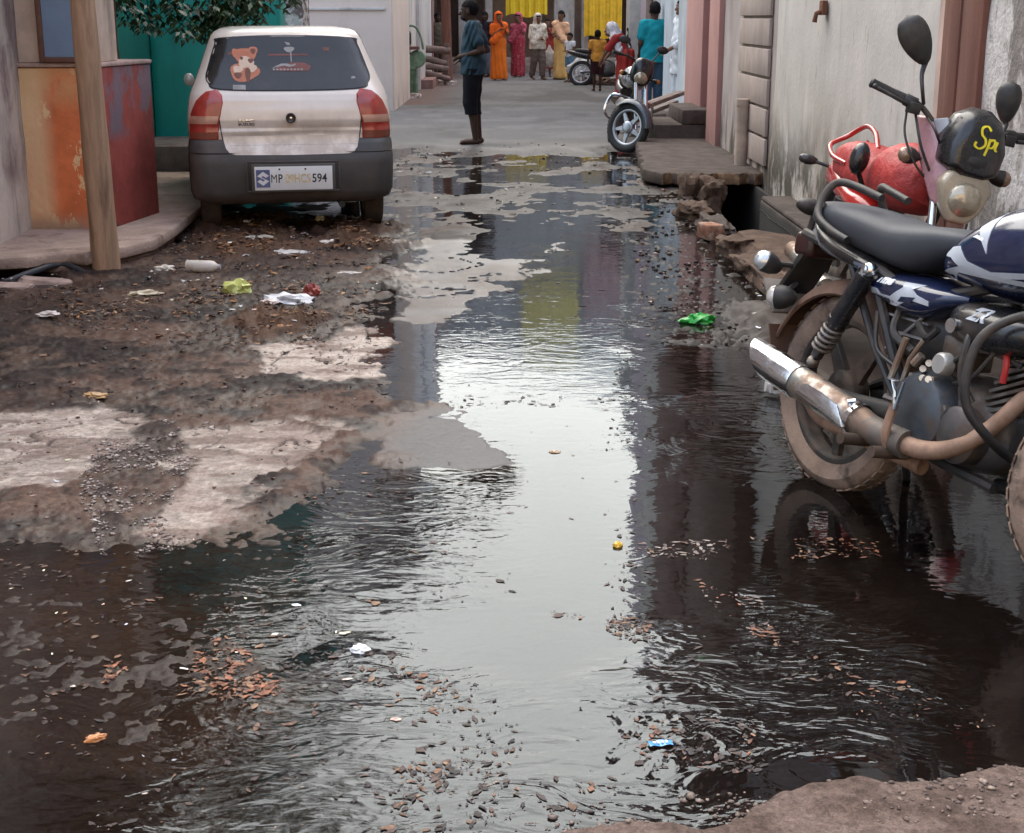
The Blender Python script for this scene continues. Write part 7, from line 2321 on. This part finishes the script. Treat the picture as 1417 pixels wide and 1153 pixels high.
ICO = None
bm_ = bmesh.new(); bmesh.ops.create_icosphere(bm_, subdivisions=1, radius=1)
ICO_V = np.array([v.co[:] for v in bm_.verts]); ICO_F = np.array([[v.index for v in f.verts] for f in bm_.faces]); bm_.free()


def scatter(name, label, cat, zones, kind, seed, sizes=(.008, .02), flat=.5, sink=.2):
    """zones: (polygon, count, palette). kind leaf = curled blades, stone = lumps"""
    rng = np.random.default_rng(seed)
    Vs = []; Fs = []; Cs = []; o = 0
    for poly, n, pal in zones:
        P_ = pts_in(poly, int(n * 1.7), rng)
        # gather into drifts
        kk = fbm(P_[:, 0] * 7, P_[:, 1] * 5, seed, 3)
        P_ = P_[kk > np.quantile(kk, .45)]
        n = len(P_)
        gz = ground_z(P_[:, 0], P_[:, 1]); z = np.where(gz > 0, gz, .0)
        far = np.clip(P_[:, 1] / 6, .8, 2.0)
        s = (sizes[0] + (sizes[1] - sizes[0]) * rng.random(n) ** 3.2) * far
        a = rng.random(n) * 6.28
        ca, sa = np.cos(a), np.sin(a)
        pc = np.array(pal)[rng.integers(0, len(pal), n)] * (.6 + .8 * rng.random((n, 1)))
        if kind == 'leaf':
            # 3 x 3 curled sheet with ragged outline
            u, w = np.meshgrid([-1, 0, 1], [-1, 0, 1]); u = u.ravel() * 1.0; w = w.ravel() * 1.0
            tp = np.where(np.abs(u) == 1, .45, 1.0)
            L = s[:, None] * u[None] * (1 + .30 * rng.normal(size=(n, 9)))
            Wd = s[:, None] * w[None] * (.3 + .4 * rng.random(n))[:, None] * tp[None] * (1 + .30 * rng.normal(size=(n, 9)))
            cu = (rng.normal(0, .35, n)[:, None] * u[None] ** 2 + rng.normal(0, .45, n)[:, None] * w[None] ** 2 + rng.normal(0, .18, n)[:, None] * u[None] + rng.normal(0, .18, n)[:, None] * w[None]) * s[:, None]
            cu = (cu - cu.min(1, keepdims=True)) * np.where(gz > 0, .5, .13)[:, None]
            x = P_[:, :1] + L * ca[:, None] - Wd * sa[:, None]; y = P_[:, 1:] + L * sa[:, None] + Wd * ca[:, None]
            V = np.stack([x, y, z[:, None] + .0015 + cu], -1).reshape(-1, 3)
            f = np.array([(0, 1, 4, 3), (1, 2, 5, 4), (3, 4, 7, 6), (4, 5, 8, 7)])
            F = (np.arange(n)[:, None, None] * 9 + f[None]).reshape(-1, 4); m_ = 9
        else:
            k = len(ICO_V)
            r = s[:, None] * (1 + .25 * rng.normal(size=(n, k)))
            sx = (.7 + .7 * rng.random(n))[:, None]; sy = (.6 + .5 * rng.random(n))[:, None]; sz = (flat * (.6 + .8 * rng.random(n)))[:, None]
            lx = ICO_V[None, :, 0] * r * sx; ly = ICO_V[None, :, 1] * r * sy; lz = ICO_V[None, :, 2] * r * sz
            x = P_[:, :1] + lx * ca[:, None] - ly * sa[:, None]; y = P_[:, 1:] + lx * sa[:, None] + ly * ca[:, None]
            V = np.stack([x, y, z[:, None] + lz + (s[:, None] * sz * (1 - sink * 2))], -1).reshape(-1, 3)
            F = (np.arange(n)[:, None, None] * k + ICO_F[None]).reshape(-1, 3); m_ = k
        Vs.append(V); Fs.append(F + o); Cs.append(np.repeat(pc, m_, 0)); o += len(V)
    ob = np_mesh(name, np.concatenate(Vs), np.concatenate(Fs), lit_m, smooth=False, col=np.concatenate(Cs))
    tag(ob, label, cat, kind='stuff')
    return ob


OR = [(.20, .075, .038), (.14, .055, .032), (.10, .045, .03), (.20, .11, .065)]
BR = [(.13, .065, .038), (.085, .045, .03), (.17, .10, .06), (.06, .035, .028)]
DK = [(.026, .020, .020), (.04, .028, .026), (.018, .015, .016), (.065, .04, .034)]
OC = [(.24, .11, .045), (.17, .08, .04), (.11, .055, .033), (.28, .16, .08)]
GY = [(.18, .14, .12), (.24, .19, .165), (.12, .09, .08), (.30, .25, .22)]
PL = [(.60, .55, .50), (.52, .44, .38), (.45, .30, .25), (.62, .58, .40), (.55, .55, .58)]
scatter('leaf_litter', 'fallen brown and orange leaf scraps drifting on mud and water', 'leaf litter', [
    ([(180, 885), (330, 890), (400, 950), (350, 975), (230, 960), (130, 965), (150, 920)], 300, OR), ([(300, 905), (390, 940), (385, 965), (320, 955)], 160, OR),
    ([(20, 830), (560, 830), (560, 1000), (20, 1010)], 260, BR), ([(1040, 748), (1240, 742), (1235, 772), (1050, 775)], 130, OR + BR), ([(850, 752), (1060, 745), (1060, 775), (960, 775), (870, 768)], 150, GY + BR),
    ([(960, 800), (1085, 840), (1080, 895), (1010, 880)], 70, OR + GY), ([(1040, 850), (1085, 860), (1080, 890), (1040, 880)], 40, OR), ([(760, 845), (830, 855), (900, 850), (905, 885), (840, 892), (790, 875)], 190, DK + BR),
    ([(560, 925), (690, 950), (680, 1000), (590, 990)], 70, BR + OR), ([(850, 990), (1050, 1000), (1040, 1070), (880, 1060)], 120, DK + BR + OR), ([(640, 990), (880, 960), (900, 1150), (520, 1153)], 110, DK + BR),
    ([(1000, 880), (1350, 960), (1390, 1010), (1200, 1010)], 110, BR + DK + OR), ([(220, 300), (545, 300), (545, 420), (440, 480), (360, 480), (240, 400)], 2300, OC + BR + DK), ([(280, 310), (380, 305), (380, 360), (300, 360)], 700, OC), ([(455, 310), (540, 315), (540, 350), (460, 350)], 420, OC), ([(370, 430), (440, 440), (430, 480), (350, 480)], 500, OC + BR), ([(80, 425), (330, 410), (330, 440), (90, 445)], 420, OC + BR),
    ([(80, 400), (460, 395), (450, 480), (340, 500), (90, 450)], 700, BR + OC + DK), ([(0, 400), (530, 400), (540, 570), (0, 570)], 1700, BR + DK + DK), ([(540, 205), (930, 205), (960, 330), (545, 330)], 260, DK + BR),
    ([(550, 330), (870, 330), (860, 480), (600, 560)], 110, DK + BR), ([(700, 560), (870, 560), (880, 720), (700, 720)], 14, BR), ([(360, 600), (640, 640), (640, 900), (330, 820)], 260, DK + BR),
    ([(0, 690), (330, 740), (300, 860), (0, 850)], 160, BR + DK), ([(0, 1000), (600, 990), (600, 1153), (0, 1153)], 130, DK + BR)], 'leaf', 21, (.003, .0165))
scatter('sludge_clumps', 'black sludge clumps and rotten bits floating in the drain water', 'sludge', [
    ([(380, 960), (640, 930), (720, 1000), (740, 1153), (420, 1153)], 210, DK), ([(540, 1060), (700, 1050), (680, 1150), (540, 1150)], 170, DK + BR), ([(850, 990), (1060, 1000), (1060, 1075), (880, 1070)], 220, DK), ([(380, 900), (560, 900), (560, 980), (400, 980)], 160, DK),
    ([(830, 560), (880, 560), (905, 880), (840, 880)], 150, DK), ([(850, 440), (910, 430), (900, 560), (850, 560)], 120, DK), ([(590, 548), (890, 545), (890, 562), (600, 568)], 150, DK),
    ([(545, 215), (930, 215), (930, 330), (545, 330)], 420, DK), ([(430, 680), (730, 690), (720, 830), (440, 850)], 150, DK), ([(900, 900), (1100, 880), (1100, 1000), (900, 1000)], 120, DK)], 'leaf', 23, (.0025, .016), .45)
scatter('gravel', 'loose flat grey pebbles and stone chips on the wet street', 'gravel', [
    ([(130, 620), (190, 590), (300, 590), (240, 690), (260, 760), (140, 770), (110, 700)], 1500, GY), ([(870, 335), (960, 300), (1060, 400), (1060, 480), (900, 480)], 380, DK + DK + BR + GY), ([(0, 380), (270, 330), (260, 400), (0, 420)], 160, BR + GY),
    ([(0, 560), (520, 560), (520, 700), (0, 700)], 200, BR + GY), ([(700, 1120), (1417, 1070), (1417, 1153), (700, 1153)], 260, [(.16, .11, .09), (.20, .15, .12), (.10, .07, .06)]), ([(880, 240), (960, 245), (975, 330), (900, 330)], 120, BR + DK),
    ([(550, 205), (900, 200), (900, 240), (550, 240)], 120, GY + DK)], 'stone', 25, (.003, .012), .45)
scatter('paper_scraps', 'tiny pale scraps of paper and plastic trodden into the mud', 'scraps', [
    ([(220, 300), (545, 300), (540, 420), (440, 470), (240, 420)], 110, PL), ([(0, 380), (450, 380), (450, 470), (0, 470)], 60, PL), ([(0, 600), (400, 760), (600, 1000), (200, 1100), (0, 900)], 40, PL), ([(545, 205), (700, 205), (700, 300), (545, 300)], 50, PL), ([(870, 330), (1060, 400), (1060, 480), (900, 480)], 26, PL)], 'leaf', 27, (.006, .016))


def crumple(name, label, cat, px, py, s, colr, seed, rough=.5, group=None, gl=.35, lift=.2, rz=0.0, mat=None):
    x, y = gp(px, py)
    z = max(0.0, float(ground_z([x], [y])[0]))
    bm = bmesh.new(); bmesh.ops.create_icosphere(bm, subdivisions=3, radius=1)
    from mathutils import noise as mn
    o_ = Vector((seed * 2.3, seed * 1.1, seed))
    for v in bm.verts:
        n = mn.fractal(v.co * 2.2 + o_, .8, 2, 4) * rough + abs(mn.noise(v.co * 3 + o_)) * rough * .8
        p = v.co * (1 + n)
        v.co = Vector((p.x * s[0], p.y * s[1], max(p.z, -.3) * s[2]))
    me = bpy.data.meshes.new(name); bm.to_mesh(me); bm.free()
    me.materials.append(mat or surf(name + '_film', colr, gl, var=.15, vscale=20)); me.shade_smooth(); me.set_sharp_from_angle(angle=R(28))
    o = bpy.data.objects.new(name, me); COL.objects.link(o); o.location = (x, y, z + s[2] * lift); o.rotation_euler = (0, 0, rz)
    return tag(o, label, cat, group)


gt_ = 'rubbish strewn behind the car'
crumple('plastic_bag', 'crumpled yellow green plastic bag on the mud', 'bag', 327, 406, (.075, .06, .05), (.50, .52, .16), 3, .45)
crumple('plastic_bag', 'torn white plastic bag lying left of the dark red scrap', 'bag', 398, 420, (.12, .07, .035), (.55, .54, .55), 5, .7, gt_)
crumple('red_wrapper', 'dark red crumpled wrapper beside the torn white bag', 'wrapper', 431, 409, (.045, .04, .05), (.24, .04, .03), 6, .4, gt_)
crumple('paper_scrap', 'small pinkish white scrap just below the torn white bag', 'scrap', 373, 430, (.045, .025, .014), (.62, .50, .46), 7, .4, gt_)
crumple('foam_lump', 'pale yellowish lump under the middle of the car bumper', 'lump', 443, 310, (.035, .03, .03), (.52, .46, .30), 8, .3, gt_)
crumple('paper_scrap', 'white scrap under the right side of the car', 'scrap', 478, 313, (.05, .03, .016), (.62, .57, .53), 9, .4, gt_)
crumple('paper_scrap', 'white folded scrap behind the left car tyre', 'scrap', 345, 316, (.06, .03, .016), (.60, .57, .55), 10, .4, gt_)
crumple('paper_scrap', 'long pale scrap right of the centre below the bumper', 'scrap', 449, 343, (.07, .025, .018), (.55, .49, .43), 11, .35, gt_)
crumple('paper_scrap', 'grey white scrap in front of the car plate', 'scrap', 402, 354, (.10, .05, .022), (.48, .45, .43), 12, .6, gt_)
crumple('paper_scrap', 'grey greenish scrap between the bottle and the car', 'scrap', 360, 339, (.09, .04, .02), (.33, .30, .26), 13, .5, gt_)
crumple('paper_scrap', 'flat grey scrap at the right edge of the mud', 'scrap', 481, 380, (.07, .025, .010), (.42, .37, .34), 14, .35, gt_)
crumple('green_wrapper', 'bright green plastic wrapper floating by the kerb side', 'wrapper', 968, 447, (.075, .038, .038), (.03, .36, .05), 16, .5, gl=.25)
crumple('foam_cup', 'broken white cup piece standing in water behind the wheel', 'cup', 1074, 546, (.045, .04, .065), (.60, .56, .53), 17, .25, lift=.5)
crumple('foam_lump', 'small white foam lump floating left of the bright water', 'foam', 498, 901, (.022, .016, .012), (.70, .72, .74), 18, .4)
crumple('marigold', 'single yellow flower head floating at the dark water edge', 'flower', 855, 756, (.013, .013, .011), (.62, .36, .03), 19, .3)
crumple('fallen_leaf', 'single tan leaf floating alone on the bright water', 'leaf', 768, 626, (.020, .012, .005), (.34, .22, .13), 20, .4)
crumple('fallen_leaf', 'orange curled leaf on the dark mud at lower left', 'leaf', 132, 1024, (.022, .010, .010), (.50, .20, .07), 22, .4, rz=.5)
crumple('food_scrap', 'cream coloured food scraps left of the yellow green bag', 'scraps', 200, 413, (.08, .04, .018), (.52, .45, .33), 23, .7)
crumple('paper_scrap', 'pair of white scraps nearest the left ledge', 'scrap', 66, 441, (.05, .025, .015), (.60, .53, .50), 24, .7)
crumple('food_scrap', 'small brown and yellow scraps above the left dry patch', 'scraps', 132, 553, (.045, .022, .012), (.36, .22, .10), 26, .6)
crumple('paper_scrap', 'pale scraps at the mud edge below the leaning pole', 'scrap', 228, 376, (.05, .03, .022), (.56, .50, .42), 27, .6)
# white plastic bottle lying on its side
x, y = gp(281, 379)
bt_ = thing('plastic_bottle', 'empty white plastic bottle lying on its side on the mud', 'bottle', (x, y, .045), (0, R(90), R(-8)))
m = MB(); m.lathe([(.001, -.10), (.034, -.10), (.038, -.09), (.038, -.03), (.0365, -.02), (.038, -.01), (.038, .05), (.034, .07), (.018, .092), (.014, .096)], 20); m.build('bottle_body', surf('milky_plastic', (.58, .52, .46), .35, var=.15, layers=[dict(c=(.40, .27, .18), s=(9, 9, 9), lo=.5, hi=.66, a=.7)]), bt_)
m = MB(); m.lathe([(.016, .096), (.016, .112), (.001, .113)], 14); m.build('cap', surf('dull_cap', (.35, .33, .33), .5), bt_)
# blue sachet floating in front
x, y = gp(914, 1031)
m = MB(); v_ = [(-.026 + .0087 * i, -.012 + .012 * j, .004 + .002 * math.sin(i * 1.7 + j)) for j in range(3) for i in range(7)]
m.add(v_, [(j * 7 + i, j * 7 + i + 1, (j + 1) * 7 + i + 1, (j + 1) * 7 + i) for j in range(2) for i in range(6)])
sc_ = thing('sachet', 'small blue and white sachet floating in the near water', 'wrapper', (x, y, .001), (0, 0, R(10)))
m.build('sachet_film', surf('blue_film', (.08, .28, .55), .25, bump=.1), sc_, fixn=False)
V_, F_, w_ = text_2d('fresh', .012, .0005, .2)
m = MB()
for i in range(4):
    m.box((-.014 + i * .009, .0, .0068), (.005, .008 + .003 * (i % 2), .0008))
m.build('white_print', whitel_m, sc_)
